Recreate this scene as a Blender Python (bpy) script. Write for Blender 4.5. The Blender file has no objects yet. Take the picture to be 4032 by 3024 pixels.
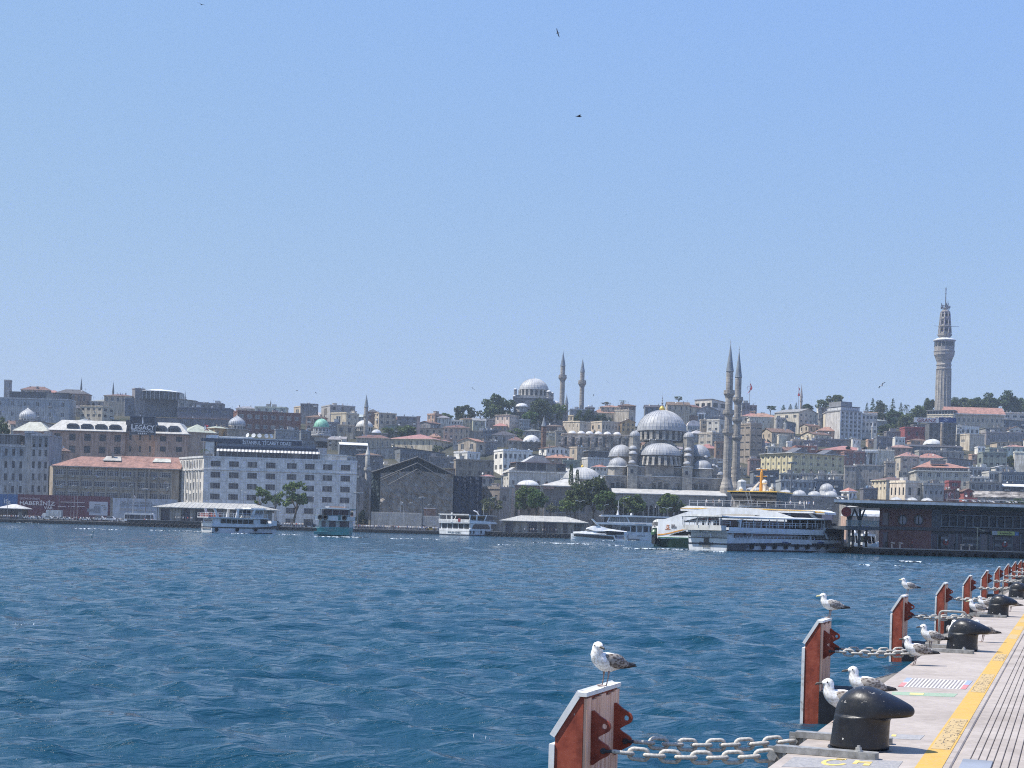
import bpy,math,random
from math import cos,sin,pi,atan2
import numpy as np
from mathutils import Vector,Matrix
R=math.radians
qa,qb,qc,qd,qe,qf,qg,qh,qi,qj,qk,ql,qm,qn,qo,qp,qq,qr,qs,qt,qu,qv='paint','flat','metal','white','stone','glass','dark','brownr','hull','window','plaster','grey','hip','cream','slate','beige','round','dgrey','brown','greyr','bluegrey','matt'
SC=bpy.context.scene
COL=SC.collection
random.seed(7)
# -------------- camera, sky, sun, exposure
F=5824.
ROLL=R(1.6)
CX,CY=2016.,2082.3
HC=3.
cam_d=bpy.data.cameras.new('camera');cam=bpy.data.objects.new('camera',cam_d);COL.objects.link(cam)
cam_d.sensor_width=36.;cam_d.lens=52.;cam_d.shift_y=.1414;cam_d.clip_start=.1;cam_d.clip_end=9000
_r=Vector((cos(ROLL),0,sin(ROLL)));_u=Vector((-sin(ROLL),0,cos(ROLL)))
_m=Matrix.Identity(4)
for i in range(3):_m[i][0]=_r[i];_m[i][1]=_u[i];_m[i][2]=(0,-1,0)[i]
_m[0][3],_m[1][3],_m[2][3]=0,0,HC
cam.matrix_world=_m
SC.camera=cam
SUN_EL,SUN_AZ=R(59),R(-4)
sun_dir=Vector((-cos(SUN_EL)*cos(SUN_AZ),cos(SUN_EL)*sin(SUN_AZ),sin(SUN_EL)))
world=bpy.data.worlds.new('World');SC.world=world;world.use_nodes=True
nt=world.node_tree;bg=nt.nodes['Background']
sky=nt.nodes.new('ShaderNodeTexSky');sky.sky_type='NISHITA';sky.sun_disc=False
sky.sun_elevation=SUN_EL;sky.sun_rotation=atan2(sun_dir.x,sun_dir.y)
sky.altitude=0;sky.air_density=1.25;sky.dust_density=.35;sky.ozone_density=4.
sp=nt.nodes.new('ShaderNodeSeparateColor');cb=nt.nodes.new('ShaderNodeCombineColor');nt.links.new(sky.outputs[0],sp.inputs[0])
for i,(a,g)in enumerate(((.92,.46),(1.52,.26),(6.2,-.35))):
 pw=nt.nodes.new('ShaderNodeMath');pw.operation='POWER';pw.inputs[1].default_value=g;ml=nt.nodes.new('ShaderNodeMath');ml.operation='MULTIPLY';ml.inputs[1].default_value=a
 nt.links.new(sp.outputs[i],pw.inputs[0]);nt.links.new(pw.outputs[0],ml.inputs[0]);nt.links.new(ml.outputs[0],cb.inputs[i])
nt.links.new(cb.outputs[0],bg.inputs[0]);bg.inputs[1].default_value=.15
sun_l=bpy.data.lights.new('sun','SUN');sun_l.energy=4.3;sun_l.angle=R(.53);sun_l.color=(1.,.955,.89)
sun=bpy.data.objects.new('sun',sun_l);COL.objects.link(sun)
sun.rotation_euler=(-sun_dir).to_track_quat('-Z','Y').to_euler();sun.location=(-300,20,500)
SC.view_settings.view_transform='Standard';SC.view_settings.look='None'
SC.view_settings.exposure=.66;SC.view_settings.gamma=1.;SC.view_settings.use_curve_mapping=False
SC.render.engine='CYCLES'
SC.cycles.max_bounces=6;SC.cycles.diffuse_bounces=2;SC.cycles.glossy_bounces=3;SC.cycles.transmission_bounces=3
SC.cycles.volume_bounces=0;SC.cycles.sample_clamp_direct=1.6;SC.cycles.sample_clamp_indirect=3;SC.cycles.use_denoising=False;SC.cycles.filter_width=1.1
# -------------- from photograph to place
CROPS={'A':(0,1450,2.44),'B':(700,1450,2.44),'C':(1400,1450,2.44),'D':(1900,1350,3.0167),'E':(2300,1300,2.514),'F':(1900,1800,2.9493),'G':(2500,1850,2.3284),'H':(2950,1450,3.2527),'I':(3400,1500,3.318),'J':(3250,1900,2.8286),'K':(3600,1100,3.016),'L':(3100,2150,1.898),'M':(2100,2450,2.011),'N':(3450,2180,3.529),'O':(3050,2550,2.2525),'P':(750,1960,5.821),'Q':(1190,1970,9.217),'S':(1700,1990,7.373),'T':(2230,1990,6.506),'U':(0,1930,5.267),'V':(400,1930,5.267),'W':(2520,1900,5.721),'X':(2880,1960,4.916),'Z':(0,0,1.),'Y':(3550,1980,4.589)}
def pix(c,x,y):
 o=CROPS[c];return o[0]+x/o[2],o[1]+y/o[2]
def plb(c,x,y):
 pass
 px,py=pix(c,x,y);du,dv=px-CX,py-CY
 return du*cos(ROLL)+dv*sin(ROLL),du*sin(ROLL)-dv*cos(ROLL)
def at(c,x,y,Y):
 a,b=plb(c,x,y);return Vector((a*Y/F,Y,HC+b*Y/F))
def onl(c,x,y,z):
 a,b=plb(c,x,y);Y=(z-HC)*F/b;return Vector((a*Y/F,Y,z))
 # -------------- materials
class NT:
 def __init__(self,name):
  self.m=bpy.data.materials.new(name);self.m.use_nodes=True
  self.t=self.m.node_tree;self.b=self.t.nodes['Principled BSDF']
 def n(self,kind,**kw):
  o=self.t.nodes.new('ShaderNode'+kind)
  for k,v in kw.items():
   if k.startswith('i_'):o.inputs[k[2:].replace('_',' ')].default_value=v
   else:setattr(o,k,v)
  return o
 def l(self,a,b):self.t.links.new(a,b)
 def crd(self,which='Object',scale=(1,1,1)):
  c=self.n('TexCoord');mp=self.n('Mapping');mp.inputs['Scale'].default_value=scale
  self.l(c.outputs[which],mp.inputs['Vector']);return mp.outputs[0]
 def noise(self,vec,scale,detail=4,rough=.55):
  o=self.n('TexNoise');o.inputs['Scale'].default_value=scale;o.inputs['Detail'].default_value=detail
  o.inputs['Roughness'].default_value=rough;self.l(vec,o.inputs['Vector']);return o.outputs['Fac']
 def ramp(self,fac,stops):
  o=self.n('ValToRGB');e=o.color_ramp.elements
  while len(e)<len(stops):e.new(.5)
  for q,(p,c)in zip(e,stops):q.position=p;q.color=c if len(c)==4 else(*c,1)
  self.l(fac,o.inputs[0]);return o.outputs[0]
 def mix(self,a,b,fac,mode='MIX'):
  o=self.n('Mix',data_type='RGBA',blend_type=mode)
  for s,v in((0,fac),(6,a),(7,b)):
   if hasattr(v,'links'):self.l(v,o.inputs[s])
   else:o.inputs[s].default_value=v if s==0 or len(v)==4 else(*v,1)
  return o.outputs[2]
 def math(self,op,a,b=.0):
  o=self.n('Math',operation=op)
  for s,v in((0,a),(1,b)):
   if hasattr(v,'links'):self.l(v,o.inputs[s])
   else:o.inputs[s].default_value=v
  return o.outputs[0]
 def bump(self,h,strength,dist):
  o=self.n('Bump');o.inputs['Strength'].default_value=strength;o.inputs['Distance'].default_value=dist
  self.l(h,o.inputs['Height']);self.l(o.outputs[0],self.b.inputs['Normal'])
 def base(self,col,rough=.8,metal=.0,spec=.5):
  if hasattr(col,'links'):self.l(col,self.b.inputs['Base Color'])
  else:self.b.inputs['Base Color'].default_value=(*col,1)
  if hasattr(rough,'links'):self.l(rough,self.b.inputs['Roughness'])
  else:self.b.inputs['Roughness'].default_value=rough
  self.b.inputs['Metallic'].default_value=metal;self.b.inputs['Specular IOR Level'].default_value=spec
  return self.m
 def own(self):return self.n('ObjectInfo').outputs['Color']
 def rnd(self):return self.n('ObjectInfo').outputs['Random']
MAT={}
def grey(v):return(v,v,v)
def m_plaster():
 k=NT('weathered_plaster');c=k.crd()
 a=k.noise(c,.35,5);b=k.noise(k.crd(scale=(1.3,1.3,.12)),1.,4)
 f=k.ramp(a,[(.3,grey(.74)),(.62,grey(1.06))]);s=k.ramp(b,[(.36,(.5,.47,.44)),(.58,grey(1.02))])
 col=k.mix(k.own(),f,1.,'MULTIPLY');col=k.mix(col,s,.75,'MULTIPLY')
 k.bump(k.noise(c,3.,3),.3,.05);return k.base(col,.92,0,.2)
def m_stone():
 k=NT('coursed_stone');tc=k.n('TexCoord');sx=k.n('SeparateXYZ');k.l(tc.outputs['Object'],sx.inputs[0])
 cb=k.n('CombineXYZ');k.l(k.math('ADD',sx.outputs[0],sx.outputs[1]),cb.inputs[0]);k.l(sx.outputs[2],cb.inputs[1])
 br=k.n('TexBrick');k.l(cb.outputs[0],br.inputs['Vector'])
 br.inputs['Scale'].default_value=1.;br.inputs['Brick Width'].default_value=1.5;br.inputs['Row Height'].default_value=.55
 br.inputs['Mortar Size'].default_value=.03;br.inputs['Bias'].default_value=-.1
 br.inputs['Color1'].default_value=(1.1,1.08,1.04,1);br.inputs['Color2'].default_value=(.66,.66,.68,1);br.inputs['Mortar'].default_value=(.5,.5,.5,1)
 c=k.crd();f=k.ramp(k.noise(c,.25,6),[(.3,(.68,.68,.7)),(.65,(1.08,1.06,1.02))])
 s=k.ramp(k.noise(k.crd(scale=(.9,.9,.1)),1.,4),[(.3,grey(.62)),(.55,grey(1.))])
 col=k.mix(k.own(),br.outputs['Color'],1.,'MULTIPLY');col=k.mix(col,f,1.,'MULTIPLY');col=k.mix(col,s,.7,'MULTIPLY')
 k.bump(br.outputs['Fac'],-.4,.06);return k.base(col,.92,0,.2)
def m_rubble():
 k=NT('rubble_stone');c=k.crd(scale=(1,1,1.4));v=k.n('TexVoronoi');v.inputs['Scale'].default_value=.55;k.l(c,v.inputs['Vector'])
 f=k.ramp(k.noise(k.crd(),.2,6),[(.36,grey(.3)),(.6,grey(1.25))])
 g=k.ramp(v.outputs['Color'],[(.2,grey(.55)),(.8,grey(1.15))])
 col=k.mix(k.mix(k.own(),f,1.,'MULTIPLY'),g,1.,'MULTIPLY');k.bump(v.outputs['Distance'],.9,.35);return k.base(col,.95,0,.15)
def m_tile():
 k=NT('clay_roof_tile');c=k.crd()
 w=k.n('TexWave');w.bands_direction='X';w.inputs['Scale'].default_value=1.6;w.inputs['Distortion'].default_value=.6;k.l(c,w.inputs['Vector'])
 f=k.ramp(k.noise(c,.5,6,.65),[(.28,(.5,.5,.5)),(.5,grey(.95)),(.72,(1.3,1.22,1.12))])
 s=k.ramp(k.noise(k.crd(scale=(2.5,2.5,2.5)),1.2,2),[(.35,grey(.75)),(.65,grey(1.1))])
 col=k.mix(k.mix(k.own(),f,1.,'MULTIPLY'),s,.8,'MULTIPLY');k.bump(w.outputs['Fac'],.5,.08);return k.base(col,.9,0,.2)
def m_lead():
 k=NT('lead_sheet');c=k.crd();f=k.ramp(k.noise(c,.4,6),[(.3,grey(.72)),(.65,grey(1.08))])
 s=k.ramp(k.noise(k.crd(scale=(1.4,1.4,.2)),1.,3),[(.3,grey(.8)),(.6,grey(1.))])
 col=k.mix(k.mix(k.own(),f,1.,'MULTIPLY'),s,.6,'MULTIPLY');return k.base(col,.55,.0,.45)
def m_paint(name='oil_paint',rough=.35,dirt=.25,scale=.8):
 k=NT(name);c=k.crd();f=k.ramp(k.noise(c,scale,5),[(.3,grey(1-dirt)),(.6,grey(1.03))])
 s=k.ramp(k.noise(k.crd(scale=(1.5,1.5,.15)),scale*1.6,4),[(.3,(1-dirt,1-dirt*1.1,1-dirt*1.25)),(.52,grey(1.))])
 col=k.mix(k.mix(k.own(),f,1.,'MULTIPLY'),s,.8,'MULTIPLY')
 r=k.math('ADD',k.math('MULTIPLY',k.noise(c,scale*3,3),.3),rough-.1);return k.base(col,r,0,.5)
def m_glass():
 k=NT('window_glass');rn=k.rnd()
 col=k.ramp(rn,[(.0,(.012,.016,.022)),(.55,(.03,.036,.045)),(.82,(.07,.075,.08)),(1.,(.2,.19,.17))])
 return k.base(col,.06,0,.5)
def m_dark():
 k=NT('dark_interior');return k.base(k.ramp(k.noise(k.crd(),.8,3),[(.3,grey(.012)),(.7,grey(.04))]),.85,0,.2)
def m_clear():
 k=NT('clear_glass');k.b.inputs['Transmission Weight'].default_value=.85;k.b.inputs['IOR'].default_value=1.1
 return k.base((.55,.65,.68),.05,0,.5)
def m_leaf():
 k=NT('leaves');g=k.n('NewGeometry');rn=g.outputs['Random Per Island']
 a=k.ramp(rn,[(.0,(.42,.5,.42)),(.5,(.95,1.,.9)),(1.,(1.7,1.6,1.15))])
 k.b.inputs['Transmission Weight'].default_value=.0
 col=k.mix(k.own(),a,1.,'MULTIPLY');m=k.base(col,.75,0,.25)
 tr=k.n('BsdfTranslucent');k.l(col,tr.inputs[0]);mx=k.n('MixShader');mx.inputs[0].default_value=.22
 k.l(k.b.outputs[0],mx.inputs[1]);k.l(tr.outputs[0],mx.inputs[2]);k.l(mx.outputs[0],k.t.nodes['Material Output'].inputs[0]);return m
def m_bark():
 k=NT('bark');return k.base(k.ramp(k.noise(k.crd(scale=(2,2,.4)),2,4),[(.3,(.05,.04,.032)),(.7,(.16,.135,.11))]),.95,0,.1)
def m_foam():
 k=NT('foam_and_sparkle');return k.base((.56,.62,.66),.8,0,.2)
def m_net():
 k=NT('debris_netting');f=k.ramp(k.noise(k.crd(scale=(.5,.5,.12)),1.2,5),[(.3,grey(.55)),(.65,grey(1.25))])
 w=k.n('TexWave');w.inputs['Scale'].default_value=.25;w.inputs['Distortion'].default_value=9;w.inputs['Detail'].default_value=3;w.inputs['Detail Scale'].default_value=.6
 w.bands_direction='DIAGONAL';k.l(k.crd(),w.inputs['Vector']);k.bump(w.outputs['Fac'],.8,.5)
 return k.base(k.mix(k.own(),f,1.,'MULTIPLY'),.95,0,.1)
def m_rust():
 k=NT('red_oxide_paint');c=k.crd();n1=k.noise(c,6,8,.7);n2=k.noise(k.crd(scale=(6,6,.8)),2.5,4)
 col=k.ramp(n1,[(.3,(.16,.03,.018)),(.5,(.30,.062,.034)),(.72,(.40,.105,.06))])
 col=k.mix(col,k.ramp(n2,[(.3,grey(.55)),(.55,grey(1.))]),.7,'MULTIPLY')
 n3=k.noise(c,30,2);col=k.mix(col,(.5,.42,.36),k.ramp(n3,[(.72,grey(0)),(.78,grey(.7))]))
 k.bump(n1,.25,.006);return k.base(col,.62,0,.4)
def m_board():
 k=NT('faded_plank');c=k.crd(scale=(14,14,.7));n1=k.noise(c,2.,5,.6)
 col=k.ramp(n1,[(.28,(.46,.24,.15)),(.5,(.82,.49,.34)),(.72,(.88,.62,.46))])
 st=k.noise(k.crd(scale=(10,10,.9)),1.3,4);col=k.mix(col,(.10,.05,.04),k.ramp(st,[(.6,grey(0)),(.74,grey(.85))]))
 k.bump(n1,.3,.004);return k.base(col,.8,0,.3)
def m_pad():
 k=NT('white_facing_pad');c=k.crd();n1=k.noise(c,7,6,.65)
 col=k.ramp(n1,[(.28,(.34,.30,.27)),(.42,(.68,.67,.64)),(.7,(.8,.8,.78))]);k.bump(n1,.3,.006);return k.base(col,.55,0,.4)
def m_castiron():
 k=NT('black_bollard_paint');c=k.crd();n1=k.noise(c,22,6,.7);n2=k.noise(k.crd(scale=(1,1,2.6)),9,6,.75)
 col=k.ramp(k.noise(c,4,4),[(.3,(.006,.007,.010)),(.7,(.018,.019,.023))])
 tc=k.n('TexCoord');sx=k.n('SeparateXYZ');k.l(tc.outputs['Object'],sx.inputs[0])
 low=k.math('SUBTRACT',.74,k.math('MULTIPLY',sx.outputs[2],.22))
 sc=k.math('GREATER_THAN',n2,low);col=k.mix(col,(.42,.40,.37),k.math('MULTIPLY',sc,.75))
 dr=k.noise(c,26,2,.4);col=k.mix(col,(.6,.6,.57),k.ramp(dr,[(.75,grey(0)),(.79,grey(.8))]))
 k.bump(n1,.14,.012);return k.base(col,k.ramp(n1,[(.3,grey(.26)),(.7,grey(.55))]),0,.5)
def m_steel():
 k=NT('galvanised_steel');c=k.crd();n1=k.noise(c,14,6,.65)
 col=k.ramp(n1,[(.3,(.17,.165,.15)),(.6,(.36,.355,.34)),(.75,(.46,.45,.43))]);k.bump(n1,.2,.003);return k.base(col,.55,.25,.5)
def m_link():
 k=NT('galvanised_chain');c=k.crd();n1=k.noise(c,30,5,.6)
 col=k.ramp(n1,[(.3,(.22,.20,.18)),(.5,(.48,.45,.40)),(.75,(.62,.59,.53))]);return k.base(col,.6,.0,.5)
def m_rubber():
 k=NT('black_rubber');c=k.crd();n1=k.noise(c,5,6,.6)
 return k.base(k.mix(k.own(),k.ramp(n1,[(.3,grey(.65)),(.7,grey(1.35))]),1.,'MULTIPLY'),.75,0,.35)
def m_concrete():
 k=NT('quay_concrete');c=k.crd();n1=k.noise(c,1.1,8,.65);n2=k.noise(c,9,6,.7)
 col=k.ramp(n1,[(.3,(.29,.25,.218)),(.5,(.375,.328,.29)),(.7,(.43,.38,.338))])
 col=k.mix(col,k.ramp(n2,[(.3,grey(.8)),(.6,grey(1.05))]),.8,'MULTIPLY')
 stc=k.n('TexCoord');smp=k.n('Mapping');smp.inputs['Rotation'].default_value=(0,0,-atan2(-.3548,.9350));smp.inputs['Scale'].default_value=(2.2,16,1)
 k.l(stc.outputs['Object'],smp.inputs['Vector']);st=k.noise(smp.outputs[0],1.6,4,.6)
 col=k.mix(col,(.28,.235,.205),k.ramp(st,[(.58,grey(0)),(.72,grey(.6))]))
 sp=k.noise(c,40,2,.4);col=k.mix(col,(.05,.045,.04),k.ramp(sp,[(.77,grey(0)),(.8,grey(.9))]))
 gp=k.noise(c,23,3,.5);col=k.mix(col,(.75,.74,.72),k.ramp(gp,[(.72,grey(0)),(.77,grey(.8))]))
 k.bump(n2,.35,.01);return k.base(col,.9,0,.25)
def m_marking(name,tint,wear):
 k=NT(name);c=k.crd();n1=k.noise(c,5,8,.7);n2=k.noise(c,30,4,.7)
 col=k.mix(k.own(),k.ramp(n1,[(.3,grey(.85)),(.7,grey(1.06))]),1.,'MULTIPLY')
 col=k.mix(col,tint,k.ramp(n2,[(.5-wear*.3,grey(wear)),(.62,grey(.05))]));return k.base(col,.8,0,.3)
def m_earth():
 k=NT('hill_earth');c=k.crd();return k.base(k.ramp(k.noise(c,.05,6),[(.35,(.035,.04,.025)),(.65,(.08,.075,.06))]),.95,0,.1)
def m_paving():
 k=NT('shore_paving');c=k.crd();return k.base(k.ramp(k.noise(c,.2,6),[(.35,grey(.09)),(.65,grey(.17))]),.9,0,.2)
def m_water():
 k=NT('sea_water');c=k.crd(scale=(1,1,1))
 n1=k.noise(k.crd(scale=(.7,2.2,1)),2.6,6,.6);n2=k.noise(k.crd(scale=(.7,2.,1)),.55,5,.6)
 h=k.math('ADD',k.math('MULTIPLY',n1,.05),k.math('MULTIPLY',n2,.4));k.bump(h,1.,1.)
 col=k.ramp(k.noise(k.crd(),.012,4),[(.3,(.007,.042,.074)),(.7,(.009,.056,.090))])
 k.b.inputs['IOR'].default_value=1.333;return k.base(col,.06,0,.5)
def m_gull():
 k=NT('gull_plumage');c=k.crd();n1=k.noise(c,34,4,.6)
 mot=k.ramp(n1,[(.38,(.58,.54,.49)),(.56,(.86,.85,.83))]);return k.base(mot,.8,0,.2)
def m_wing():
 k=NT('gull_wing_feathers');c=k.crd(scale=(.6,1,1.3));v=k.n('TexVoronoi');v.inputs['Scale'].default_value=38;k.l(c,v.inputs['Vector'])
 n1=k.noise(c,26,4,.7);f=k.math('ADD',k.math('MULTIPLY',v.outputs['Distance'],.55),k.math('MULTIPLY',n1,.7))
 col=k.ramp(f,[(.38,(.055,.046,.04)),(.56,(.16,.135,.115)),(.68,(.5,.46,.41))])
 col=k.mix(col,k.own(),.45);return k.base(col,.8,0,.2)
for fn in(m_plaster,m_stone,m_rubble,m_tile,m_lead,m_glass,m_dark,m_clear,m_leaf,m_bark,m_foam,m_net,m_rust,m_board,m_pad,m_castiron,m_steel,m_link,m_rubber,m_concrete,m_earth,m_paving,m_water,m_gull,m_wing):
 MAT[fn.__name__[2:]]=fn()
MAT[qa]=m_paint();MAT[qv]=m_paint('matt_paint',.8,.3,.5);MAT[qi]=m_paint('hull_paint',.3,.22,.5)
MAT[qc]=m_paint('metal_sheet',.5,.3,.6);MAT['line']=m_marking('yellow_line_paint',(.42,.33,.2),.6)
MAT['print']=m_marking('ground_print',(.5,.47,.43),.55);MAT['cloth']=m_paint('cloth',.9,.15,3.)
# -------------- mesh building
class MB:
 def __init__(self):self.v=[];self.f=[];self.fm=[];self.M=None;self.mi=0
 def add(self,vs,fs,mi=None):
  n=len(self.v);mi=self.mi if mi is None else mi
  for p in vs:self.v.append(tuple(self.M@Vector(p))if self.M else tuple(p))
  for q in fs:self.f.append(tuple(i+n for i in q));self.fm.append(mi)
 def quad(self,a,b,c,d,mi=None):self.add([a,b,c,d],[(0,1,2,3)],mi)
 def box(self,lo,hi,mi=None):
  x0,y0,z0=lo;x1,y1,z1=hi
  self.add([(x0,y0,z0),(x1,y0,z0),(x1,y1,z0),(x0,y1,z0),(x0,y0,z1),(x1,y0,z1),(x1,y1,z1),(x0,y1,z1)],[(0,3,2,1),(4,5,6,7),(0,1,5,4),(1,2,6,5),(2,3,7,6),(3,0,4,7)],mi)
 def cbox(self,c,s,mi=None):self.box([c[i]-s[i]/2 for i in range(3)],[c[i]+s[i]/2 for i in range(3)],mi)
 def prism(self,poly,y0,y1,mi=None):
  pass
  n=len(poly);self.add([(x,y0,z)for x,z in poly]+[(x,y1,z)for x,z in poly],[tuple(range(n)),tuple(range(2*n-1,n-1,-1))]+[(i,i+n,(i+1)%n+n,(i+1)%n)for i in range(n)],mi)
 def slab(self,poly,z0,z1,mi=None):
  n=len(poly);self.add([(x,y,z0)for x,y in poly]+[(x,y,z1)for x,y in poly],[tuple(range(n-1,-1,-1)),tuple(range(n,2*n))]+[(i,(i+1)%n,(i+1)%n+n,i+n)for i in range(n)],mi)
 def lat(self,prof,seg=24,c=(0,0,0),a0=.0,arc=None,mi=None,sq=None):
  full=arc is None;k=seg if full else seg+1;vs=[];fs=[]
  for r,z in prof:
   for i in range(k):
    a=a0+(2*pi if full else arc)*i/seg;vs.append((c[0]+r*cos(a),c[1]+r*sin(a),c[2]+z))
  for j in range(len(prof)-1):
   for i in range(seg if full else seg):
    i2=(i+1)%k if full else i+1
    fs.append((j*k+i,j*k+i2,(j+1)*k+i2,(j+1)*k+i))
  if prof[0][0]>1e-6 and full:fs.append(tuple(range(k-1,-1,-1)))
  if prof[-1][0]>1e-6 and full:fs.append(tuple((len(prof)-1)*k+i for i in range(k)))
  self.add(vs,fs,mi)
 def tube(self,path,r,seg=8,mi=None,closed=False,cap=True):
  P=[Vector(p)for p in path];n=len(P);rr=r if isinstance(r,(list,tuple))else[r]*n;vs=[];fs=[];prev=None
  for i,p in enumerate(P):
   t=(P[(i+1)%n]-P[i-1])if closed else(P[min(i+1,n-1)]-P[max(i-1,0)])
   t=t.normalized()if t.length>1e-9 else Vector((0,0,1))
   u=prev-t*prev.dot(t)if prev is not None else None
   if u is None or u.length<1e-6:u=t.orthogonal()
   u.normalize();prev=u;w=t.cross(u)
   for k in range(seg):a=2*pi*k/seg;vs.append(tuple(p+(u*cos(a)+w*sin(a))*rr[i]))
  for i in range(n if closed else n-1):
   j=(i+1)%n
   for k in range(seg):fs.append((i*seg+k,i*seg+(k+1)%seg,j*seg+(k+1)%seg,j*seg+k))
  if not closed and cap:fs+=[tuple(range(seg-1,-1,-1)),tuple((n-1)*seg+k for k in range(seg))]
  self.add(vs,fs,mi)
 def loft(self,rings,closed=True,cap=True,mi=None):
  n=len(rings[0]);vs=[p for r in rings for p in r];fs=[]
  for j in range(len(rings)-1):
   for i in range(n if closed else n-1):
    i2=(i+1)%n;fs.append((j*n+i,j*n+i2,(j+1)*n+i2,(j+1)*n+i))
  if cap:fs+=[tuple(range(n-1,-1,-1)),tuple((len(rings)-1)*n+i for i in range(n))]
  self.add(vs,fs,mi)
 def mesh(self,name,mats,sm_=False):
  me=bpy.data.meshes.new(name);me.from_pydata(self.v,[],self.f)
  for m in(mats if isinstance(mats,(list,tuple))else[mats]):me.materials.append(MAT[m])
  me.polygons.foreach_set('material_index',self.fm)
  if sm_:me.polygons.foreach_set('use_smooth',[True]*len(self.f))
  me.update();return me
 def bd(self,name,mats,parent=None,color=None,sm_=False,loc=None,rz=.0):
  return link(name,self.mesh(name,mats,sm_),parent,color,loc,rz)
def link(name,me,parent=None,color=None,loc=None,rz=.0):
 o=bpy.data.objects.new(name,me);COL.objects.link(o)
 if parent is not None:o.parent=parent
 if color is not None:o.color=(*color[:3],1)
 if loc is not None:o.location=loc
 if rz:o.rotation_euler=(0,0,rz)
 return o
def smooth_by_angle(o,deg=35):
 me=o.data;me.polygons.foreach_set('use_smooth',[True]*len(me.polygons));me.set_sharp_from_angle(angle=R(deg));return o
ALB={}
def tag(o,label=None,cat=None,group=None,kind=None):
 if label:o['label']=label;ALB.setdefault(label,[]).append(o.name)
 if cat:o['category']=cat
 if group:o['group']=group
 if kind:o['kind']=kind
 return o
def thg(name,label,cat,loc=(0,0,0),rz=.0,group=None):
 o=bpy.data.objects.new(name,None);COL.objects.link(o);o.location=loc;o.rotation_euler=(0,0,rz);o.empty_display_size=.2
 return tag(o,label,cat,group)
KIDS={}
def kids(o):return[c for c in bpy.data.objects if c.parent==o]
def cpt(root,loc=None,rz=None,label=None,group=None,tree=None):
 tree=tree or gather(root);mp={}
 for o in tree:
  c=o.copy();COL.objects.link(c);mp[o]=c
  if o is not root:c.parent=mp[o.parent]
 r=mp[root]
 if loc is not None:r.location=loc
 if rz is not None:r.rotation_euler=(0,0,rz)
 if label:tag(r,label)
 if group:r['group']=group
 return r
def gather(root):
 out=[root];i=0
 while i<len(out):out+=kids(out[i]);i+=1
 return out
FONT=None
def tme(s,height,depth=.03):
 pass
 cu=bpy.data.curves.new('letters','FONT');cu.body=s;cu.size=height/.72;cu.extrude=depth/2;cu.resolution_u=2;cu.offset=height*.028
 ob=bpy.data.objects.new('letters',cu);COL.objects.link(ob)
 dg=bpy.context.evaluated_depsgraph_get();me=bpy.data.meshes.new_from_object(ob.evaluated_get(dg));bpy.data.objects.remove(ob);bpy.data.curves.remove(cu)
 n=len(me.vertices);a=np.zeros(n*3);me.vertices.foreach_get('co',a);a=a.reshape(-1,3);a=np.stack([a[:,0],-a[:,2],a[:,1]],1)
 me.vertices.foreach_set('co',a.ravel());me.update();w=float(a[:,0].max()-a[:,0].min())if n else.0
 return me,w,float(a[:,0].min())if n else.0
def ltr(s,parent,loc,height,color,width=None,mat=qa,rz=.0,depth=.03,center=False):
 me,w,x0=tme(s,height,depth);me.materials.clear();me.materials.append(MAT[mat]);me.name='lettering'
 o=link('lettering',me,parent,color,loc,rz);sx=width/w if width else 1.
 o.scale=(sx,1,1)
 if center:o.location.x-=(w*sx/2+x0*sx)*cos(rz);o.location.y-=(w*sx/2)*sin(rz)
 return o
 # -------------- the sea
def make_sea():
 rng=np.random.default_rng(4)
 ys=np.concatenate([np.linspace(-30,8,16),np.geomspace(8.6,640,980)])
 core=np.arange(-.415,.4151,.00158);side=np.geomspace(.43,5,14)
 xs=np.concatenate([-side[::-1],core,side]);nx,ny=len(xs),len(ys)
 Yg=np.repeat(ys[:,None],nx,1);Xg=xs[None,:]*np.maximum(Yg,9.)
 dy=np.gradient(ys)[:,None];dx=.00158*np.maximum(ys,9)[:,None]
 h=np.zeros_like(Yg);ox=np.zeros_like(Yg);oy=np.zeros_like(Yg)
 main=R(252)
 for i in range(190):
  lam=float(np.exp(rng.uniform(np.log(.26),np.log(6.))));kk=2*np.pi/lam
  th=main+rng.normal(0,.5);cx,cy=cos(th),sin(th);ph=rng.uniform(0,2*np.pi)
  slope=.011 if lam>3.4 else.027 if lam>1.9 else.046 if lam>.45 else.034;A=slope/kk*rng.uniform(.6,1.4)
  w=np.clip((lam/np.maximum(abs(cy)*dy,abs(cx)*dx)-2.2)/2.5,0,1)
  p=kk*(cx*Xg+cy*Yg)+ph;h+=w*A*np.cos(p);s=w*A*1.*np.sin(p);ox-=s*cx;oy-=s*cy
 gust=.72+.28*np.sin(Xg*.021+.4*np.sin(Yg*.03))*np.cos(Yg*.035+Xg*.011)
 h*=gust
 co=np.stack([Xg+ox*.8,Yg+oy*.8,h-.02],-1).reshape(-1,3).astype(np.float32)
 idx=np.arange(nx*ny).reshape(ny,nx)
 q=np.stack([idx[:-1,:-1],idx[:-1,1:],idx[1:,1:],idx[1:,:-1]],-1).reshape(-1,4).astype(np.int32)
 me=bpy.data.meshes.new('water');me.vertices.add(nx*ny);me.vertices.foreach_set('co',co.ravel())
 me.loops.add(q.size);me.loops.foreach_set('vertex_index',q.ravel());me.polygons.add(len(q))
 me.polygons.foreach_set('loop_start',np.arange(0,q.size,4,dtype=np.int32));me.polygons.foreach_set('loop_total',np.full(len(q),4,np.int32))
 me.polygons.foreach_set('use_smooth',np.ones(len(q),bool));me.materials.append(MAT['water']);me.update();me.validate()
 tag(link('water',me),kind='structure')
make_sea()
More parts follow.
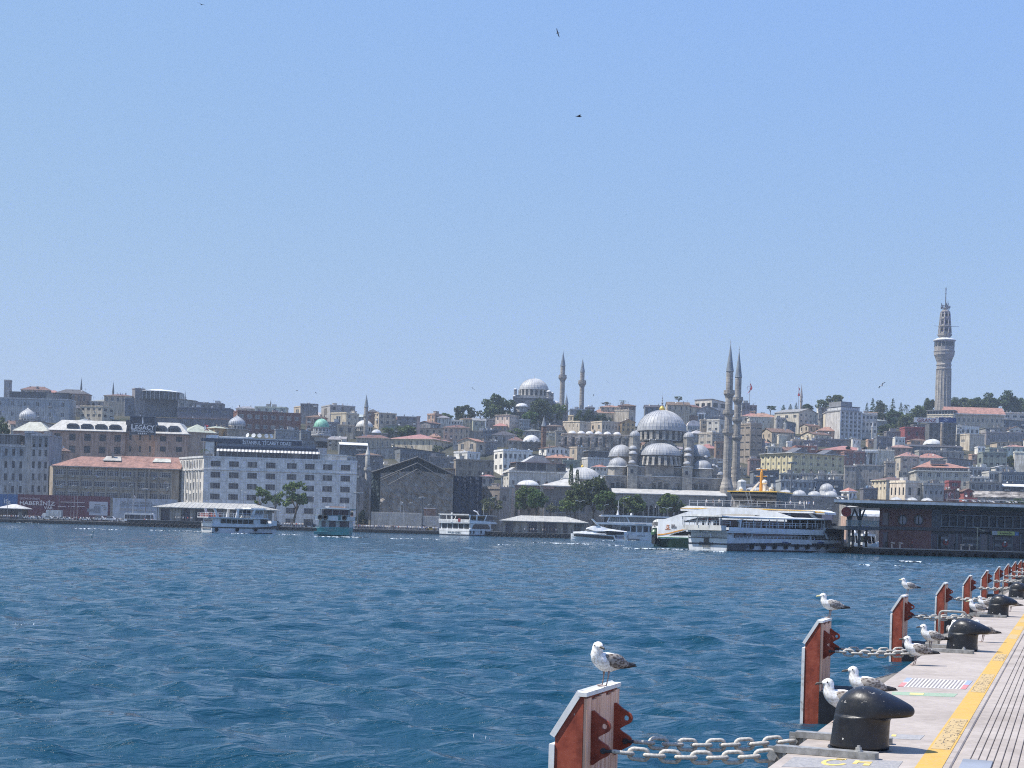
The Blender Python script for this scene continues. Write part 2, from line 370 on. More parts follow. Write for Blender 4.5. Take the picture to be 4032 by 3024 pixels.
# -------------- the hill across the water
HE=[(-1,581),(0,664),(24,692),(60,718),(100,745),(150,775),(200,815),(250,860),(300,912),(350,968),(400,1030),(450,1100),(500,1185),(560,1300)]
CAP=[(-2400,428),(-2016,428),(-900,415),(-300,398),(0,415),(300,425),(700,440),(1300,478),(1700,518),(2400,525)]
def lerp(tab,x):
 if x<=tab[0][0]:return tab[0][1]
 for(a,b),(c,d)in zip(tab,tab[1:]):
  if x<=c:return b+(d-b)*(x-a)/(c-a)
 return tab[-1][1]
HY=[(b,a)for a,b in HE]
def hill_Y(e,a=0):return lerp(HE,min(e,lerp(CAP,a)-4))
def gz_(X,Y):
 a=X/Y*F
 if Y<581:return.0
 e=min(lerp(HY,Y),lerp(CAP,a));z=e*Y/F*.985+1.2
 if Y>1250:z-=(Y-1250)*.06
 return z
def make_hill():
 ys=list(np.linspace(583,1400,46));xs=np.linspace(-.62,.62,64);m=MB();vs=[];fs=[]
 for Y in ys:
  for t in xs:
   X=t*Y;vs.append((X,Y,gz_(X,Y)-(0 if Y>720 else 0)))
 n=len(xs)
 for j in range(len(ys)-1):
  for i in range(n-1):fs.append((j*n+i,j*n+i+1,(j+1)*n+i+1,(j+1)*n+i))
 m.add(vs,fs);tag(m.bd('hill_terrain','earth',sm_=True),kind='structure')
 m=MB();m.slab([(-420,579),(420,579),(420,664),(-420,664)],-3,1.35);tag(m.bd('shore_pavement','paving'),kind='structure')
 m=MB();m.box((-420,578.2,-3),(420,579,1.1));tag(m.bd('shore_quay_wall','rubber',color=(.035,.033,.034)),kind='structure')
make_hill()
# -------------- the near quay
QD=Vector((.3548,.9350,0));QI=Vector((.9350,-.3548,0));QO=Vector((-2.33,0,0));DZ=1.2
QROT=atan2(QD.y,QD.x)
def quay(s,t,z=DZ):return QO+QD*s+QI*t+Vector((0,0,z))
def quay_st(p):d=Vector((p.x,p.y,0))-QO;return d.dot(QD),d.dot(QI)
def qslab(m,s0,s1,t0,t1,z0,z1,bev=.0):
 c=[quay(s0,t0,0),quay(s0,t1,0),quay(s1,t1,0),quay(s1,t0,0)]
 if bev:
  d=[quay(s0+bev,t0+bev,0),quay(s0+bev,t1-bev,0),quay(s1-bev,t1-bev,0),quay(s1-bev,t0+bev,0)]
  vs=[(p.x,p.y,z0)for p in c]+[(p.x,p.y,z1-bev)for p in c]+[(p.x,p.y,z1)for p in d]
  m.add(vs,[(3,2,1,0),(8,9,10,11)]+[(i+k*4,(i+1)%4+k*4,(i+1)%4+k*4+4,i+k*4+4)for k in(0,1)for i in range(4)])
 else:m.slab([(p.x,p.y)for p in c],z0,z1)
def make_quay():
 m=MB();qslab(m,-14,206,.02,45,-3,DZ-.016);base=tag(m.bd('quay_deck','concrete'),kind='structure')
 js=quay_st(onl('O',1200,1000,DZ))[0]
 cuts=[-14]+[js+k*11.7 for k in range(0,17)]+[206]
 for a,b in zip(cuts,cuts[1:]):
  m=MB();qslab(m,a+.006,b-.006,.0,1.312,DZ-.4,DZ,.01);m.bd('slab','concrete',base)
 t=1.335
 widths=[.10,.062,.064,.06,.064,.062,.066,.06,.064,.062,.064,.06,.064,.062,.064]
 for w in widths:
  m=MB();qslab(m,-14,206,t,t+w-.008,DZ-.02,DZ,.003);m.bd('plank','concrete',base);t+=w
 m=MB();qslab(m,-14,206,t,45,DZ-.05,DZ,.004);m.bd('slab','concrete',base)
 cov=[quay_st(onl('O',x,y,DZ))for x,y in((1600,1062),(1630,1005),(1935,1012),(1900,1062))]
 m=MB();s0=min(c[0]for c in cov);s1=max(c[0]for c in cov);t0=min(c[1]for c in cov)+.03;t1=max(c[1]for c in cov)
 qslab(m,s0-.5,s1,t0,t1,DZ-.02,DZ+.006);m.bd('cover_plate',qc,base,(.30,.32,.36))
 m=MB();qslab(m,-14,206,1.055,1.255,DZ-.02,DZ+.004);yl=tag(m.bd('yellow_line','line',color=(.58,.34,.05)),kind='structure')
 rng=random.Random(3)
 for(x0,y0),(x1,y1)in(((1440,905),(1600,635)),((1780,400),(1900,240)),((1935,118),(1985,60))):
  s0=quay_st(onl('O',x0,y0,DZ))[0];s1=quay_st(onl('O',x1,y1,DZ))[0]
  m=MB();qslab(m,s0,s1,1.075,1.235,DZ,DZ+.007);m.bd('worn_patch','line',yl,(.50,.36,.17))
  m=MB();n=int(70*(s1-s0)/1.5)
  for i in range(n):
   s=rng.uniform(s0+.02,s1-.06);t=rng.choice((1.082,1.105,1.14,1.17,1.2,1.218))+rng.uniform(-.006,.006);a=rng.random()<.5
   qslab(m,s,s+(.05 if a else.008),t,t+(.006 if a else rng.uniform(.01,.035)),DZ+.006,DZ+.009)
  o=m.bd('worn_lettering','print',yl,(.13,.085,.04));tag(o,kind='stuff')
 s=30.
 while s<150:
  m=MB();qslab(m,s,s+1.4,1.075,1.235,DZ,DZ+.007);m.bd('worn_patch','line',yl,(.50,.36,.17));s+=3.1
 def ground(corners,z=DZ+.004):
  P=[onl('O',x,y,DZ)for x,y in corners]
  def pt(u,v):return(P[0]*(1-u)+P[1]*u)*(1-v)+(P[3]*(1-u)+P[2]*u)*v
  return pt
 def patch(m,pt,u0,u1,v0,v1,z):
  a,b,c,d=pt(u0,v0),pt(u1,v0),pt(u1,v1),pt(u0,v1)
  m.slab([(p.x,p.y)for p in(a,b,c,d)],DZ-.01,z)
 pt=ground([(1095,347),(1693,372),(1755,298),(1172,270)])
 m=MB();patch(m,pt,0,1,0,1,DZ+.003);st=tag(m.bd('striped_ground_sign','print',color=(.66,.63,.6)),'faded striped print with red and blue corners on the pale quay','ground sign')
 for k in range(15):
  m=MB();u=.1+k*.055;patch(m,pt,u,u+.026,.03,.97,DZ+.005);m.bd('stripe','print',st,(.17,.15,.15))
 for u,col,v0,v1 in((0,(.55,.13,.14),0,.45),(0,(.22,.3,.52),.55,1),(.92,(.55,.13,.14),0,.5),(.92,(.22,.3,.52),.5,1)):
  m=MB();patch(m,pt,u,u+.08,v0,v1,DZ+.005);m.bd('corner_mark','print',st,col)
 pt=ground([(1040,420),(1590,439),(1625,411),(1040,392)])
 m=MB();patch(m,pt,0,1,0,1,DZ+.003);g=tag(m.bd('green_ground_sign','print',color=(.21,.34,.22)),'worn green band with a yellow middle painted across the quay','ground sign')
 m=MB();patch(m,pt,.28,.5,.2,.8,DZ+.005);m.bd('yellow_mark','print',g,(.66,.56,.16))
 pt=ground([(90,1035),(1093,1068),(1138,1010),(168,973)])
 m=MB();patch(m,pt,0,1,-.35,1,DZ+.003);g=tag(m.bd('grey_ground_sign','print',color=(.235,.235,.245)),'grey painted panel with a yellow symbol in front of the nearest bollard','ground sign')
 m=MB()
 def ring(u,v,ru,rv,a0,a1,w):
  n=14
  for i in range(n):
   a=a0+(a1-a0)*i/n;b=a0+(a1-a0)*(i+1)/n
   q=[pt(u+ru*f*cos(t),v+rv*f*sin(t))for t,f in((a,1),(b,1),(b,1-w),(a,1-w))]
   m.slab([(p.x,p.y)for p in q],DZ,DZ+.006)
 ring(.42,.45,.125,.48,R(60),R(335),.34);patch(m,pt,.40,.49,.82,.98,DZ+.006)
 patch(m,pt,.58,.74,.52,.68,DZ+.006);patch(m,pt,.58,.62,.3,.8,DZ+.0065);patch(m,pt,.68,.74,.12,.42,DZ+.006)
 m.bd('yellow_symbol','print',g,(.70,.50,.09))
 pt=ground([(900,805),(1287,820),(1332,780),(900,762)])
 m=MB();patch(m,pt,0,1,0,1,DZ+.003);g=tag(m.bd('grey_ground_sign','print',color=(.26,.26,.27)),'grey painted panel half hidden behind the nearest bollard','ground sign')
 m=MB();patch(m,pt,.33,.43,.45,.85,DZ+.005);m.bd('yellow_symbol','print',g,(.70,.50,.09))
make_quay()
# -------------- windows and houses
PAL={qn:(.50,.45,.36),qp:(.40,.35,.29),ql:(.30,.30,.31),qr:(.135,.135,.15),qd:(.66,.66,.65),'pale':(.52,.51,.49),'pink':(.40,.29,.24),qs:(.16,.115,.095),'brick':(.20,.10,.085),qe:(.33,.31,.285),'yellow':(.58,.53,.35),qo:(.10,.115,.14),'green':(.22,.26,.25),qu:(.27,.30,.34),'maroon':(.24,.06,.07),'navy':(.035,.05,.085),'ochre':(.40,.30,.18)}
RPAL={'red':(.34,.20,.165),'redb':(.38,.21,.17),qh:(.185,.12,.10),qg:(.065,.06,.062),'lead':(.37,.385,.40),qc:(.42,.41,.375),'whiter':(.72,.71,.68),qt:(.25,.245,.24),'greenr':(.32,.40,.36)}
CN={qn:qn,qp:qp,ql:ql,qr:'dark grey',qd:qd,'pale':'pale','pink':'pinkish',qs:qs,'brick':'brick red',qe:qe,'yellow':'pale yellow',qo:'slate dark','green':'grey green',qu:'blue grey','maroon':'maroon','navy':'navy','ochre':'ochre'}
WMESH={}
def wme(px,pz,arch,fr):
 pass
 key=(px,pz,arch,fr)
 if key in WMESH:return WMESH[key]
 m=MB();t=.09/max(1,px*.6);w=.06
 def bar(x0,x1,z0,z1):m.box((x0,-.04,z0),(x1,.03,z1),0)
 bar(0,t,0,1);bar(1-t,1,0,1);bar(t,1-t,0,w)
 top=1
 if arch:
  n=6;top=.8;pts=[(.5+.5*cos(pi*i/n),top+.2*sin(pi*i/n))for i in range(n+1)]
  m.add([(.5,.02,top)]+[(x,.02,z)for x,z in pts],[(0,i+2,i+1)for i in range(n)],1)
  for(a,b),(c,d)in zip(pts,pts[1:]):m.add([(a,-.04,b),(c,-.04,d),(.5+(c-.5)*.84,-.04,top+(d-top)*.84),(.5+(a-.5)*.84,-.04,top+(b-top)*.84)],[(0,1,2,3)],0)
 bar(t,1-t,top-w,top)
 for i in range(1,px):bar(i/px-t/2,i/px+t/2,w,top-w)
 for j in range(1,pz):bar(t,1-t,top*j/pz-w/2,top*j/pz+w/2)
 m.quad((t,.02,w),(1-t,.02,w),(1-t,.02,top-w),(t,.02,top-w),1)
 WMESH[key]=m.mesh(qj,['frame_'+fr,qf]);return WMESH[key]
for nm,c in((qd,(.62,.62,.6)),(qs,(.16,.12,.1)),(ql,(.3,.3,.31)),(qg,(.05,.05,.055))):
 k=NT('frame_paint_'+nm);MAT['frame_'+nm]=k.base(k.ramp(k.noise(k.crd(),3,3),[(.3,tuple(v*.8 for v in c)),(.6,c)]),.6)
def wfc(m,O,U,length,z0,z1,holes,depth,mi=0):
 pass
 N=Vector((U.y,-U.x,0))
 us=sorted({.0,length,*[h[0]for h in holes],*[h[1]for h in holes]});vsx=sorted({z0,z1,*[h[2]for h in holes],*[h[3]for h in holes]})
 P=lambda u,z,d=.0:O+U*u-N*d+Vector((0,0,z))
 for a,b in zip(us,us[1:]):
  if b-a<1e-5:continue
  run=None
  for c,d in zip(vsx,vsx[1:]):
   mu,mv=(a+b)/2,(c+d)/2;inside=any(h[0]<mu<h[1]and h[2]<mv<h[3]for h in holes)
   if inside:
    if run:m.quad(P(a,run[0]),P(b,run[0]),P(b,run[1]),P(a,run[1]),mi);run=None
   else:run=(run[0],d)if run else(c,d)
  if run:m.quad(P(a,run[0]),P(b,run[0]),P(b,run[1]),P(a,run[1]),mi)
 for h in holes:
  u0,u1,v0,v1=h[:4]
  m.quad(P(u0,v0),P(u1,v0),P(u1,v0,depth),P(u0,v0,depth),mi);m.quad(P(u0,v1,depth),P(u1,v1,depth),P(u1,v1),P(u0,v1),mi)
  m.quad(P(u0,v0,depth),P(u0,v1,depth),P(u0,v1),P(u0,v0),mi);m.quad(P(u1,v0),P(u1,v1),P(u1,v1,depth),P(u1,v0,depth),mi)
BOXES=[]
HN=[0]
def clt(root,rng,w2,w1,zt,n,roofflat=True):
 for i in range(n):
  kind=rng.choice(('chimney','ac','dish','tank','aerial','hut')if roofflat else('chimney','chimney','aerial','dish'));m=MB()
  x,y=rng.uniform(.8,max(1,w2-1)),rng.uniform(.4,max(.8,w1*.5))
  if kind=='chimney':m.box((-.35,-.35,-1),(.35,.35,rng.uniform(.9,1.8)));m.box((-.45,-.45,1.8),(.45,.45,1.95));m.bd('chimney',qk,root,(.38,.33,.29),loc=(x,y,zt))
  elif kind=='ac':m.box((-.45,-.3,.1),(.45,.3,.95));m.box((-.5,-.35,0),(.5,.35,.1));m.lat([(.3,0),(.3,.06)],10,(0,0,.95));m.bd('ac_unit',qc,root,(.62,.62,.6),loc=(x,y,zt))
  elif kind=='dish':
   m.lat([(0,0),(.2,.03),(.42,.12),(.5,.2)],10);m.M=None;d=m.bd('satellite_dish',qc,root,(.66,.66,.64),loc=(x,y,zt+1.1));d.rotation_euler=(R(75),0,R(rng.uniform(-60,60)))
   m=MB();m.box((-.05,-.05,-1.6),(.05,.05,1.1));m.bd('dish_mast',qc,root,(.3,.3,.3),loc=(x,y+.15,zt))
  elif kind=='tank':m.lat([(.55,0),(.6,.1),(.6,1.1),(.3,1.3),(0,1.32)],10);m.bd('water_tank',qa,root,rng.choice(((.6,.6,.58),(.25,.36,.5),(.5,.5,.5))),loc=(x,y,zt))
  elif kind=='aerial':
   m.box((-.04,-.04,-.5),(.04,.04,3));[m.box((-.5+.06*j,-.025,1.9+.3*j),(.5-.06*j,.025,1.95+.3*j))for j in range(4)];m.bd('aerial',qc,root,(.3,.3,.31),loc=(x,y,zt))
  else:m.box((0,0,-.1),(rng.uniform(2,3.5),2.5,2.2));m.box((-.15,-.15,2.2),(rng.uniform(2.2,3.6),2.6,2.38));m.bd('roof_hut',qk,root,rng.choice(((.5,.48,.44),(.35,.33,.32),(.6,.6,.58))),loc=(min(x,max(.2,w2-3.8)),y,zt))
def H(c,x0,xc,x1,yt,yb,col,roof,label,wl=None,wr=None,Y=None,rh=None,rc='red',cat='building',name=None,fr=None,pane=(2,1),arch=False,ww=.45,wh=.55,phi=None,mat=qk,deep=None,jk=3,wc_=None,zb=None,over=.5,rcs=.22,top=0,cornice=True,wb_=None,skew=0,phiabs=None):
 pass
 HN[0]+=1;rng=random.Random(HN[0]*13+5)
 am,bm=plb(c,(x0+x1)/2,yb)
 if Y is None:Y=hill_Y(bm,am)
 aL=plb(c,x0,yt)[0];aC,bC=plb(c,xc,yt);aR=plb(c,x1,yt)[0];bB=plb(c,xc,yb)[1]
 pL,pR=aC-aL,aR-aC
 th=atan2(-aC,F)
 if phiabs is not None:phi=R(phiabs)
 elif phi is not None:phi=R(phi)+th
 else:phi=.0 if pL<3 else(R(86)+th if pR<3 else min(R(76),max(R(8),atan2(pL,pR)))+th)
 sk=R(skew)
 cs,sn=cos(phi),sin(phi);Cx=aC*Y/F
 w2=(aR/F*Y-Cx)/(cs-aR/F*sn)if pR>=3 else 8.
 cs2,sn2=cos(phi+sk),sin(phi+sk);dn=sn2+aL/F*cs2
 w1=(Cx-aL/F*Y)/dn if pL>=3 and dn>.05 else(deep or min(14,max(7,w2*.8)))
 w1=min(max(w1,2.),60);w2=min(max(w2,1.5),120)
 if deep and pL<3:w1=deep
 zt=HC+bC*Y/F;zv=HC+bB*Y/F
 gz=gz_(Cx,Y)if zb is None else zb
 base=min(gz,zv)-1.5 if zb is None else zb
 name=name or 'hill_house'
 root=thg(name,label,cat,(Cx,Y,base),phi)
 BOXES.append((min(aL,aC),aR,bB,bC+((rh or 0)/CROPS[c][2]),Y))
 zt-=base;zv-=base;wc=wc_ or PAL[col];f=rng.uniform(1.16,1.36)*(1.45 if max(wc)<.21 else 1);wc=(wc[0]*f*1.04,wc[1]*f,wc[2]*f*.93)
 fr=fr or rng.choice((qd,qd,ql,qs))
 m=MB();U=Vector((1,0,0));V=Vector((-sin(sk),cos(sk),0));BL=V*w1;wins=[]
 def grid(n,length):
  out=[]
  if not n:return out
  cc,rr=n;hp=(zt-zv-top)/rr
  for j in range(rr):
   for i in range(cc):
    cw=length/cc;u0=cw*(i+.5-ww/2);z0=zv+hp*(j+.5-wh/2)-(.0 if wb_ is None else wb_);out.append((u0,u0+cw*ww,z0,z0+hp*wh))
  return out
 hr,hl=grid(wr,w2),grid(wl,w1)
 wfc(m,Vector((0,0,0)),U,w2,0,zt,hr,rcs);wfc(m,BL,-V,w1,0,zt,hl,rcs)
 m.quad((w2,0,0),(w2,w1,0),(w2,w1,zt),(w2,0,zt));m.quad((w2,w1,0),(BL.x,BL.y,0),(BL.x,BL.y,zt),(w2,w1,zt));m.quad((0,0,zt-.02),(w2,0,zt-.02),(w2,w1,zt-.02),(BL.x,BL.y,zt-.02))
 m.bd('wall',mat,root,wc)
 for i,h in enumerate(hr+hl):
  left=i>=len(hr);me=wme(pane[0],pane[1],arch,fr);o=bpy.data.objects.new(qj,me);COL.objects.link(o);o.parent=root
  o.scale=(h[1]-h[0],1,h[3]-h[2])
  if left:o.rotation_euler=(0,0,R(-90)+sk);q=V*(w1-h[0])+Vector((V.y,-V.x,0))*rcs*.7;o.location=(q.x,q.y,h[2])
  else:o.location=(h[0],rcs*.7,h[2])
  if wc_ is None and rng.random()<.3:
   m=MB();bal=rng.random()<.35;w_=h[1]-h[0]
   if bal:m.box((-.3,-.8,-.2),(w_+.3,0,-.05));m.box((-.3,-.8,-.05),(w_+.3,-.74,.75));m.box((-.3,-.74,-.05),(-.25,0,.75));m.box((w_+.25,-.74,-.05),(w_+.3,0,.75))
   else:m.box((w_*.5,-.4,-.85),(w_*.5+.85,0,-.25));m.box((w_*.5+.1,-.43,-.78),(w_*.5+.55,-.4,-.32))
   q=BL-V*h[0]if left else Vector((h[0],0,0));m.bd('balcony'if bal else 'ac_unit',qc,root,rng.choice(((.6,.6,.58),(.5,.48,.44),(.3,.29,.28))),False,(q.x,q.y,h[2]),R(-90)+sk if left else 0)
 r=(rh or 0)/CROPS[c][2]*Y/F;rcol=RPAL[rc];rcol=tuple(v*rng.uniform(.9,1.08)for v in rcol)
 rmat='tile'if rc in('red','redb',qh)else('lead'if rc=='lead'else qc)
 b=MB();e=over
 X0,X1,Y0,Y1=-e,w2+e,-e,w1+e
 if roof==qb:
  t=.22;hgt=rng.uniform(.35,.8)
  for lo,hi in(((-.08,-.08,0),(w2+.08,t,hgt)),((-.08,w1-t,0),(w2+.08,w1+.08,hgt)),((-.08,t,0),(t,w1-t,hgt)),((w2-t,t,0),(w2+.08,w1-t,hgt))):b.box(lo,hi)
  if cornice:b.box((-.22,-.22,-.3),(w2+.22,w1+.22,-.002))
  b.bd('parapet',mat if mat!='rubble'else qk,root,tuple(min(.8,v*1.08)for v in wc),loc=(0,0,zt))
 elif roof==qm:
  d=min(w1,w2)/2+e
  if w2>=w1:p,q=(X0+d,w1/2,r),(X1-d,w1/2,r)
  else:p,q=(w2/2,Y0+d,r),(w2/2,Y1-d,r)
  if w2>=w1:vs=[(X0,Y0,0),(X1,Y0,0),(X1,Y1,0),(X0,Y1,0),p,q];fs=[(0,1,5,4),(1,2,5),(2,3,4,5),(3,0,4)]
  else:vs=[(X0,Y0,0),(X1,Y0,0),(X1,Y1,0),(X0,Y1,0),p,q];fs=[(0,1,4),(1,2,5,4),(2,3,5),(3,0,4,5)]
  b.add(vs,fs);b.bd('roof',rmat,root,rcol,loc=(0,0,zt+.2))
  b=MB();b.box((X0,Y0,-.16),(X1,Y1,.19));b.bd('eaves',qk,root,tuple(min(.75,v*1.15)for v in wc),loc=(0,0,zt))
 elif roof=='gable_r':
  for s,(ya,yb2)in enumerate(((Y0,w1/2),(Y1,w1/2))):
   b.add([(X0,ya,-.25),(X1,ya,-.25),(X1,yb2,r),(X0,yb2,r),(X0,ya,-.05),(X1,ya,-.05),(X1,yb2,r+.2),(X0,yb2,r+.2)],[(0,3,2,1),(4,5,6,7),(0,1,5,4),(1,2,6,5),(2,3,7,6),(3,0,4,7)])
  b.bd('roof',rmat,root,rcol,loc=(0,0,zt));b=MB();b.add([(.01,0,0),(.01,w1,0),(.01,w1/2,r),(w2-.01,0,0),(w2-.01,w1,0),(w2-.01,w1/2,r)],[(0,2,1),(3,4,5)]);b.bd('gable',mat,root,wc,loc=(0,0,zt))
 elif roof=='gable_l':
  for xa,xb in((X0,w2/2),(X1,w2/2)):
   b.add([(xa,Y0,-.25),(xa,Y1,-.25),(xb,Y1,r),(xb,Y0,r),(xa,Y0,-.05),(xa,Y1,-.05),(xb,Y1,r+.2),(xb,Y0,r+.2)],[(0,3,2,1),(4,5,6,7),(0,1,5,4),(1,2,6,5),(2,3,7,6),(3,0,4,7)])
  b.bd('roof',rmat,root,rcol,loc=(0,0,zt));b=MB();b.add([(0,.01,0),(w2,.01,0),(w2/2,.01,r),(0,w1-.01,0),(w2,w1-.01,0),(w2/2,w1-.01,r)],[(0,1,2),(3,5,4)]);b.bd('gable',mat,root,wc,loc=(0,0,zt))
 elif roof in('mono_l','mono_r'):
  hl_,hr_=(r,0)if roof=='mono_l'else(0,r)
  b.add([(X0,Y0,hl_),(X1,Y0,hr_),(X1,Y1,hr_),(X0,Y1,hl_),(X0,Y0,hl_+.25),(X1,Y0,hr_+.25),(X1,Y1,hr_+.25),(X0,Y1,hl_+.25)],[(0,3,2,1),(4,5,6,7),(0,1,5,4),(1,2,6,5),(2,3,7,6),(3,0,4,7)])
  b.bd('roof',rmat,root,rcol,loc=(0,0,zt));b=MB();b.prism([(0,0),(w2,0),(w2,max(hr_,.01)),(0,max(hl_,.01))],.01,w1-.01);b.bd('gable',mat,root,wc,loc=(0,0,zt))
 elif roof=='barrel':
  n=10;b.loft([[(w2/2-(w2/2+.2)*cos(pi*i/n),y,r*sin(pi*i/n))for i in range(n+1)]for y in(-.2,w1+.2)],closed=False,cap=True);b.bd('roof',rmat,root,rcol,loc=(0,0,zt))
 if jk:clt(root,rng,w2,w1,zt+(0 if roof==qb else r*.35),jk,roof==qb)
 GEO[root.name]=[w1,w2,zt,zv,Y]
 return root
GEO={}
def geo(root):return GEO[root.name]
def trc(root,x0,x1,y0,h,color=(.5,.49,.46),posts=5,glass=True,roofcol=(.68,.67,.64),deep=4.,z=None):
 pass
 w1,w2,zt,zv,Y=geo(root);z=zt if z is None else z
 t=MB();t.box((x0-.3,y0-.5,z+h),(x1+.3,y0+deep,z+h+.25));t.bd('terrace_roof',qc,root,roofcol)
 p=MB()
 for i in range(posts+1):xx=x0+(x1-x0-.15)*i/posts;p.box((xx,y0,z),(xx+.15,y0+.15,z+h))
 p.box((x0,y0-.03,z+.9),(x1,y0+.03,z+1.));p.bd('terrace_posts',qa,root,color)
 if glass:
  for i in range(posts):
   a=x0+(x1-x0-.15)*i/posts+.15;b=x0+(x1-x0-.15)*(i+1)/posts;g=MB();g.box((a,y0+.05,z+.05),(b,y0+.1,z+h));g.bd('pane',qf,root)
 k=MB();k.box((x0+.2,y0+.6,z),(x1-.2,y0+deep-.2,z+h));k.bd('terrace_room',qg,root)
 # -------------- the town, picture column by picture column
 # --- far left
r=H('A',-60,-60,665,285,480,qu,qb,'long blue grey hotel with dark roof terrace, at the top of the far left hillside',wr=(6,2),ww=.26,wh=.5,fr=qd,deep=16,jk=3,cat='hotel',name='hotel')
w1,w2,zt,zv,Y=geo(r);trc(r,w2*.2,w2*.98,1.,4.6,(.06,.065,.08),8,True,(.06,.065,.08),9)
H('A',40,40,98,120,290,ql,qb,'narrow grey stair tower rising behind the long blue grey hotel',deep=4,jk=0,cat='tower')
H('A',335,335,575,247,290,'pink',qm,'small house with a bright red roof behind the long blue grey hotel',rh=42,rc='redb',deep=10,jk=1,wr=(4,1))
H('A',200,200,470,205,300,qp,qm,'low brown roofed house on the skyline above the long blue grey hotel',rh=36,rc=qh,deep=10,jk=4,wr=(5,2))
H('A',525,525,835,240,330,qs,qm,'dark brown roofed house on the skyline below the first spire',rh=45,rc=qg,deep=12,wr=(6,1),ww=.3,jk=3)
H('A',665,700,860,262,345,qo,qb,'slate dark house with a row of white framed windows under the skyline spire',wr=(3,1),ww=.5,wh=.6,fr=qd,jk=2)
H('A',770,985,1100,365,485,qn,qb,'cream corner house with four bays of windows above the pale mansard hotel',wl=(4,2),wr=(2,2),ww=.5,wh=.42,jk=4)
H('A',870,870,1090,318,380,ql,qm,'grey attic house with low pale roof right of the cream corner house',rh=25,rc=qt,jk=4,wr=(4,1))
H('A',1000,1000,1270,262,330,qp,qm,'beige skyline house with flat brown roof between the two left spires',rh=20,rc=qh,jk=5,wr=(5,1))
r=H('A',1130,1200,2010,292,425,qo,qb,'wide dark slate block with a glass pavilion on its roof',wr=(9,1),ww=.3,wh=.3,fr=qg,jk=4,wc_=(.085,.095,.12),wb_=1.2)
w1,w2,zt,zv,Y=geo(r)
pv=thg('roof_pavilion','eight sided glass pavilion with white roof standing on the dark slate block','pavilion',tuple(at('A',1540,300,Y+16)))
m=MB();m.lat([(16.5,-1),(16.5,4.6)],8,a0=R(22.5));m.bd('glazing',qf,pv)
m=MB();[m.tube([(16.6*cos(R(22.5)+2*pi*i/32),16.6*sin(R(22.5)+2*pi*i/32),-1),(16.6*cos(R(22.5)+2*pi*i/32),16.6*sin(R(22.5)+2*pi*i/32),4.6)],.16,4)for i in range(32)];m.bd('mullions',qa,pv,(.5,.52,.54))
m=MB();m.lat([(17.2,4.6),(17.3,5.),(9,6.4),(0,7.4)],8,a0=R(22.5));m.bd('roof',qc,pv,(.74,.74,.73))
H('A',1270,1300,1395,195,300,qr,qb,'dark plant room with vents beside the glass pavilion',deep=6,jk=3)
r=H('A',1290,1290,2440,470,520,qo,'mono_r','long low dark house with a thin red roof edge behind the big hotel sign',rh=0,rc='redb',jk=6,deep=5,wc_=(.1,.1,.12))
H('B',0,0,500,375,520,qo,qb,'dark slate office wing with pale window strips left of the brown brick block',wr=(5,2),ww=.62,wh=.34,fr=ql,pane=(4,1),deep=14,jk=6,wc_=(.075,.085,.115))
H('B',175,175,430,335,400,qr,qb,'dark grey attic block with yellow vent on the skyline above the slate office wing',deep=9,jk=5,wr=(5,1))
H('B',0,0,170,310,390,ql,'mono_l','grey lean-to roofed house below the skyline spire by the pavilion',rh=14,rc=qg,deep=8,jk=1,wr=(2,1))
r=H('B',535,575,1185,410,600,'brick',qb,'wide brown brick apartment block with white windows above the trade office',wr=(8,2),ww=.55,wh=.4,fr=qd,pane=(3,1),jk=6,rcs=.15,wc_=(.115,.062,.055))
H('B',735,740,1045,372,425,'green',qb,'pale green attic house on the skyline above the brown brick block',wr=(4,1),ww=.3,deep=9,jk=3,wc_=(.42,.46,.43))
H('B',560,560,740,385,420,ql,qm,'low grey roofed house on the skyline left of the pale green attic house',rh=22,rc=qt,deep=8,jk=3)
H('B',1115,1185,1345,365,470,qp,qb,'beige skyline house with boxed attic left of the green dome',wl=(1,1),wr=(3,2),ww=.4,wh=.5,jk=3)
H('B',1180,1180,1340,342,372,qr,qb,'grey glazed attic on top of the beige skyline house',wr=(4,1),ww=.6,deep=6,jk=2)
H('B',1380,1465,1705,355,470,ql,qb,'stepped grey house with a brick chimney right of the green dome',wl=(1,1),wr=(3,2),ww=.3,jk=5)
H('B',1470,1620,1740,430,560,qn,qb,'cream house with blank lit side wall below the stepped grey house',wl=(1,1),wr=(2,2),ww=.3,jk=4)
H('B',1530,1530,1690,545,640,qp,qb,'beige house with one wide dark window left of the small dome mosque',wr=(2,1),ww=.4,wh=.5,jk=2)
H('B',1225,1230,1420,470,600,'pink',qm,'pinkish house with brown roof behind the green dome turret',rh=24,rc=qh,jk=4,wr=(3,2))
H('B',1430,1440,1560,520,640,qr,qb,'dark grey house with rows of air conditioners right of the green dome',wr=(3,3),ww=.4,jk=3)
H('B',930,940,1170,590,680,qr,qb,'dark grey flat roofed block behind the trade office sign',wr=(3,1),ww=.3,deep=12,jk=5,wc_=(.16,.17,.19))
H('B',1170,1185,1330,605,720,qo,qb,'slate dark house with glazed top beside the green dome turret',wr=(2,1),ww=.7,jk=2)
r=H('B',1540,1555,1815,715,800,qo,qb,'dark roof restaurant with white striped awnings right of the trade office',wr=(5,1),ww=.8,jk=2,fr=qg)
w1,w2,zt,zv,Y=geo(r);m=MB();m.add([(-.5,-3,zt-1.4),(w2+.5,-3,zt-1.4),(w2+.5,0,zt+.2),(-.5,0,zt+.2),(-.5,-3,zt-1.2),(w2+.5,-3,zt-1.2),(w2+.5,0,zt+.4),(-.5,0,zt+.4)],[(0,3,2,1),(4,5,6,7),(0,1,5,4),(1,2,6,5),(2,3,7,6),(3,0,4,7)]);m.bd('awning','cloth',r,(.7,.7,.68))
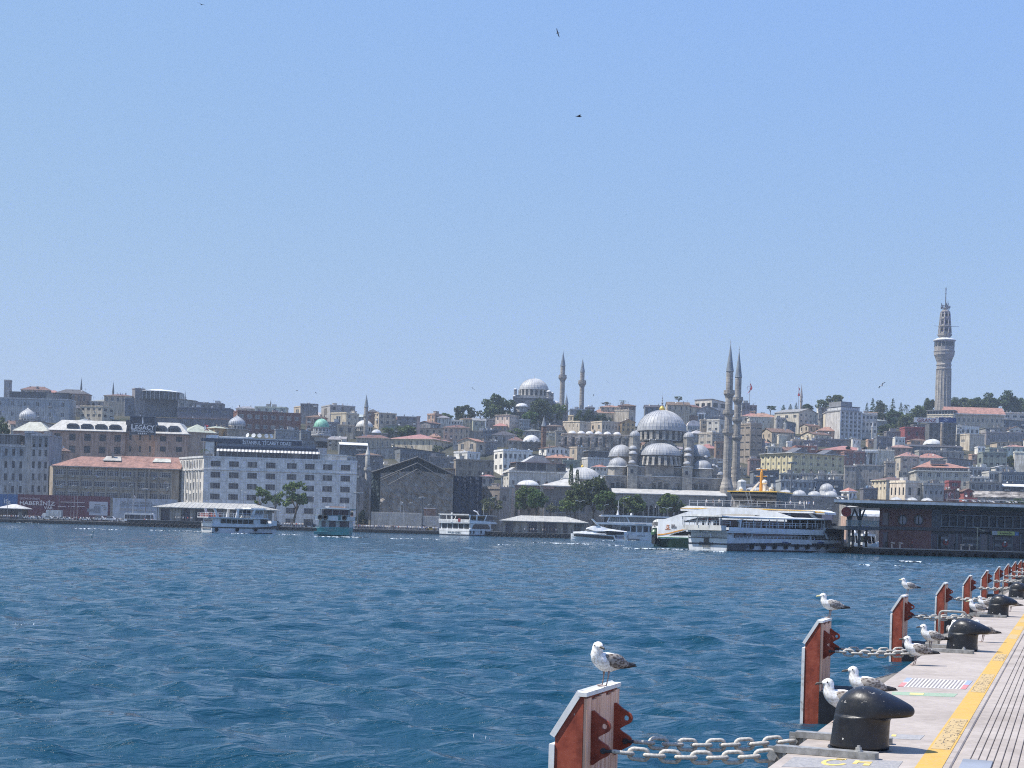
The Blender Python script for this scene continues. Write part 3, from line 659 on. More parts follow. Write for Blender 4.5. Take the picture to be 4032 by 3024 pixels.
# --- pale mansard hotel with the big sign
H('A',130,130,470,602,700,'pink',qm,'low wing with a pale metal roof at the left end of the mansard hotel',rh=95,rc=qc,Y=742,deep=12,jk=1,wr=(3,1),ww=.2,cat='hotel',name='hotel',wc_=(.38,.28,.235))
r=H('A',480,480,1205,597,830,'pink','none','pinkish mansard roofed hotel wing with four dormers, below the cream corner house',wr=(5,2),ww=.42,wh=.56,Y=735,fr=qg,pane=(2,2),deep=13,jk=0,cat='hotel',name='hotel',wc_=(.40,.285,.235))
w1,w2,zt,zv,Y=geo(r);h=104/2.44*Y/F
m=MB();m.add([(-1.2,-1.2,0),(w2+.6,-1.2,0),(w2+.6,w1,0),(-1.2,w1,0),(4.5,4.2,h),(w2-.2,4.2,h),(w2-.2,w1,h),(4.5,w1,h)],[(0,1,5,4),(3,0,4,7),(1,2,6,5),(4,5,6,7)]);m.bd('mansard_roof',qc,r,(.43,.42,.39),loc=(0,0,zt+.3))
m=MB();m.box((-1.25,-1.25,0),(w2+.65,w1,.29));m.bd('eaves',qc,r,(.35,.35,.35),loc=(0,0,zt))
for i in range(4):
 x=w2*(.30+.187*i);m=MB();m.box((-2.9,-.35,.8),(2.9,4,2.6));m.prism([(-2.9,2.6),(2.9,2.6),(1.6,3.5),(-1.6,3.5)],-.35,4.2);d=m.bd('dormer',qc,r,(.12,.125,.14),loc=(x,0,zt+.3))
 m=MB();m.box((-3.1,-.6,2.6),(3.1,-.4,2.75));[m.box((-2.4+j*1.6,-.42,1.),(-.95+j*1.6,-.36,2.4))for j in range(3)];m.bd('pane',qf,d)
r2=H('A',1205,1205,1492,600,830,'pink','none','recessed pinkish hotel bay carrying the big dark sign',Y=737,jk=0,wr=(3,2),ww=.2,wh=.5,deep=14,cat='hotel',name='hotel',wc_=(.38,.275,.225),fr=qg)
m=MB();w1,w2,zt,zv,Y=geo(r2);m.box((0,.5,0),(w2,w1,5.5));m.bd('attic_wall',qk,r2,(.13,.13,.14),loc=(0,0,zt))
r3=H('A',1490,1490,1800,632,830,'pink','none','pinkish mansard hotel wing with two dormers right of the big sign',Y=735,jk=0,wr=(2,2),ww=.36,wh=.5,deep=14,fr=qg,pane=(2,2),cat='hotel',name='hotel',wc_=(.40,.285,.235),wb_=-.3)
w1,w2,zt,zv,Y=geo(r3);h=112/2.44*Y/F
m=MB();m.add([(-.6,-1.2,0),(w2+1,-1.2,0),(w2+1,w1,0),(-.6,w1,0),(0,4.2,h),(w2-5,4.2,h),(w2-5,w1,h),(0,w1,h)],[(0,1,5,4),(3,0,4,7),(1,2,6,5),(4,5,6,7)]);m.bd('mansard_roof',qc,r3,(.43,.42,.39),loc=(0,0,zt+.3))
m=MB();m.box((-.65,-1.25,0),(w2+1.05,w1,.29));m.bd('eaves',qc,r3,(.35,.35,.35),loc=(0,0,zt))
for x in(w2*.17,w2*.58):
 m=MB();m.box((-2.9,-.35,.8),(2.9,4,3.));m.prism([(-2.9,3.),(2.9,3.),(1.6,4),(-1.6,4)],-.35,4.2);d=m.bd('dormer',qc,r3,(.12,.125,.14),loc=(x,0,zt+.3))
 m=MB();[m.box((-2.4+j*1.6,-.42,1.),(-.95+j*1.6,-.36,2.7))for j in range(3)];m.bd('pane',qf,d)
r4=H('B',0,85,372,612,830,'pink',qm,'blank walled hotel end with pale metal roof behind the flag pole',rh=85,rc=qc,Y=737,jk=1,wc_=(.36,.29,.24))
H('B',215,355,540,575,690,'ochre',qm,'low ochre house with a flat pale roof left of the larger onion dome',rh=26,rc=qc,wr=(3,1),arch=True,ww=.3,Y=790,jk=5)
s=thg('hotel_sign','big dark roof sign reading Legacy Ottoman Hotel with five stars','sign',tuple(at('A',1248,634,731)))
k=731/F/2.44;sw,sh=244*k,174*k
m=MB();m.box((0,0,0),(sw,.5,sh));m.bd('board',qa,s,(.028,.034,.05))
m=MB();[m.box(*b)for b in(((-.12,-.06,-.12),(sw+.12,.3,0)),((-.12,-.06,sh),(sw+.12,.3,sh+.12)),((-.12,-.06,0),(0,.3,sh)),((sw,-.06,0),(sw+.12,.3,sh)))];m.bd('rim',qa,s,(.25,.28,.32))
m=MB();[m.box((x,.5,-3),(x+.25,.8,sh))for x in(.5,sw/2,sw-.7)];m.bd('support',qc,s,(.15,.15,.16))
SIGNW=(.8,.8,.78)
ltr('L',s,(8*k,-.04,47*k),54*k,SIGNW,34*k);ltr('EGACY',s,(48*k,-.04,49*k),42*k,SIGNW,184*k)
ltr('OTTOMAN HOTEL',s,(14*k,-.04,22*k),19*k,SIGNW,216*k);ltr('★★★★★',s,(76*k,-.04,4*k),13*k,SIGNW,90*k)
m=MB();m.prism([(118*k,168*k),(122*k,168*k),(128*k,116*k),(124*k,100*k),(116*k,100*k),(112*k,116*k)],-.04,0);m.prism([(40*k,106*k),(112*k,100*k),(112*k,97*k),(40*k,103*k)],-.04,0);m.prism([(200*k,106*k),(128*k,100*k),(128*k,97*k),(200*k,103*k)],-.04,0);m.bd('emblem',qa,s,SIGNW)
# --- shore front, left
H('A',470,475,632,790,900,'pink',qm,'small pinkish house with a bright red roof beside the grey arched tower',rh=42,rc='redb',wr=(3,1),ww=.2,Y=700,jk=2)
r=H('A',-120,-120,242,742,1215,qu,qb,'blue grey shore building on the far left with tall dark windows',wr=(5,4),ww=.38,wh=.56,Y=648,deep=16,fr=qg,pane=(2,2),jk=2,wc_=(.245,.275,.32))
w1,w2,zt,zv,Y=geo(r);trc(r,1,w2-4,4,5.2,(.2,.22,.25),9,True,(.5,.51,.52),9)
r=H('A',240,240,305,615,1215,qu,qb,'narrow blank grey pier wall between the two far left shore buildings',Y=647,deep=14,jk=1,wc_=(.26,.285,.325))
r=H('A',300,300,475,640,1215,qu,qb,'grey shore tower with a top row of three arched windows',wr=(3,5),ww=.42,wh=.55,Y=645,deep=18,fr=qg,pane=(2,2),jk=2,wc_=(.28,.30,.335))
for o in[o for o in kids(r)if o.name.startswith(qj)]:
 if o.location.z>geo(r)[2]*.78:o.data=wme(2,2,True,qg);o.scale.z*=1.5;o.location.z-=1.2;o.location.y=-.02
r=H('A',466,520,1722,935,1250,qp,'none','long three storey beige office with ten bays and a broad red roof',Y=640,phiabs=4,skew=30,jk=0,cat='office building',name='office_building',wc_=(.36,.315,.265))
w1,w2,zt,zv,Y=geo(r)
off=-20/1200*w2*.0
for j in range(3):
 for b in range(10):
  bw=w2/9.55
  if b*bw+bw>w2+.3*bw:continue
  x0=b*bw+.5;ww_=bw-1. if b<9 else w2-x0-.4;z0=zt-2.-4.75*j-1.9
  m=MB();m.box((0,-.12,0),(ww_,.02,.12));m.box((0,-.12,2.3),(ww_,.02,2.42));[m.box((ww_*i/6-.05,-.1,.12),(ww_*i/6+.05,.02,2.3))for i in range(7)];m.box((0,-.07,1.5),(ww_,.02,1.58))
  f=m.bd(qj,qa,r,(.66,.61,.54),loc=(x0,0,z0))
  for i in range(6):p=MB();p.box((ww_*i/6+.07,-.045,.13),(ww_*(i+1)/6-.07,.03,2.29));p.bd('pane',qf,f)
  m=MB();m.box((.3,-.35,-1.1),(ww_-.3,0,-1.));m.bd('sill_ledge',qk,r,(.3,.27,.23),loc=(x0,0,z0))
  if(b*3+j)%2:m=MB();m.box((0,-.5,0),(.8,-.05,.6));m.box((.1,-.53,.08),(.5,-.5,.5));m.bd('ac_unit',qc,r,(.42,.42,.4),loc=(x0+ww_*(.15+.6*((b*7+j*3)%5)/5),0,z0-.8))
m=MB();[m.box((w2*b/9.55-.3,-.55,0),(w2*b/9.55+.3,-.01,zt-.4))for b in range(10)];m.bd('pilasters',qk,r,(.39,.345,.29))
m=MB();m.box((w2*.655,-.9,0),(w2*.655+1,-.56,zt-.3));m.box((w2*.755,-.9,0),(w2*.755+1,-.56,zt-.3));m.bd('stair_piers',qk,r,(.34,.29,.24))
h=118/2.44*Y/F
m=MB();m.add([(-1.2,-1.2,0),(w2+1,-1.2,0),(w2+1,15,0),(-1.2,15,0),(10,6.5,h*.86),(w2*.5,6.5,h*.86),(w2*.51,6.9,h),(w2+1,6.9,h)],[(0,1,7,6,5,4),(1,2,7),(2,3,4,5,6,7),(3,0,4)]);m.bd('roof','tile',r,RPAL['red'],loc=(0,0,zt+.05))
m=MB();m.box((-1.25,-1.25,-.35),(w2+1,15,.04));m.bd('eaves',qk,r,(.42,.37,.32),loc=(0,0,zt))
for px,col in((1540,(.5,.49,.42)),(1060,(.42,.39,.34))):
 u=(px-520)/1200*w2;m=MB();m.add([(0,0,1.6),(8,0,1.6),(7.2,4,3.6),(.8,4,3.6),(0,0,1.85),(8,0,1.85),(7.2,4,3.85),(.8,4,3.85)],[(0,3,2,1),(4,5,6,7),(0,1,5,4),(1,2,6,5),(2,3,7,6),(3,0,4,7)])
 d=m.bd('skylight_roof',qc,r,col,loc=(u-4,2.6,zt+1.2));m=MB();m.box((.4,.4,-.4),(7.6,3.6,1.6));m.bd('skylight_wall',qg,d)
m=MB();m.box((0,0,0),(1,1,4.6));m.box((-.15,-.15,4.6),(1.15,1.15,4.8));m.bd('chimney',qk,r,(.34,.31,.28),loc=((1045-520)/1200*w2,5,zt+2))
# --- the white trade office
r=H('B',18,252,1725,852,1500,qd,'none','large white office block with a striped awning and a lettered roof sign',Y=625,phiabs=6,skew=28,jk=0,cat='office building',name='trade_office',fr=qs,wc_=(.50,.49,.475))
ITO=r;w1,w2,zt,zv,Y=geo(r);kx=w2/(1725-252);kz=Y/F/2.44
WCOL=[365,540,716,892,1094,1268,1441,1614];WROW=[912,1018,1123,1228,1343,1448]
zr=lambda y:zt-(y-852)*kz
gx=[.05]+[(x+d-252)*kx for x in WCOL for d in(-60,60)]+[w2-.05];gz=[.3]+[zr(y+d)for y in WROW[::-1]for d in(30,-40)]+[zt-.35]
for a,b in zip(gx,gx[1:]):
 for c,d in zip(gz,gz[1:]):
  hit=next(((x,y)for i,x in enumerate(WCOL)for j,y in enumerate(WROW)if a<(x-252)*kx<b and c<zr(y)<d and not(j==5 and i<4)),None)
  m=MB();e=.045
  if hit:
   u0,u1=(hit[0]-252-44)*kx-.13,(hit[0]-252+44)*kx+.13;v0,v1=zr(hit[1])-24*kz-.17,zr(hit[1])+24*kz+.11
   for lo,hi in(((a+e,c+e),(u0,d-e)),((u1,c+e),(b-e,d-e)),((u0,c+e),(u1,v0)),((u0,v1),(u1,d-e))):m.box((lo[0],-.05,lo[1]),(hi[0],0,hi[1]))
  else:m.box((a+e,-.05,c+e),(b-e,0,d-e))
  m.bd('panel',qv,r,(.68,.665,.64))
for j,y in enumerate(WROW):
 for i,x in enumerate(WCOL):
  if j==5 and i<4:continue
  ww_,hh=88*kx,48*kz;x0=(x-252)*kx-ww_/2;z0=zr(y)-hh/2
  m=MB();m.box((-.12,-.16,-.16),(ww_+.12,.02,0));m.box((-.1,-.12,hh),(ww_+.1,.02,hh+.1));[m.box((ww_*q/4-.07,-.1,0),(ww_*q/4+.07,.02,hh))for q in range(5)];m.box((0,-.07,hh*.62),(ww_,.02,hh*.62+.08))
  f=m.bd(qj,qa,r,(.26,.235,.205),loc=(x0,0,z0))
  for q in range(4):p=MB();p.box((ww_*q/4+.07,-.04,.01),(ww_*(q+1)/4-.07,.03,hh-.01));p.bd('pane',qf,f)
ESK=Matrix.Rotation(R(28),3,'Z')
for j,y in enumerate(WROW):
 for i in range(7):
  u=w1*(.08+.135*i);wide=.55 if i in(2,3,4)else.32;z0=zr(y)-1.5
  if i==3:z0-=.4
  m=MB();m.box((-.14,-wide-.12,-.12),(.02,wide+.12,0));m.box((-.14,-wide-.12,2.8),(.02,wide+.12,2.95));m.box((-.07,-.05,0),(.02,.05,2.8));m.box((-.11,-wide-.1,0),(.02,-wide,2.8));m.box((-.11,wide,0),(.02,wide+.1,2.8));f=m.bd(qj,qa,r,(.5,.5,.48),loc=tuple(ESK@Vector((0,w1-u,z0))),rz=R(28))
  p=MB();p.box((-.05,-wide,0),(.03,wide,2.8));p.bd('pane',qf,f)
m=MB();[m.box((-.28,w1*.08*0+w1-w1*(.08+.135*(i+.5))-.25,0),(-.001,w1-w1*(.08+.135*(i+.5))+.25,zt-1))for i in range(6)];m.bd('end_pilasters',qv,r,(.62,.62,.6),rz=R(28))
m=MB();m.box((-.5,-.4,zr(968)-.25),(w2+.2,-.06,zr(968)+.12));m.bd('string_course',qv,r,(.6,.6,.59));m=MB();m.box((-.55,.2,zr(968)-.25),(-.29,w1+.2,zr(968)+.12));m.bd('string_course',qv,r,(.6,.6,.59),rz=R(28))
m=MB();m.box((-.2,-.1,zt-.3),(w2+.1,.25,zt+.5));m.bd('parapet',qv,r,(.62,.62,.61));m=MB();m.box((-.3,.2,zt-.3),(.1,w1,zt+.5));m.bd('parapet',qv,r,(.62,.62,.61),rz=R(28))
U_=lambda x:(x-252)*kx
terr=MB();terr.box((U_(385),1.2,zt),(U_(1355),9,zr(775)));terr.bd('terrace_room',qg,r)
for i in range(16):
 a=U_(390)+(U_(1350)-U_(390))*i/16;b=a+(U_(1350)-U_(390))/16;g=MB();g.box((a+.1,1.,zt+.5),(b-.1,1.1,zr(785)));g.bd('pane',qf,r)
m=MB();[m.box((U_(390)+(U_(1350)-U_(390))*i/16-.1,.9,zt),(U_(390)+(U_(1350)-U_(390))*i/16+.1,1.15,zr(780)))for i in range(17)];m.bd('terrace_posts',qa,r,(.42,.43,.44))
n=58;xa,xb=U_(372),U_(1362)
for cidx,colr in((0,(.72,.71,.68)),(1,(.27,.26,.25))):
 m=MB()
 for i in range(n):
  if i%2==cidx:a=xa+(xb-xa)*i/n;b=xa+(xb-xa)*(i+1)/n;m.add([(a,-.6,zr(790)),(b,-.6,zr(790)),(b,1.6,zr(757)),(a,1.6,zr(757)),(a,-.6,zr(793)),(b,-.6,zr(793))],[(0,1,2,3),(4,5,1,0)])
 m.bd('awning_stripes','cloth',r,colr)
m=MB();m.box((U_(350),.9,zr(757)),(U_(1340),10,zr(738)));m.bd('terrace_roof',qa,r,(.03,.04,.07))
m=MB();m.box((U_(368),1.6,zr(738)),(U_(1322),9.5,zr(712)));[m.box((U_(1195)+i*.1,1.4,zr(735)),(U_(1195)+i*.1+.05,1.5,zr(700)))for i in range(0)];m.bd('attic_wall',qc,r,(.20,.215,.25))
m=MB();m.box((U_(372),1.4,zr(712)),(U_(1185),2.1,zr(668)));m.bd('sign_band',qa,r,(.035,.045,.075))
ltr('İSTANBUL TİCARET ODASI',r,(U_(612),1.36,zr(714)),34*kz,(.62,.65,.68),U_(1080)-U_(612))
m=MB();m.box((U_(1190),1.5,zr(712)),(U_(1330),8,zr(690)));[m.box((U_(1190)+(U_(1330)-U_(1190))*i/9,1.4,zr(700)),(U_(1190)+(U_(1330)-U_(1190))*i/9+.12,1.5,zr(678)))for i in range(10)];m.bd('roof_plant',qc,r,(.17,.18,.2))
m=MB();m.box((U_(372),2.2,zr(668)),(U_(1180),12,zr(655)));m.bd('attic_roof',qc,r,(.55,.55,.53))
m=MB();m.box((U_(376),3,zr(655)),(U_(700),9,zr(642)));m.bd('roof_hut',qc,r,(.7,.7,.68))
m=MB();m.box((U_(1375),1.5,zt),(U_(1620),8,zr(800)));m.box((U_(1368),1.2,zr(800)),(U_(1626),8.3,zr(786)));m.bd('side_attic',qv,r,(.6,.6,.58))
m=MB();m.box((.3,1.5,zt),(U_(345),w1*.75,zr(700)));m.bd('stair_block',qv,r,(.6,.6,.58))
m=MB();m.box((-1.5,1.2,zr(700)),(U_(420),w1*.8,zr(668)));m.bd('stair_block_roof',qa,r,(.05,.06,.09))
m=MB();m.box((U_(262),2.5,zr(668)),(U_(372),8,zr(635)));m.bd('roof_hut',qc,r,(.74,.74,.73))
for i,x in enumerate((660,715,770,835,880)):
 d=MB();d.lat([(0,0),(.45,.06),(.8,.2),(.95,.34)],12);d=d.bd('satellite_dish',qc,r,(.66,.67,.66),loc=(U_(x),3.5,zr(628)));d.rotation_euler=(R(70),0,R(-40+i*22))
m=MB();[m.box((U_(x)-.06,3.6,zr(660)),(U_(x)+.06,3.7,zr(628)))for x in(660,715,770,835,880)];m.bd('dish_mast',qc,r,(.35,.35,.36))
# --- the scaffolded and netted building
def netted():
 Yb=632;o=at('C',240,1390,Yb);zg=1.3;r=thg('netted_building','big gabled building wrapped in brown netting and navy sheets on scaffolding','building',(o.x,Yb,zg))
 X=lambda x,y=1200:at('C',x,y,Yb).x-o.x;Z=lambda x,y:at('C',x,y,Yb).z-zg
 BOXES.append((plb('C',150,1000)[0],plb('C',1205,1000)[0],plb('C',600,1390)[1],plb('C',600,850)[1],Yb))
 rng=random.Random(11)
 xL,xR,zE,zP=X(240),X(935),Z(600,1015),Z(600,905)
 nx,nz=60,36;vs=[]
 for j in range(nz+1):
  for i in range(nx+1):
   u=i/nx;x=xL+(xR-xL)*u;zt=zE+(zP-zE)*(1-abs(u-.52)/.52)*.25;z=zt*j/nz
   cell=abs(sin(u*pi*9))*.45*(.6+.4*sin(j*1.3+i*.2))+abs(sin(j/nz*pi*8))*.25
   fold=.35*sin((x*.7+z*1.1)*.55+sin(z*.4)*2)+.25*sin(x*1.3-z*.8)+rng.uniform(-.08,.08)
   vs.append((x,-.3+cell*.7+fold*1.1,z))
 m=MB();m.add(vs,[(j*(nx+1)+i,j*(nx+1)+i+1,(j+1)*(nx+1)+i+1,(j+1)*(nx+1)+i)for j in range(nz)for i in range(nx)]);m.bd('front_netting','net',r,(.36,.315,.27),sm_=True)
 m=MB();vs=[]
 for j in range(13):
  for i in range(9):vs.append((xL-4.2*(1-i/8)-.2,.5+3*(1-i/8)+.5*sin(i*1.7+j*.8),zE*1.02*j/12+rng.uniform(-.1,.1)))
 m.add(vs,[(j*9+i,j*9+i+1,(j+1)*9+i+1,(j+1)*9+i)for j in range(12)for i in range(8)]);m.bd('side_netting','net',r,(.04,.055,.06),sm_=True)
 m=MB();vs=[];xs=X(1205)
 for j in range(3):
  for i in range(31):vs.append((xR+.3+(xs-xR)*i/30,.4+.3*sin(i*.9)+.2*sin(i*2.3),(zE-.5)*j/2))
 m.add(vs,[(j*31+i,j*31+i+1,(j+1)*31+i+1,(j+1)*31+i)for j in range(2)for i in range(30)]);m.bd('navy_sheet','net',r,(.05,.06,.085),sm_=True)
 m=MB();m.box((xL,1.5,0),(xs,26,zE-.3));m.bd('wall',qk,r,(.17,.155,.145))
 zp=Z(590,852);xp=X(590);ze=Z(600,1012);m=MB()
 m.prism([(xL-4.2,ze-.3),(xp,zp-.3),(X(945),ze-.6),(X(945),ze),(xp,zp+.25),(xL-4.2,ze+.1)],-1.2,24)
 m.bd('roof',qc,r,(.10,.105,.115))
 m=MB();m.prism([(xL-3.5,ze-.3),(X(940),ze-.3),(xp,zp-.5)],.6,1.4);m.bd('gable','net',r,(.06,.07,.075))
 for k in range(3):
  m=MB();d=k*2.6;m.tube([(xL-4+d*1.4,-1.5,ze-d),(xp,-1.5,zp-d),(X(940)-d*1.2,-1.5,ze-d)],.22,5);m.bd('roof_scaffold',qc,r,(.12,.125,.13))
 for i in range(10):
  x=xL+(xR-xL)*i/9;zz=zE+(zP-zE)*(1-abs(i/9-.52)/.52)*.8;m=MB();m.box((x-.09,-1.,0),(x+.09,-.82,zz));m.bd('scaffold_pole',qc,r,(.24,.23,.22))
 for j in range(1,9):
  m=MB();m.box((xL,-.98,zE*j/9-.07),(xR,-.84,zE*j/9+.07));m.bd('scaffold_rail',qc,r,(.2,.19,.18))
 for a,b in(((430,990),(240,1080)),((770,1045),(590,1170)),((590,1290),(930,1120)),((670,1000),(760,1055)),((420,1170),(600,1290))):
  m=MB();m.tube([(X(a[0]),-1.05,Z(*a)),(X(b[0]),-1.05,Z(*b))],.12,5);m.bd('scaffold_brace',qc,r,(.22,.21,.2))
 h=thg('site_hoarding','pale corrugated hoarding along the foot of the netted building','hoarding',(o.x,612,1.35));hx=lambda x:at('C',x,1420,612).x-o.x
 m=MB();hz=at('C',400,1385,612).z-1.35
 n=110;x0,x1=hx(150),hx(645);m.loft([[(x0+(x1-x0)*i/n,.1*(i%2),z)for i in range(n+1)]for z in(0,hz)],closed=False,cap=False);m.bd('panel',qc,h,(.44,.42,.39))
 m=MB();x0,x1=hx(650),hx(810);m.loft([[(x0+(x1-x0)*i/30,.1*(i%2),z)for i in range(31)]for z in(0,hz*.85)],closed=False,cap=False);m.bd('panel',qc,h,(.42,.41,.40))
 m=MB();m.box((hx(655),2,0),(hx(760),8,hz*1.25));m.bd('site_hut',qv,h,(.34,.2,.15));m=MB();m.box((hx(650),1.7,hz*1.25),(hx(765),8.2,hz*1.32));m.bd('site_hut_roof',qc,h,(.55,.5,.46))
netted()
# --- behind and right of it
H('C',0,5,330,668,770,qp,qm,'long house with a faded brown red roof right of the white striped awnings',rh=34,rc=qh,wr=(7,1),ww=.3,deep=12,jk=4)
H('C',0,5,245,835,1060,qr,qm,'dark narrow windowed building with red brown eaves behind the slim white minaret',rh=30,rc=qh,wr=(5,4),ww=.3,Y=700,deep=12,jk=2)
H('C',150,150,400,770,830,ql,'mono_r','grey shed with sloping roof behind the slim white minaret',rh=18,rc=qt,wr=(2,1),ww=.15,deep=8,jk=3)
H('C',330,740,932,682,760,qn,qm,'long cream hall with a bright red hipped roof and four chimneys',rh=58,rc='redb',wl=(7,1),wr=(3,1),ww=.22,wh=.5,arch=True,jk=0,over=.8,phi=68)
r=H('C',345,430,860,800,880,qo,'mono_l','dark glass shed with slate roof above the netted building',rh=36,rc=qg,wl=(2,1),wr=(9,1),ww=.8,wh=.7,fr=ql,jk=2)
H('C',700,705,960,850,920,qr,qb,'dark roof deck with pipes just above the netted building ridge',deep=8,jk=7,wr=(4,1))
H('C',860,862,1005,975,1030,qs,'mono_r','brown roofed row with white balcony rails right of the netted ridge',rh=16,rc=qh,deep=8,jk=1,wr=(5,1),ww=.6,fr=qd)
H('C',945,965,1330,878,1040,qe,qb,'grey brown stone block with a pale green cornice right of the netted building',wr=(4,2),ww=.26,wh=.5,fr=qs,jk=3,phi=12,wc_=(.235,.215,.195))
H('C',945,1075,1200,805,870,qd,qb,'small white flat roofed house above the green cornice block',wl=(1,1),wr=(2,1),ww=.2,jk=4)
H('C',985,1160,1255,700,810,qp,'gable_r','beige twin gabled house with big dark windows above the white flat roofed house',rh=30,rc='redb',wl=(2,1),wr=(1,1),ww=.3,wh=.5,jk=2)
H('C',1330,1420,1700,788,1000,qd,qb,'white four storey corner building left of the white classical mansion',wl=(2,2),wr=(6,2),ww=.5,wh=.42,fr=ql,jk=4)
H('C',1205,1385,1480,1155,1340,qs,qb,'old brown stone house with arched windows behind the grey tree',wl=(3,1),wr=(1,1),ww=.4,wh=.3,arch=True,Y=640,jk=4,wc_=(.20,.18,.165))
H('C',1205,1205,1330,1040,1130,ql,qm,'low grey house with a red roof beside the navy sheeted wall',rh=20,rc='redb',Y=700,jk=4,deep=9,wr=(2,1))
r=H('F',245,312,990,165,350,qd,qb,'white classical mansion with arched windows and a pillared roof terrace',wr=(7,1),wl=(2,2),ww=.27,wh=.26,arch=True,fr=qs,Y=690,phi=14,jk=0,cat='mansion',wc_=(.50,.495,.48),wb_=1.4)
w1,w2,zt,zv,Y=geo(r);trc(r,3.5,w2-.5,1.5,4.4,(.5,.49,.47),5,True,(.28,.17,.14),12)
m=MB();m.prism([(-1,-.5),(13,8),(17,8),(22,4)],3,12);m.bd('roof',qc,r,(.42,.41,.39),loc=(0,0,zt))
m=MB();m.box((-.3,-.35,0),(w2+.3,-.01,.5));m.bd('string_course',qv,r,(.5,.5,.48),loc=(0,0,zt-7.5))
H('C',605,720,820,525,610,qr,'gable_r','dark grey gabled house right of the tall flue on the hillside',rh=18,rc=qh,wl=(3,1),wr=(2,1),jk=2)
H('C',605,605,840,580,630,qp,'mono_r','low beige house with sloping grey roof above the long cream hall',rh=10,rc=qt,wr=(4,1),ww=.35,deep=7,jk=2)
H('C',690,760,832,442,500,'pink',qb,'small pinkish house on the skyline left of the round dark tree',wl=(2,1),wr=(1,1),jk=2)
H('C',785,785,900,475,540,'pale',qm,'pale villa with a pyramid roof below the round dark tree',rh=22,rc=qt,wr=(3,1),ww=.25,jk=1)
H('C',840,845,1095,568,690,qp,qm,'wide beige house with a faded red roof in the middle of the hillside',rh=28,rc=qh,wr=(5,2),ww=.3,jk=4)
H('C',1005,1010,1240,600,680,qs,qb,'brown stone house with flat roof and two dark windows below the skyline trees',wr=(4,1),ww=.3,jk=3,wc_=(.19,.17,.155))
H('C',1230,1235,1370,590,680,qo,qb,'dark slate house with a glazed top floor left of the dark pyramid roof',wr=(3,2),ww=.5,jk=2)
H('C',1310,1315,1545,640,720,ql,qm,'grey house with a dark pyramid roof below the pale corner villa',rh=40,rc=qg,wr=(3,1),ww=.3,jk=1)
H('C',1345,1480,1570,448,590,qn,qm,'pale cream corner villa with four rows of small windows below the big skyline trees',rh=8,rc=qt,wl=(3,2),wr=(5,3),ww=.34,wh=.4,jk=1,wc_=(.52,.46,.42))
H('C',1570,1575,1680,495,600,qu,qb,'blue grey terrace house with many windows right of the cream corner villa',wr=(5,3),ww=.4,wh=.5,jk=1)
H('C',395,400,600,465,545,qr,qb,'dark grey house on the skyline right of the tall slim minaret',wr=(3,2),jk=3,ww=.3)
H('C',165,225,395,430,545,qp,qb,'beige house with enclosed balconies right of the tall slim minaret',wl=(2,3),wr=(3,2),jk=3,ww=.4)
H('C',275,280,440,555,620,'green','gable_l','grey green shed with gabled roof behind the small lead vaults',rh=15,rc=qt,wr=(2,1),jk=1)
H('C',110,115,210,420,500,qs,qm,'dark roofed house on the skyline behind the tall slim minaret',rh=30,rc=qg,wr=(2,2),jk=1)
H('C',885,890,1030,505,545,'pale',qb,'low pale house with ribbon windows just below the skyline trees',wr=(5,1),ww=.5,jk=4)
H('C',1000,1005,1130,488,530,qn,qm,'cream house with small brown roof directly below the round dark tree',rh=12,rc=qh,wr=(3,1),jk=3)
H('C',1120,1130,1250,500,570,'green','gable_r','pale green gabled house below the gap between the skyline trees',rh=20,rc=qt,wr=(2,1),jk=2,wc_=(.36,.38,.33))
H('C',1250,1255,1345,490,560,ql,qb,'grey house with chimneys left of the cream corner villa',wr=(3,2),ww=.35,jk=4)
H('C',1320,1325,1460,555,600,'pink',qm,'pinkish roofed annex at the foot of the cream corner villa',rh=28,rc='redb',wr=(3,1),jk=0)
H('C',930,935,1000,695,745,ql,'mono_r','small grey outbuilding right of the long cream hall',rh=10,rc=qt,wr=(2,1),jk=1)
H('C',1200,1205,1360,705,790,qr,qb,'dark block of back walls right of the beige twin gabled house',wr=(3,1),ww=.3,jk=4)
H('C',1290,1290,1345,690,760,qe,qb,'narrow stone house left of the low white mosque dome',wr=(2,2),jk=1)
# --- middle hillside, right of the skyline mosque
H('D',1040,1040,1300,790,860,qu,qb,'blue grey house with roof sheds at the foot of the right skyline minaret',wr=(4,1),ww=.35,jk=6)
H('D',1225,1225,1330,770,830,qr,qm,'dark roofed skyline house right of the right minaret',rh=20,rc=qg,jk=2)
H('D',1300,1305,1570,830,935,qn,qm,'cream house under a long red roof behind the dark garden trees',rh=62,rc='red',wr=(6,1),ww=.2,jk=2,deep=14)
H('D',1400,1405,1640,760,800,qp,qm,'beige house with a brown red roof on the skyline behind the long red roof',rh=25,rc='redb',jk=5,wr=(4,1))
H('D',1570,1740,1815,800,1000,qp,qb,'blank beige firewall house left of the great dome',wr=(1,1),ww=.4,wh=.3,jk=3,wc_=(.47,.43,.37))
H('D',1610,1615,1820,745,800,qs,qm,'brown roofed house on the skyline above the blank beige firewall',rh=25,rc=qh,jk=5,wr=(4,1))
H('D',1640,1650,1815,940,1060,'ochre','gable_l','old ochre house with a gable and ruined upper floor left of the great dome',rh=35,rc='redb',wr=(3,2),ww=.35,jk=3)
H('D',975,1080,1150,868,935,qn,qb,'small cream rooftop house with two windows beside the slim grey minaret',wl=(2,1),wr=(1,1),ww=.3,jk=1)
H('D',955,1155,1290,935,1060,qn,qb,'low cream inn with small square windows left of the yellow barrel roof',wl=(4,1),wr=(1,1),ww=.14,wh=.3,jk=1,wb_=-.8,wc_=(.53,.47,.39))
H('D',1160,1165,1325,922,960,qn,'barrel','house with a pale yellow barrel roof behind the low cream inn',rh=30,rc=qc,jk=0)
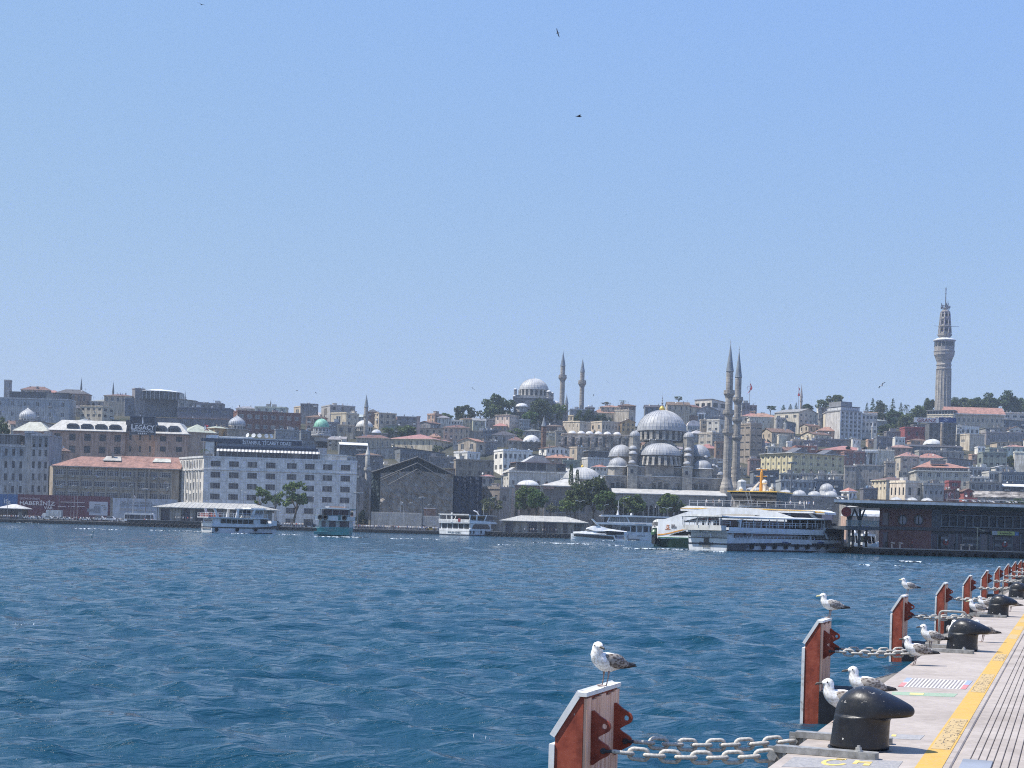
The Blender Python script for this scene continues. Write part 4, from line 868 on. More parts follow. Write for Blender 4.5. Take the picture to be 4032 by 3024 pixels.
H('D',1275,1420,1645,935,1060,qp,qb,'beige inn with shaded side of close windows right of the yellow barrel roof',wl=(2,1),wr=(6,1),ww=.3,wh=.4,jk=2,wc_=(.48,.43,.37))
H('D',750,755,960,990,1045,qs,qm,'brown tile roofed house right of the brick minaret',rh=22,rc=qh,wr=(4,1),ww=.3,jk=3)
H('D',745,750,900,1060,1110,qn,qb,'low house with bright blinds right of the brick minaret',wr=(4,1),ww=.6,jk=2)
H('D',865,870,965,1045,1200,qe,qb,'narrow stone house with one dark window left of the ruined stone inn',wr=(1,2),ww=.3,wh=.35,jk=2)
H('D',500,505,690,1045,1100,ql,qm,'grey roofed house behind the low white mosque dome',rh=18,rc=qt,wr=(3,1),jk=1)
H('D',750,755,870,850,990,qo,qb,'dark slate tall house left of the small slim minaret below the trees',wr=(3,3),ww=.4,jk=3)
H('D',870,875,980,815,980,qr,qb,'dark grey house with balcony rails beside the small slim minaret',wr=(2,4),ww=.4,jk=3)
r=H('D',940,945,1770,1080,1300,qe,qb,'long ruined rubble stone inn wall with tall arched openings left of the great dome',wr=(9,1),ww=.3,wh=.5,arch=True,fr=qg,mat='rubble',deep=18,jk=0,cat='ruin',name='stone_inn',wc_=(.43,.37,.31),wb_=-1.)
w1,w2,zt,zv,Y=geo(r)
m=MB();rr=random.Random(4)
for i in range(10):
 x=w2*(i+.02)/9.2;m.box((x-.8,-.9,0),(x+.8+rr.uniform(-.2,.3),-.01,zt-rr.uniform(1,5)))
m.bd('buttresses','rubble',r,(.40,.35,.30))
for i,x in enumerate((.15,.28,.4,.53,.66,.8)):
 m=MB();m.lat([(2.6,0),(2.5,.7),(1.9,1.5),(1,2),(0,2.2)],12);m.bd('small_dome','lead',r,(.60,.59,.57),loc=(w2*x,5,zt+.3))
H('D',670,760,1070,1248,1320,qd,'gable_l','white gabled house with long brownish roof below the ruined stone inn',rh=30,rc=qh,wl=(1,1),wr=(6,1),ww=.35,jk=1,phi=30)
H('D',1035,1125,1235,1240,1350,qp,qb,'beige house with plain lit wall below the ruined stone inn',wl=(1,1),wr=(2,2),ww=.25,jk=2)
H('D',590,600,760,1345,1400,qo,'mono_l','small slate house with a red chimney stack above the classical mansion roof',rh=25,rc=qt,wr=(2,1),jk=2)
H('D',725,730,1080,1365,1410,'pink',qm,'low pinkish house with a red tiled roof above the classical mansion terrace',rh=45,rc='redb',wr=(5,1),ww=.25,jk=3,deep=14)
H('D',950,955,1155,1400,1470,'green',qb,'grey green shed block above the right end of the classical mansion',wr=(3,1),ww=.2,jk=2)
r=H('D',1180,1250,1525,1370,1500,'pale',qb,'pale blank building with a glazed roof restaurant left of the mosque half domes',jk=1,phi=20,wc_=(.47,.47,.475))
w1,w2,zt,zv,Y=geo(r);trc(r,.5,w2-.3,.5,4.2,(.1,.1,.11),9,True,(.42,.41,.40),9)
H('D',1300,1305,1480,1475,1530,qd,qm,'little house with red roof and white windows right of the tomb dome',rh=30,rc='redb',wr=(4,1),ww=.5,fr=qd,Y=720,jk=1)
H('D',0,5,130,1040,1150,qo,qb,'slate dark house with a rooftop terrace on the slope left of the dark pyramid roof',wr=(4,2),ww=.4,jk=4)
H('D',300,305,480,1160,1215,qe,qm,'old house with low red roof left of the low white mosque dome',rh=45,rc=qh,jk=1,wr=(3,1))
# --- behind the great mosque, right side of its dome
H('E',600,605,790,760,810,qo,'gable_r','dark house with gabled dormer on the skyline left of the golden finial',rh=25,rc=qg,wr=(4,1),ww=.35,jk=3)
H('E',820,825,1045,738,800,qp,'gable_r','beige skyline house with a broad brown roof right of the golden finial',rh=34,rc=qh,wr=(4,1),ww=.25,jk=3)
H('E',905,1020,1155,755,835,qn,'gable_r','cream house with brown roof and two windows above the great dome shoulder',rh=28,rc=qh,wl=(2,1),wr=(2,1),ww=.2,jk=1)
H('E',1020,1095,1345,795,850,ql,'gable_l','grey house with a wide blank gable right of the great dome',rh=52,rc=qt,wl=(1,1),wr=(3,1),ww=.15,jk=1)
H('E',1095,1265,1410,700,780,'pale','mono_l','modern grey house with large black windows left of the minarets',rh=18,rc=qt,wl=(3,1),wr=(2,1),ww=.6,wh=.55,fr=qg,jk=1)
H('E',965,970,1125,850,905,qs,qm,'brown roofed house directly behind the great dome shoulder',rh=22,rc=qh,jk=2)
H('E',1020,1025,1145,945,1000,qu,'barrel','house with a glazed barrel vault right of the great dome',rh=55,rc='whiter',wr=(5,1),ww=.6,fr=qd,jk=0)
H('E',1115,1120,1200,825,890,qd,qb,'small white framed glass box right of the great dome',wr=(1,1),ww=.7,wh=.8,fr=qd,jk=0)
H('E',1150,1155,1225,890,980,qp,qb,'narrow beige house with big window beside the white four window house',wr=(1,2),ww=.5,jk=1)
H('E',1215,1340,1395,890,1010,qd,qb,'white house with four large windows left of the minarets',wl=(2,2),wr=(1,1),ww=.42,wh=.4,fr=ql,jk=2,wc_=(.56,.55,.52))
H('E',1135,1270,1400,1020,1140,qe,qb,'stone apartment block with paired white windows behind the turret domes',wl=(2,2),wr=(3,2),ww=.55,wh=.4,fr=qd,jk=3)
H('E',1270,1275,1400,860,920,qr,qb,'dark house with roof clutter beside the left minaret',jk=4,wr=(2,1))
H('E',1300,1305,1410,1110,1250,qs,qb,'brown house with barred windows behind the left minaret',jk=1,wr=(2,2))
H('E',1140,1145,1310,1170,1200,'pink',qm,'red roofed house behind the right half dome',rh=45,rc='redb',jk=1)
H('E',1540,1650,1765,930,1290,qs,qb,'tall brown grey block with dark bands right of the minarets',wl=(2,5),wr=(2,5),ww=.7,wh=.2,fr=qg,jk=2,wc_=(.27,.24,.215))
H('E',1560,1565,1790,850,920,'pale',qm,'white walled house with a red hip roof right of the minarets',rh=32,rc='redb',wr=(3,1),ww=.2,jk=1)
H('E',1560,1565,1640,725,800,qo,qb,'slate block below the waving flag left of its pole',jk=1,wr=(2,1))
H('E',1630,1635,1710,750,810,qr,qb,'dark low block at the foot of the flagpole',jk=2,wr=(2,1))
H('E',1550,1555,1690,800,830,qn,qm,'cream house with pale flat roof right of the minarets below the flag',rh=20,rc=qc,jk=1,wr=(3,1))
# -------------- the town, right side
H('H',0,5,360,622,735,'pale',qm,'white walled house with a deep red hip roof, left on the right hand hill',rh=55,rc='redb',wr=(5,1),ww=.12,wh=.22,jk=1,wc_=(.55,.53,.49))
H('H',345,350,470,640,770,ql,qb,'grey boxy house against the white hillside house',wr=(2,2),ww=.3,jk=1)
H('H',325,640,882,555,790,qn,'gable_l','large hill house, cream on its sunny side and grey gabled on its shaded side',rh=50,rc=qt,wl=(3,2),wr=(4,3),ww=.38,wh=.32,jk=2,wc_=(.52,.49,.43))
H('H',470,475,595,700,830,qo,'mono_l','slate house with a pale sloping roof in front of the large hill house',rh=22,rc=qc,wr=(2,1),ww=.2,jk=0)
H('H',885,890,1000,540,640,ql,qb,'grey house between the large hill house and the ribbed white block',wr=(3,2),ww=.3,jk=2)
H('H',975,980,1172,600,830,qn,'mono_l','cream house with three rows of large square windows beside the ribbed white block',rh=30,rc='whiter',wr=(3,3),ww=.72,wh=.6,fr=qg,jk=0,wc_=(.50,.46,.37))
r=H('H',975,1172,1440,545,870,'pale',qb,'white hill block with vertical ribs and a stepped glazed top',wr=(5,6),ww=.45,wh=.55,fr=ql,pane=(2,1),jk=2,wc_=(.44,.44,.45))
w1,w2,zt,zv,Y=geo(r)
m=MB();[m.box((w2*i/5-.55,-.5,0),(w2*i/5+.55,-.01,zt-.4))for i in range(6)];m.bd('ribs',qv,r,(.60,.60,.59))
m=MB();m.box((-.4,-.4,zt+.1),(w2+.4,w1+.4,zt+.3));m.box((1,1,zt+.3),(w2-1,w1-1,zt+3.2));m.box((.6,.6,zt+3.2),(w2-.6,w1-.6,zt+3.5));m.box((1.5,2,zt+3.5),(w2*.62,w1-2,zt+6.8));m.bd('stepped_top',qv,r,(.22,.225,.24))
for i in range(10):m=MB();m.box((1+(w2-2)*i/10+.1,.95,zt+.9),(1+(w2-2)*(i+1)/10-.25,1.02,zt+2.7));m.bd(qj,qa,r,(.5,.52,.55))
for i in range(4):m=MB();m.box((.95,1+(w1-2)*i/4+.15,zt+.9),(1.02,1+(w1-2)*(i+1)/4-.2,zt+2.7));m.bd(qj,qa,r,(.6,.6,.6))
H('H',885,885,1050,500,560,qd,qb,'low white roof terrace left of the stepped glazed top',wr=(6,1),ww=.55,wh=.5,fr=qd,jk=0,deep=6)
H('H',1440,1445,1642,585,850,'pale',qb,'white flats with three rows of dark windows right of the ribbed block',wr=(4,3),ww=.55,wh=.42,fr=ql,jk=1,wc_=(.50,.50,.49))
H('H',890,900,1085,650,800,ql,'gable_l','grey gabled house below the cream house with square windows',rh=25,rc=qg,wr=(2,1),ww=.2,jk=1)
H('H',885,890,1135,800,850,'pink',qm,'bright red roofed house in front of the grey gabled house',rh=55,rc='redb',wr=(4,1),jk=1,ww=.3)
H('H',645,760,905,735,815,qp,'gable_r','beige house with wide eaves below the large hill house',rh=25,rc=qh,wl=(2,1),wr=(2,1),ww=.3,jk=1)
H('H',660,835,1045,845,930,qn,'gable_r','cream house with brown tiled roof and shaded side on the lower right hill',rh=36,rc=qh,wl=(3,2),wr=(3,1),ww=.28,jk=2)
H('H',150,290,575,815,905,qp,'gable_r','beige house under a broad red brown roof right of the tall banded block',rh=55,rc=qh,wl=(2,1),wr=(4,1),ww=.2,jk=2)
H('H',375,380,490,855,950,qn,qb,'plain cream firewall in front of the red brown roof',jk=0,wc_=(.52,.49,.43))
H('H',490,490,552,945,1000,qd,qb,'tiny bright white hut on the roofs behind the yellow apartment house',jk=0,deep=4)
H('H',550,555,700,920,1000,qe,qb,'stone house with arched window behind the yellow apartment house',wr=(2,1),arch=True,ww=.4,jk=4)
H('H',690,695,880,930,1010,qo,qb,'cluttered slate roof with dishes behind the grey apartment house',wr=(3,1),jk=8,ww=.4)
H('H',590,595,860,1000,1050,'brick',qb,'dark brick house with a glass shed behind the grey apartment house',wr=(3,1),jk=3)
H('H',420,425,620,1050,1080,'pink','gable_r','house with a low red roof directly behind the yellow apartment house',rh=45,rc=qh,jk=1)
H('H',230,235,420,1005,1075,'pale',qb,'pale roof house with white water tanks above the yellow apartment house',jk=5,wr=(3,1),ww=.2)
H('H',850,855,1330,905,960,qr,qb,'long dark row with a metal parapet below the ribbed white block',wr=(8,1),ww=.3,jk=4,deep=8)
H('H',1320,1325,1430,915,980,qd,'mono_l','small white house with a sloping roof above the long red roof',rh=22,rc='whiter',wr=(2,1),ww=.2,jk=0)
H('H',1520,1525,1640,920,965,'pink',qb,'pink chimney walled house above the right end of the long red roof',jk=3,wr=(2,1))
r=H('H',835,920,1600,1045,1085,'brick',qm,'long brick house with long red roof and two dark dormers above the grey apartment house',rh=72,rc='red',wr=(9,1),ww=.2,jk=0,deep=13)
w1,w2,zt,zv,Y=geo(r)
for x in(.52,.83):m=MB();m.box((-1.3,0,0),(1.3,3,1.2));m.prism([(-1.5,1.2),(1.5,1.2),(0,2)],-.2,3.2);m.bd('dormer',qg,r,loc=(w2*x,1.,zt+.9))
H('H',1215,1220,1480,1075,1245,'brick',qb,'purple brown brick house with tall white windows left of the white columns',wr=(3,2),ww=.3,wh=.6,fr=qd,pane=(2,2),jk=1,wc_=(.15,.095,.095))
H('H',1375,1380,1485,1060,1240,qo,qb,'narrow dark house squeezed left of the white columns',wr=(2,3),ww=.3,jk=2,wc_=(.14,.14,.155))
r=H('H',1480,1482,1642,1050,1240,qd,qb,'white stone niche with two round columns and a dark doorway',wr=(1,1),ww=.24,wh=.85,fr=qg,jk=0,wc_=(.62,.61,.59),name='column_house')
w1,w2,zt,zv,Y=geo(r)
m=MB();[m.lat([(.75,0),(.7,.3),(.6,.5),(.55,zt-2.2),(.75,zt-1.5)],10,(x,-.9,0))for x in(1.,w2-1.)];m.box((-.2,-1.7,zt-1.5),(w2+.2,-.01,zt-.3));m.bd('column',qv,r,(.64,.63,.6))
H('H',1640,1642,1860,1048,1235,qn,qb,'plain cream wall with two tiny windows right of the white columns',wr=(3,1),ww=.08,wh=.14,jk=3,wc_=(.55,.52,.46))
H('H',0,5,148,708,900,qs,qb,'dark brown roofed block at the left end of the right hand hill',wr=(2,2),ww=.3,jk=2,wc_=(.14,.125,.12))
H('H',10,20,200,905,1110,qo,qb,'dark tower block with cables left above the yellow apartment house',wr=(2,3),ww=.3,jk=2,wc_=(.12,.12,.135))
H('H',0,5,150,1170,1330,qs,qb,'old purple brown house left of the yellow apartment house',wr=(2,2),ww=.3,jk=2,wc_=(.19,.14,.135))
r=H('H',145,555,1218,1090,1340,'yellow',qb,'apartment house with a pale yellow sunny side and grey shaded front',wl=(6,3),wr=(7,3),ww=.34,wh=.42,fr=qd,jk=4,wc_=(.50,.46,.31),phi=38)
w1,w2,zt,zv,Y=geo(r)
m=MB();m.box((.02,-.08,0),(w2,-.012,zt-.4));
m=MB();[m.box((-.35,w1*i/6-.5,0),(-.01,w1*i/6+.5,zt-.4))for i in range(1,6)];m.bd('pilasters',qk,r,(.54,.50,.36))
m=MB();m.box((-1.2,-1.2,zt+.3),(w2+1,w1+.2,zt+.6));m.bd('roof_slab',qc,r,(.64,.63,.58))
for(x0,h)in((.02,3.),(.6,2.8)):m=MB();m.prism([(w2*x0,0),(w2*(x0+.32),0),(w2*(x0+.16),h)],0,9);m.bd('roof_gable',qc,r,(.12,.12,.13),loc=(0,0,zt+.6))
H('H',1215,1225,1375,1255,1500,qr,qb,'narrow dark grey house with a lit cream edge, lower right hill',wr=(2,3),ww=.25,jk=1,wc_=(.20,.195,.195))
H('H',1335,1378,1732,1240,1500,qr,qb,'broad dark grey rendered block with five white windows',wl=(1,3),wr=(3,2),ww=.26,wh=.38,fr=qd,jk=1,wc_=(.20,.195,.195))
H('H',50,55,385,1320,1480,qo,'mono_r','dark sheds and roof clutter below the yellow apartment house',rh=22,rc=qt,wr=(5,2),ww=.4,jk=8)
H('H',395,400,650,1350,1440,'green',qb,'low house with ribbon window below the yellow apartment house',wr=(5,1),ww=.6,jk=4,wc_=(.33,.34,.33))
H('H',650,655,990,1355,1440,ql,qb,'low workshop with a gridded window below the grey apartment front',wr=(8,1),ww=.8,fr=qd,jk=7)
H('H',985,990,1222,1360,1430,'pale',qb,'terraced low house with a pale roof edge left of the narrow dark grey house',wr=(4,1),ww=.4,jk=5)
H('H',400,405,860,1440,1545,qu,qb,'long blue grey row of back rooms behind the bazaar domes',wr=(8,1),ww=.4,jk=8,Y=690)
H('H',820,825,1210,1435,1540,qo,qb,'dark row of cluttered roofs behind the big double bazaar dome',wr=(6,1),ww=.4,jk=8,Y=690)
# --- far right
r=H('I',1095,1100,1838,425,585,qp,'none','long palace wing with a pale cornice and a long red roof right of the tower',wr=(12,1),ww=.4,wh=.36,jk=0,fr=qd,name='palace_wing',deep=16,wc_=(.41,.37,.32))
w1,w2,zt,zv,Y=geo(r);h=96/3.318*Y/F
m=MB();m.add([(-1,-1,0),(w2+1,-1,0),(w2+1,17,0),(-1,17,0),(-1,8,h),(w2+1,8,h)],[(0,1,5,4),(1,2,5),(2,3,4,5),(3,0,4)]);m.bd('roof','tile',r,RPAL['redb'],loc=(0,0,zt+.3))
m=MB();m.box((-1.1,-1.1,-.5),(w2+1.1,17,.28));m.bd('cornice',qv,r,(.6,.58,.53),loc=(0,0,zt))
r=H('I',830,1172,1235,440,585,qn,qb,'cream house with a glazed roof terrace below the watch tower',wl=(4,1),wr=(1,1),ww=.4,jk=1,wc_=(.55,.51,.43))
w1,w2,zt,zv,Y=geo(r)
m=MB();m.box((0,.3,zt),(w2,w1-.5,zt+3.2));m.bd('terrace_room',qf,r);m=MB();m.box((-.8,-.6,zt+3.2),(w2+.5,w1+.5,zt+3.6));m.bd('terrace_roof',qc,r,(.3,.3,.31));m=MB();[m.box((-.06,w1*i/9-.12,zt),(.0,w1*i/9+.12,zt+3.2))for i in range(10)];m.bd('terrace_posts',qa,r,(.62,.62,.6))
r=H('I',860,862,1212,545,830,qo,qb,'tall dark glass hotel block under the blue and white roof signs',wr=(6,6),ww=.7,wh=.6,fr=qg,jk=0,deep=10,name='glass_hotel',wc_=(.07,.075,.085))
H('I',650,655,862,575,640,qo,qb,'dark open roof terrace under the white lettered sign',wr=(3,1),ww=.8,jk=1,wc_=(.1,.1,.11))
s=thg('roof_sign','white roof sign with dark red letters GRANZ on the dark hotel','sign',tuple(at('I',660,540,hill_Y(300,1500)-14)))
k=(hill_Y(300,1500)-14)/F/3.318
m=MB();m.box((0,0,0),(322*k,.5,64*k));m.bd('board',qa,s,(.66,.65,.63));ltr('GRANZ',s,(38*k,-.03,8*k),46*k,(.20,.035,.04),250*k)
s=thg('roof_sign','blue roof sign beside the white lettered one on the dark hotel','sign',tuple(at('I',984,540,hill_Y(300,1500)-14)))
m=MB();m.box((0,.1,0),(228*k,.5,66*k));m.bd('board',qa,s,(.022,.05,.17));m=MB();[m.prism([(x*k,z*k),((x+18)*k,z*k),((x+18)*k,(z+14)*k),(x*k,(z+14)*k)],.05,.1)for x,z in((62,20),(88,32),(84,12),(106,24),(70,42))];m.bd('emblem',qa,s,(.3,.36,.5))
H('I',535,540,862,610,765,'maroon',qb,'maroon red house with a pale shop window below the white lettered sign',wr=(3,1),ww=.25,wh=.34,fr=ql,jk=3,wc_=(.27,.085,.095))
H('I',300,305,540,660,730,qr,qb,'dark roof house with white canopy left of the maroon red house',wr=(4,1),ww=.5,jk=4)
H('I',410,415,545,735,830,qd,qb,'white house with three arched windows left below the maroon red house',wr=(3,1),ww=.4,wh=.4,arch=True,jk=2)
H('I',170,175,380,735,870,qo,qb,'slate house with glazed box and dishes left of the white arched house',wr=(3,2),ww=.6,jk=6)
H('I',1832,1836,2120,415,510,'pale',qb,'pinkish white house with ribbon windows at the right end of the palace wing',wr=(3,1),ww=.6,wh=.35,fr=qd,jk=2,wc_=(.56,.50,.46))
H('I',1432,1436,1700,305,330,qr,qb,'low grey attic peeping over the palace wing roof',jk=1,deep=8)
r=H('I',1790,1795,2120,520,590,qo,'mono_l','dark open shed on cross braced posts below the pinkish white house',rh=15,rc=qg,wr=(6,1),ww=.8,jk=1)
H('I',1215,1218,1290,590,740,'pale',qb,'narrow pale house beside the dark glass hotel',wr=(2,3),ww=.5,fr=qd,jk=1)
H('I',1272,1276,1512,585,725,qd,'mono_l','white house with a band of four windows right of the dark glass hotel',rh=14,rc=qt,wr=(4,1),ww=.6,wh=.35,fr=qd,jk=2)
H('I',1215,1388,1582,695,862,qn,qb,'broken cream party wall joined to a dark blank wall, right of the dark glass hotel',jk=1,wl=(1,1),ww=.3,wh=.2,wc_=(.45,.41,.35))
H('I',1600,1606,2100,672,790,qr,qb,'long dark brick house with faded sign panel on the far right hill',wr=(7,1),ww=.3,jk=3,wc_=(.17,.165,.18),deep=12)
H('I',1590,1595,2000,615,660,ql,'mono_r','low shed with pale roof and white pipe above the long dark brick house',rh=20,rc=qc,wr=(5,1),ww=.4,jk=4)
H('I',1900,1905,2110,630,680,'pale','gable_l','pale house with a brown gable at the far right edge',rh=40,rc=qh,wr=(3,1),jk=1)
H('I',1740,1745,2110,800,860,qp,'mono_r','beige house with long grey roof below the long dark brick house',rh=14,rc=qt,wr=(6,1),ww=.3,jk=3)
H('I',1870,1874,2120,860,935,'green',qm,'pale green house with a row of small windows at the far right edge',rh=30,rc='redb',wr=(4,1),ww=.3,fr=qd,jk=1,wc_=(.48,.52,.47))
H('I',1958,1975,2120,930,1135,qn,qb,'sunlit cream blank wall at the far right edge',jk=1,wc_=(.62,.60,.55))
H('I',1490,1560,1880,930,1135,'green',qb,'grey green office block with two rows of windows on the far right hill',wl=(1,1),wr=(4,2),ww=.5,wh=.3,fr=qg,jk=3,wc_=(.20,.235,.23))
H('I',1490,1494,1590,865,920,qd,qb,'white penthouse with glass front above the grey green office block',wr=(2,1),ww=.5,jk=1)
H('I',1640,1645,1870,880,930,'green',qb,'greenish attic storey on the grey green office block',wr=(4,1),ww=.5,jk=3)
H('I',720,725,1310,915,1010,ql,qb,'wide grey building with flat roof behind the hip roofed white mansion',wr=(7,1),ww=.25,jk=5,deep=10,wc_=(.27,.27,.27))
H('I',560,565,1295,850,905,qo,'gable_r','long dark roofed hall below the low white dome on the right',rh=26,rc=qg,wr=(6,1),ww=.2,jk=1,deep=14)
H('I',610,615,830,775,830,'pink',qm,'small brown roofed house left of the low white dome on the right',rh=25,rc=qh,wr=(3,1),jk=1)
H('I',355,360,640,870,920,'pink',qm,'house with a wide faded red roof above the beige corner block',rh=42,rc='red',wr=(4,1),jk=2)
H('I',1090,1095,1430,1030,1100,qr,'mono_l','grey roofed house right of the hip roofed white mansion roof',rh=30,rc=qt,wr=(4,1),ww=.4,jk=3)
H('I',725,730,1060,1005,1060,'pale',qm,'red roofed house directly behind the hip roofed white mansion',rh=62,rc='redb',wr=(4,1),jk=2,deep=11)
r=H('I',606,690,1392,1165,1390,'pale','none','white hip roofed mansion with a glazed loggia and tall windows, far right',wl=(4,2),wr=(6,2),ww=.42,wh=.5,fr=qd,pane=(2,2),jk=0,cat='mansion',name='mansion',wc_=(.47,.455,.42))
w1,w2,zt,zv,Y=geo(r);k=Y/F/3.318
m=MB();m.box((-.6,-.6,zt-.6),(w2+.6,w1+.6,zt));m.bd('cornice',qv,r,(.62,.61,.56))
m=MB();m.box((1.5,1.2,zt),(w2-1,w1-1,zt+30*k+.4));m.bd('loggia',qf,r);m=MB();[m.box((1.5+(w2-2.5)*i/12-.15,1.,zt),(1.5+(w2-2.5)*i/12+.15,1.18,zt+30*k))for i in range(13)];m.bd('loggia_posts',qa,r,(.5,.5,.48))
m=MB();zr_=zt+30*k+.4;d=min(w1,w2)/2;hh=95*k
m.add([(0,0,zr_),(w2+.3,0,zr_),(w2+.3,w1+.5,zr_),(0,w1+.5,zr_),(w2*.3,w1*.5,zr_+hh),(w2*.52,w1*.5,zr_+hh)],[(0,1,5,4),(1,2,5),(2,3,4,5),(3,0,4),(0,3,2,1)]);m.bd('roof','tile',r,RPAL['redb'])
m=MB();m.box((w2*.28,3,zr_+2.2),(w2*.56,6,zr_+4.));m.box((w2*.27,2.6,zr_+4.),(w2*.57,6.3,zr_+4.3));m.bd('dormer',qv,r,(.3,.29,.28))
H('I',416,486,730,985,1255,qp,qm,'beige corner block with red roof and window bay left of the white hip roofed mansion',rh=62,rc='redb',wl=(1,1),wr=(2,3),ww=.4,wh=.38,fr=qd,pane=(4,2),jk=2,wc_=(.42,.39,.35))
H('I',268,290,420,1065,1260,ql,qb,'grey house with two wide windows left of the beige corner block',wl=(1,2),wr=(1,2),ww=.6,wh=.3,fr=qd,pane=(3,1),jk=2,wc_=(.25,.24,.235))
H('I',108,300,612,1295,1440,qn,qm,'cream house with a low brown pyramid roof at the foot of the dark grey block',rh=48,rc=qh,wl=(4,2),wr=(3,1),ww=.4,wh=.5,fr=qd,jk=1,Y=705)
H('I',-5,0,188,1405,1545,qo,qb,'dark slate shop building with air conditioners beside the small red roof',wr=(3,2),ww=.35,jk=5,Y=672,wc_=(.10,.105,.13))
r=H('I',345,550,785,1320,1560,qn,qb,'sunlit cream building with tall dark windows behind the terminal roof',wl=(4,1),wr=(2,1),ww=.32,wh=.42,fr=qg,pane=(1,1),jk=2,Y=660,wc_=(.56,.50,.43))
H('I',778,783,1052,1352,1560,qu,qb,'blank blue grey wall with one window right of the sunlit cream building',wr=(4,1),ww=.3,wh=.2,jk=3,Y=662,fr=qg,wc_=(.26,.275,.29))
H('I',1040,1045,1200,1440,1560,'maroon','mono_r','small house with maroon awnings and a crescent flag behind the terminal roof',rh=30,rc=qh,wr=(2,1),ww=.4,jk=4,Y=665,wc_=(.22,.12,.11))
H('I',1195,1200,1320,1455,1560,ql,'mono_l','little grey house with roof clutter right of the maroon awnings',rh=18,rc=qg,wr=(3,1),ww=.4,jk=5,Y=666)
H('I',1305,1310,1432,1440,1600,'maroon','gable_l','narrow dark red house with gabled roof left of the rubble tiled roof',rh=30,rc=qh,wr=(2,2),ww=.35,fr=qd,jk=1,Y=660,wc_=(.17,.06,.065))
H('I',1112,1118,1270,1318,1390,'maroon',qb,'dark red hut in front of the white hip roofed mansion',jk=1,wr=(1,1),wc_=(.16,.055,.06),Y=700)
r=H('I',1428,1470,2130,1520,1610,'pale','none','low pale hall with paired dark windows and a long grey tiled roof, far right',wr=(7,1),wl=(1,1),ww=.42,wh=.42,fr=qg,jk=0,Y=655,wc_=(.42,.43,.45),deep=12)
w1,w2,zt,zv,Y=geo(r);k=Y/F/3.318
m=MB();m.add([(-1,-1,0),(w2+1,-1,0),(w2+1,7,82*k),(-1,7,82*k),(-1,-1,.3),(w2+1,-1,.3),(w2+1,7,82*k+.3),(-1,7,82*k+.3)],[(0,3,2,1),(4,5,6,7),(0,1,5,4),(1,2,6,5),(2,3,7,6),(3,0,4,7)]);m.bd('roof','rubble',r,(.30,.275,.25),loc=(0,0,zt))
o=ltr('VAKIF KATILIM',r,(w2*.47,3.2,zt+38*k),24*k,(.10,.07,.045),w2*.43)
m=MB();m.box((w2*.46,3.3,zt+52*k),(w2*.92,3.4,zt+55*k));m.bd('lettering_rail',qc,r,(.2,.17,.14))
H('I',1378,1383,1650,1130,1250,qu,qb,'blue grey glazed attic right of the white hip roofed mansion',wr=(5,1),ww=.6,jk=4)
H('I',1378,1382,1640,1260,1320,'pale',qb,'white canopied terrace house above the grey shop row',wr=(5,1),ww=.6,wh=.5,fr=qd,jk=5)
r=H('I',1635,1642,2020,1190,1310,qd,qb,'white framed glass terrace house at the far right',wr=(6,1),ww=.75,wh=.75,fr=qd,jk=4,wc_=(.36,.37,.38))
r=H('I',1378,1383,1810,1322,1440,ql,qb,'grey shop row with white framed doors at the far right',wr=(4,1),ww=.5,wh=.65,fr=qd,pane=(1,1),jk=4,wc_=(.21,.205,.21))
r=H('I',1765,1770,2120,1345,1440,'navy',qb,'dark glass restaurant with a long white awning at the far right',wr=(5,1),ww=.9,wh=.8,fr=qg,jk=2)
w1,w2,zt,zv,Y=geo(r);m=MB();m.add([(-.4,-2.5,zt-1.2),(w2,-2.5,zt-1.2),(w2,.3,zt+.3),(-.4,.3,zt+.3),(-.4,-2.5,zt-1.5),(w2,-2.5,zt-1.5)],[(0,1,2,3),(4,5,1,0)]);m.bd('awning','cloth',r,(.74,.73,.7))
H('I',1800,1805,2120,1200,1330,qo,qb,'dark restaurant floor under two white parasol roofs at the far right',wr=(4,1),ww=.7,jk=5)
H('I',1720,1725,1940,1125,1190,'pale','gable_l','pale twin gabled attic left of the sunlit cream blank wall',rh=22,rc='whiter',wr=(3,1),jk=2)
H('J',178,262,345,100,190,qd,qm,'small white house with a red roof right of the big double bazaar dome',rh=42,rc='redb',wl=(1,1),wr=(2,1),ww=.5,jk=1,Y=648)
H('J',1540,1545,1690,175,250,'maroon',qb,'dark red low house with a pale edge left of the long tiled hall',jk=3,wr=(2,1),Y=645,wc_=(.2,.075,.07))
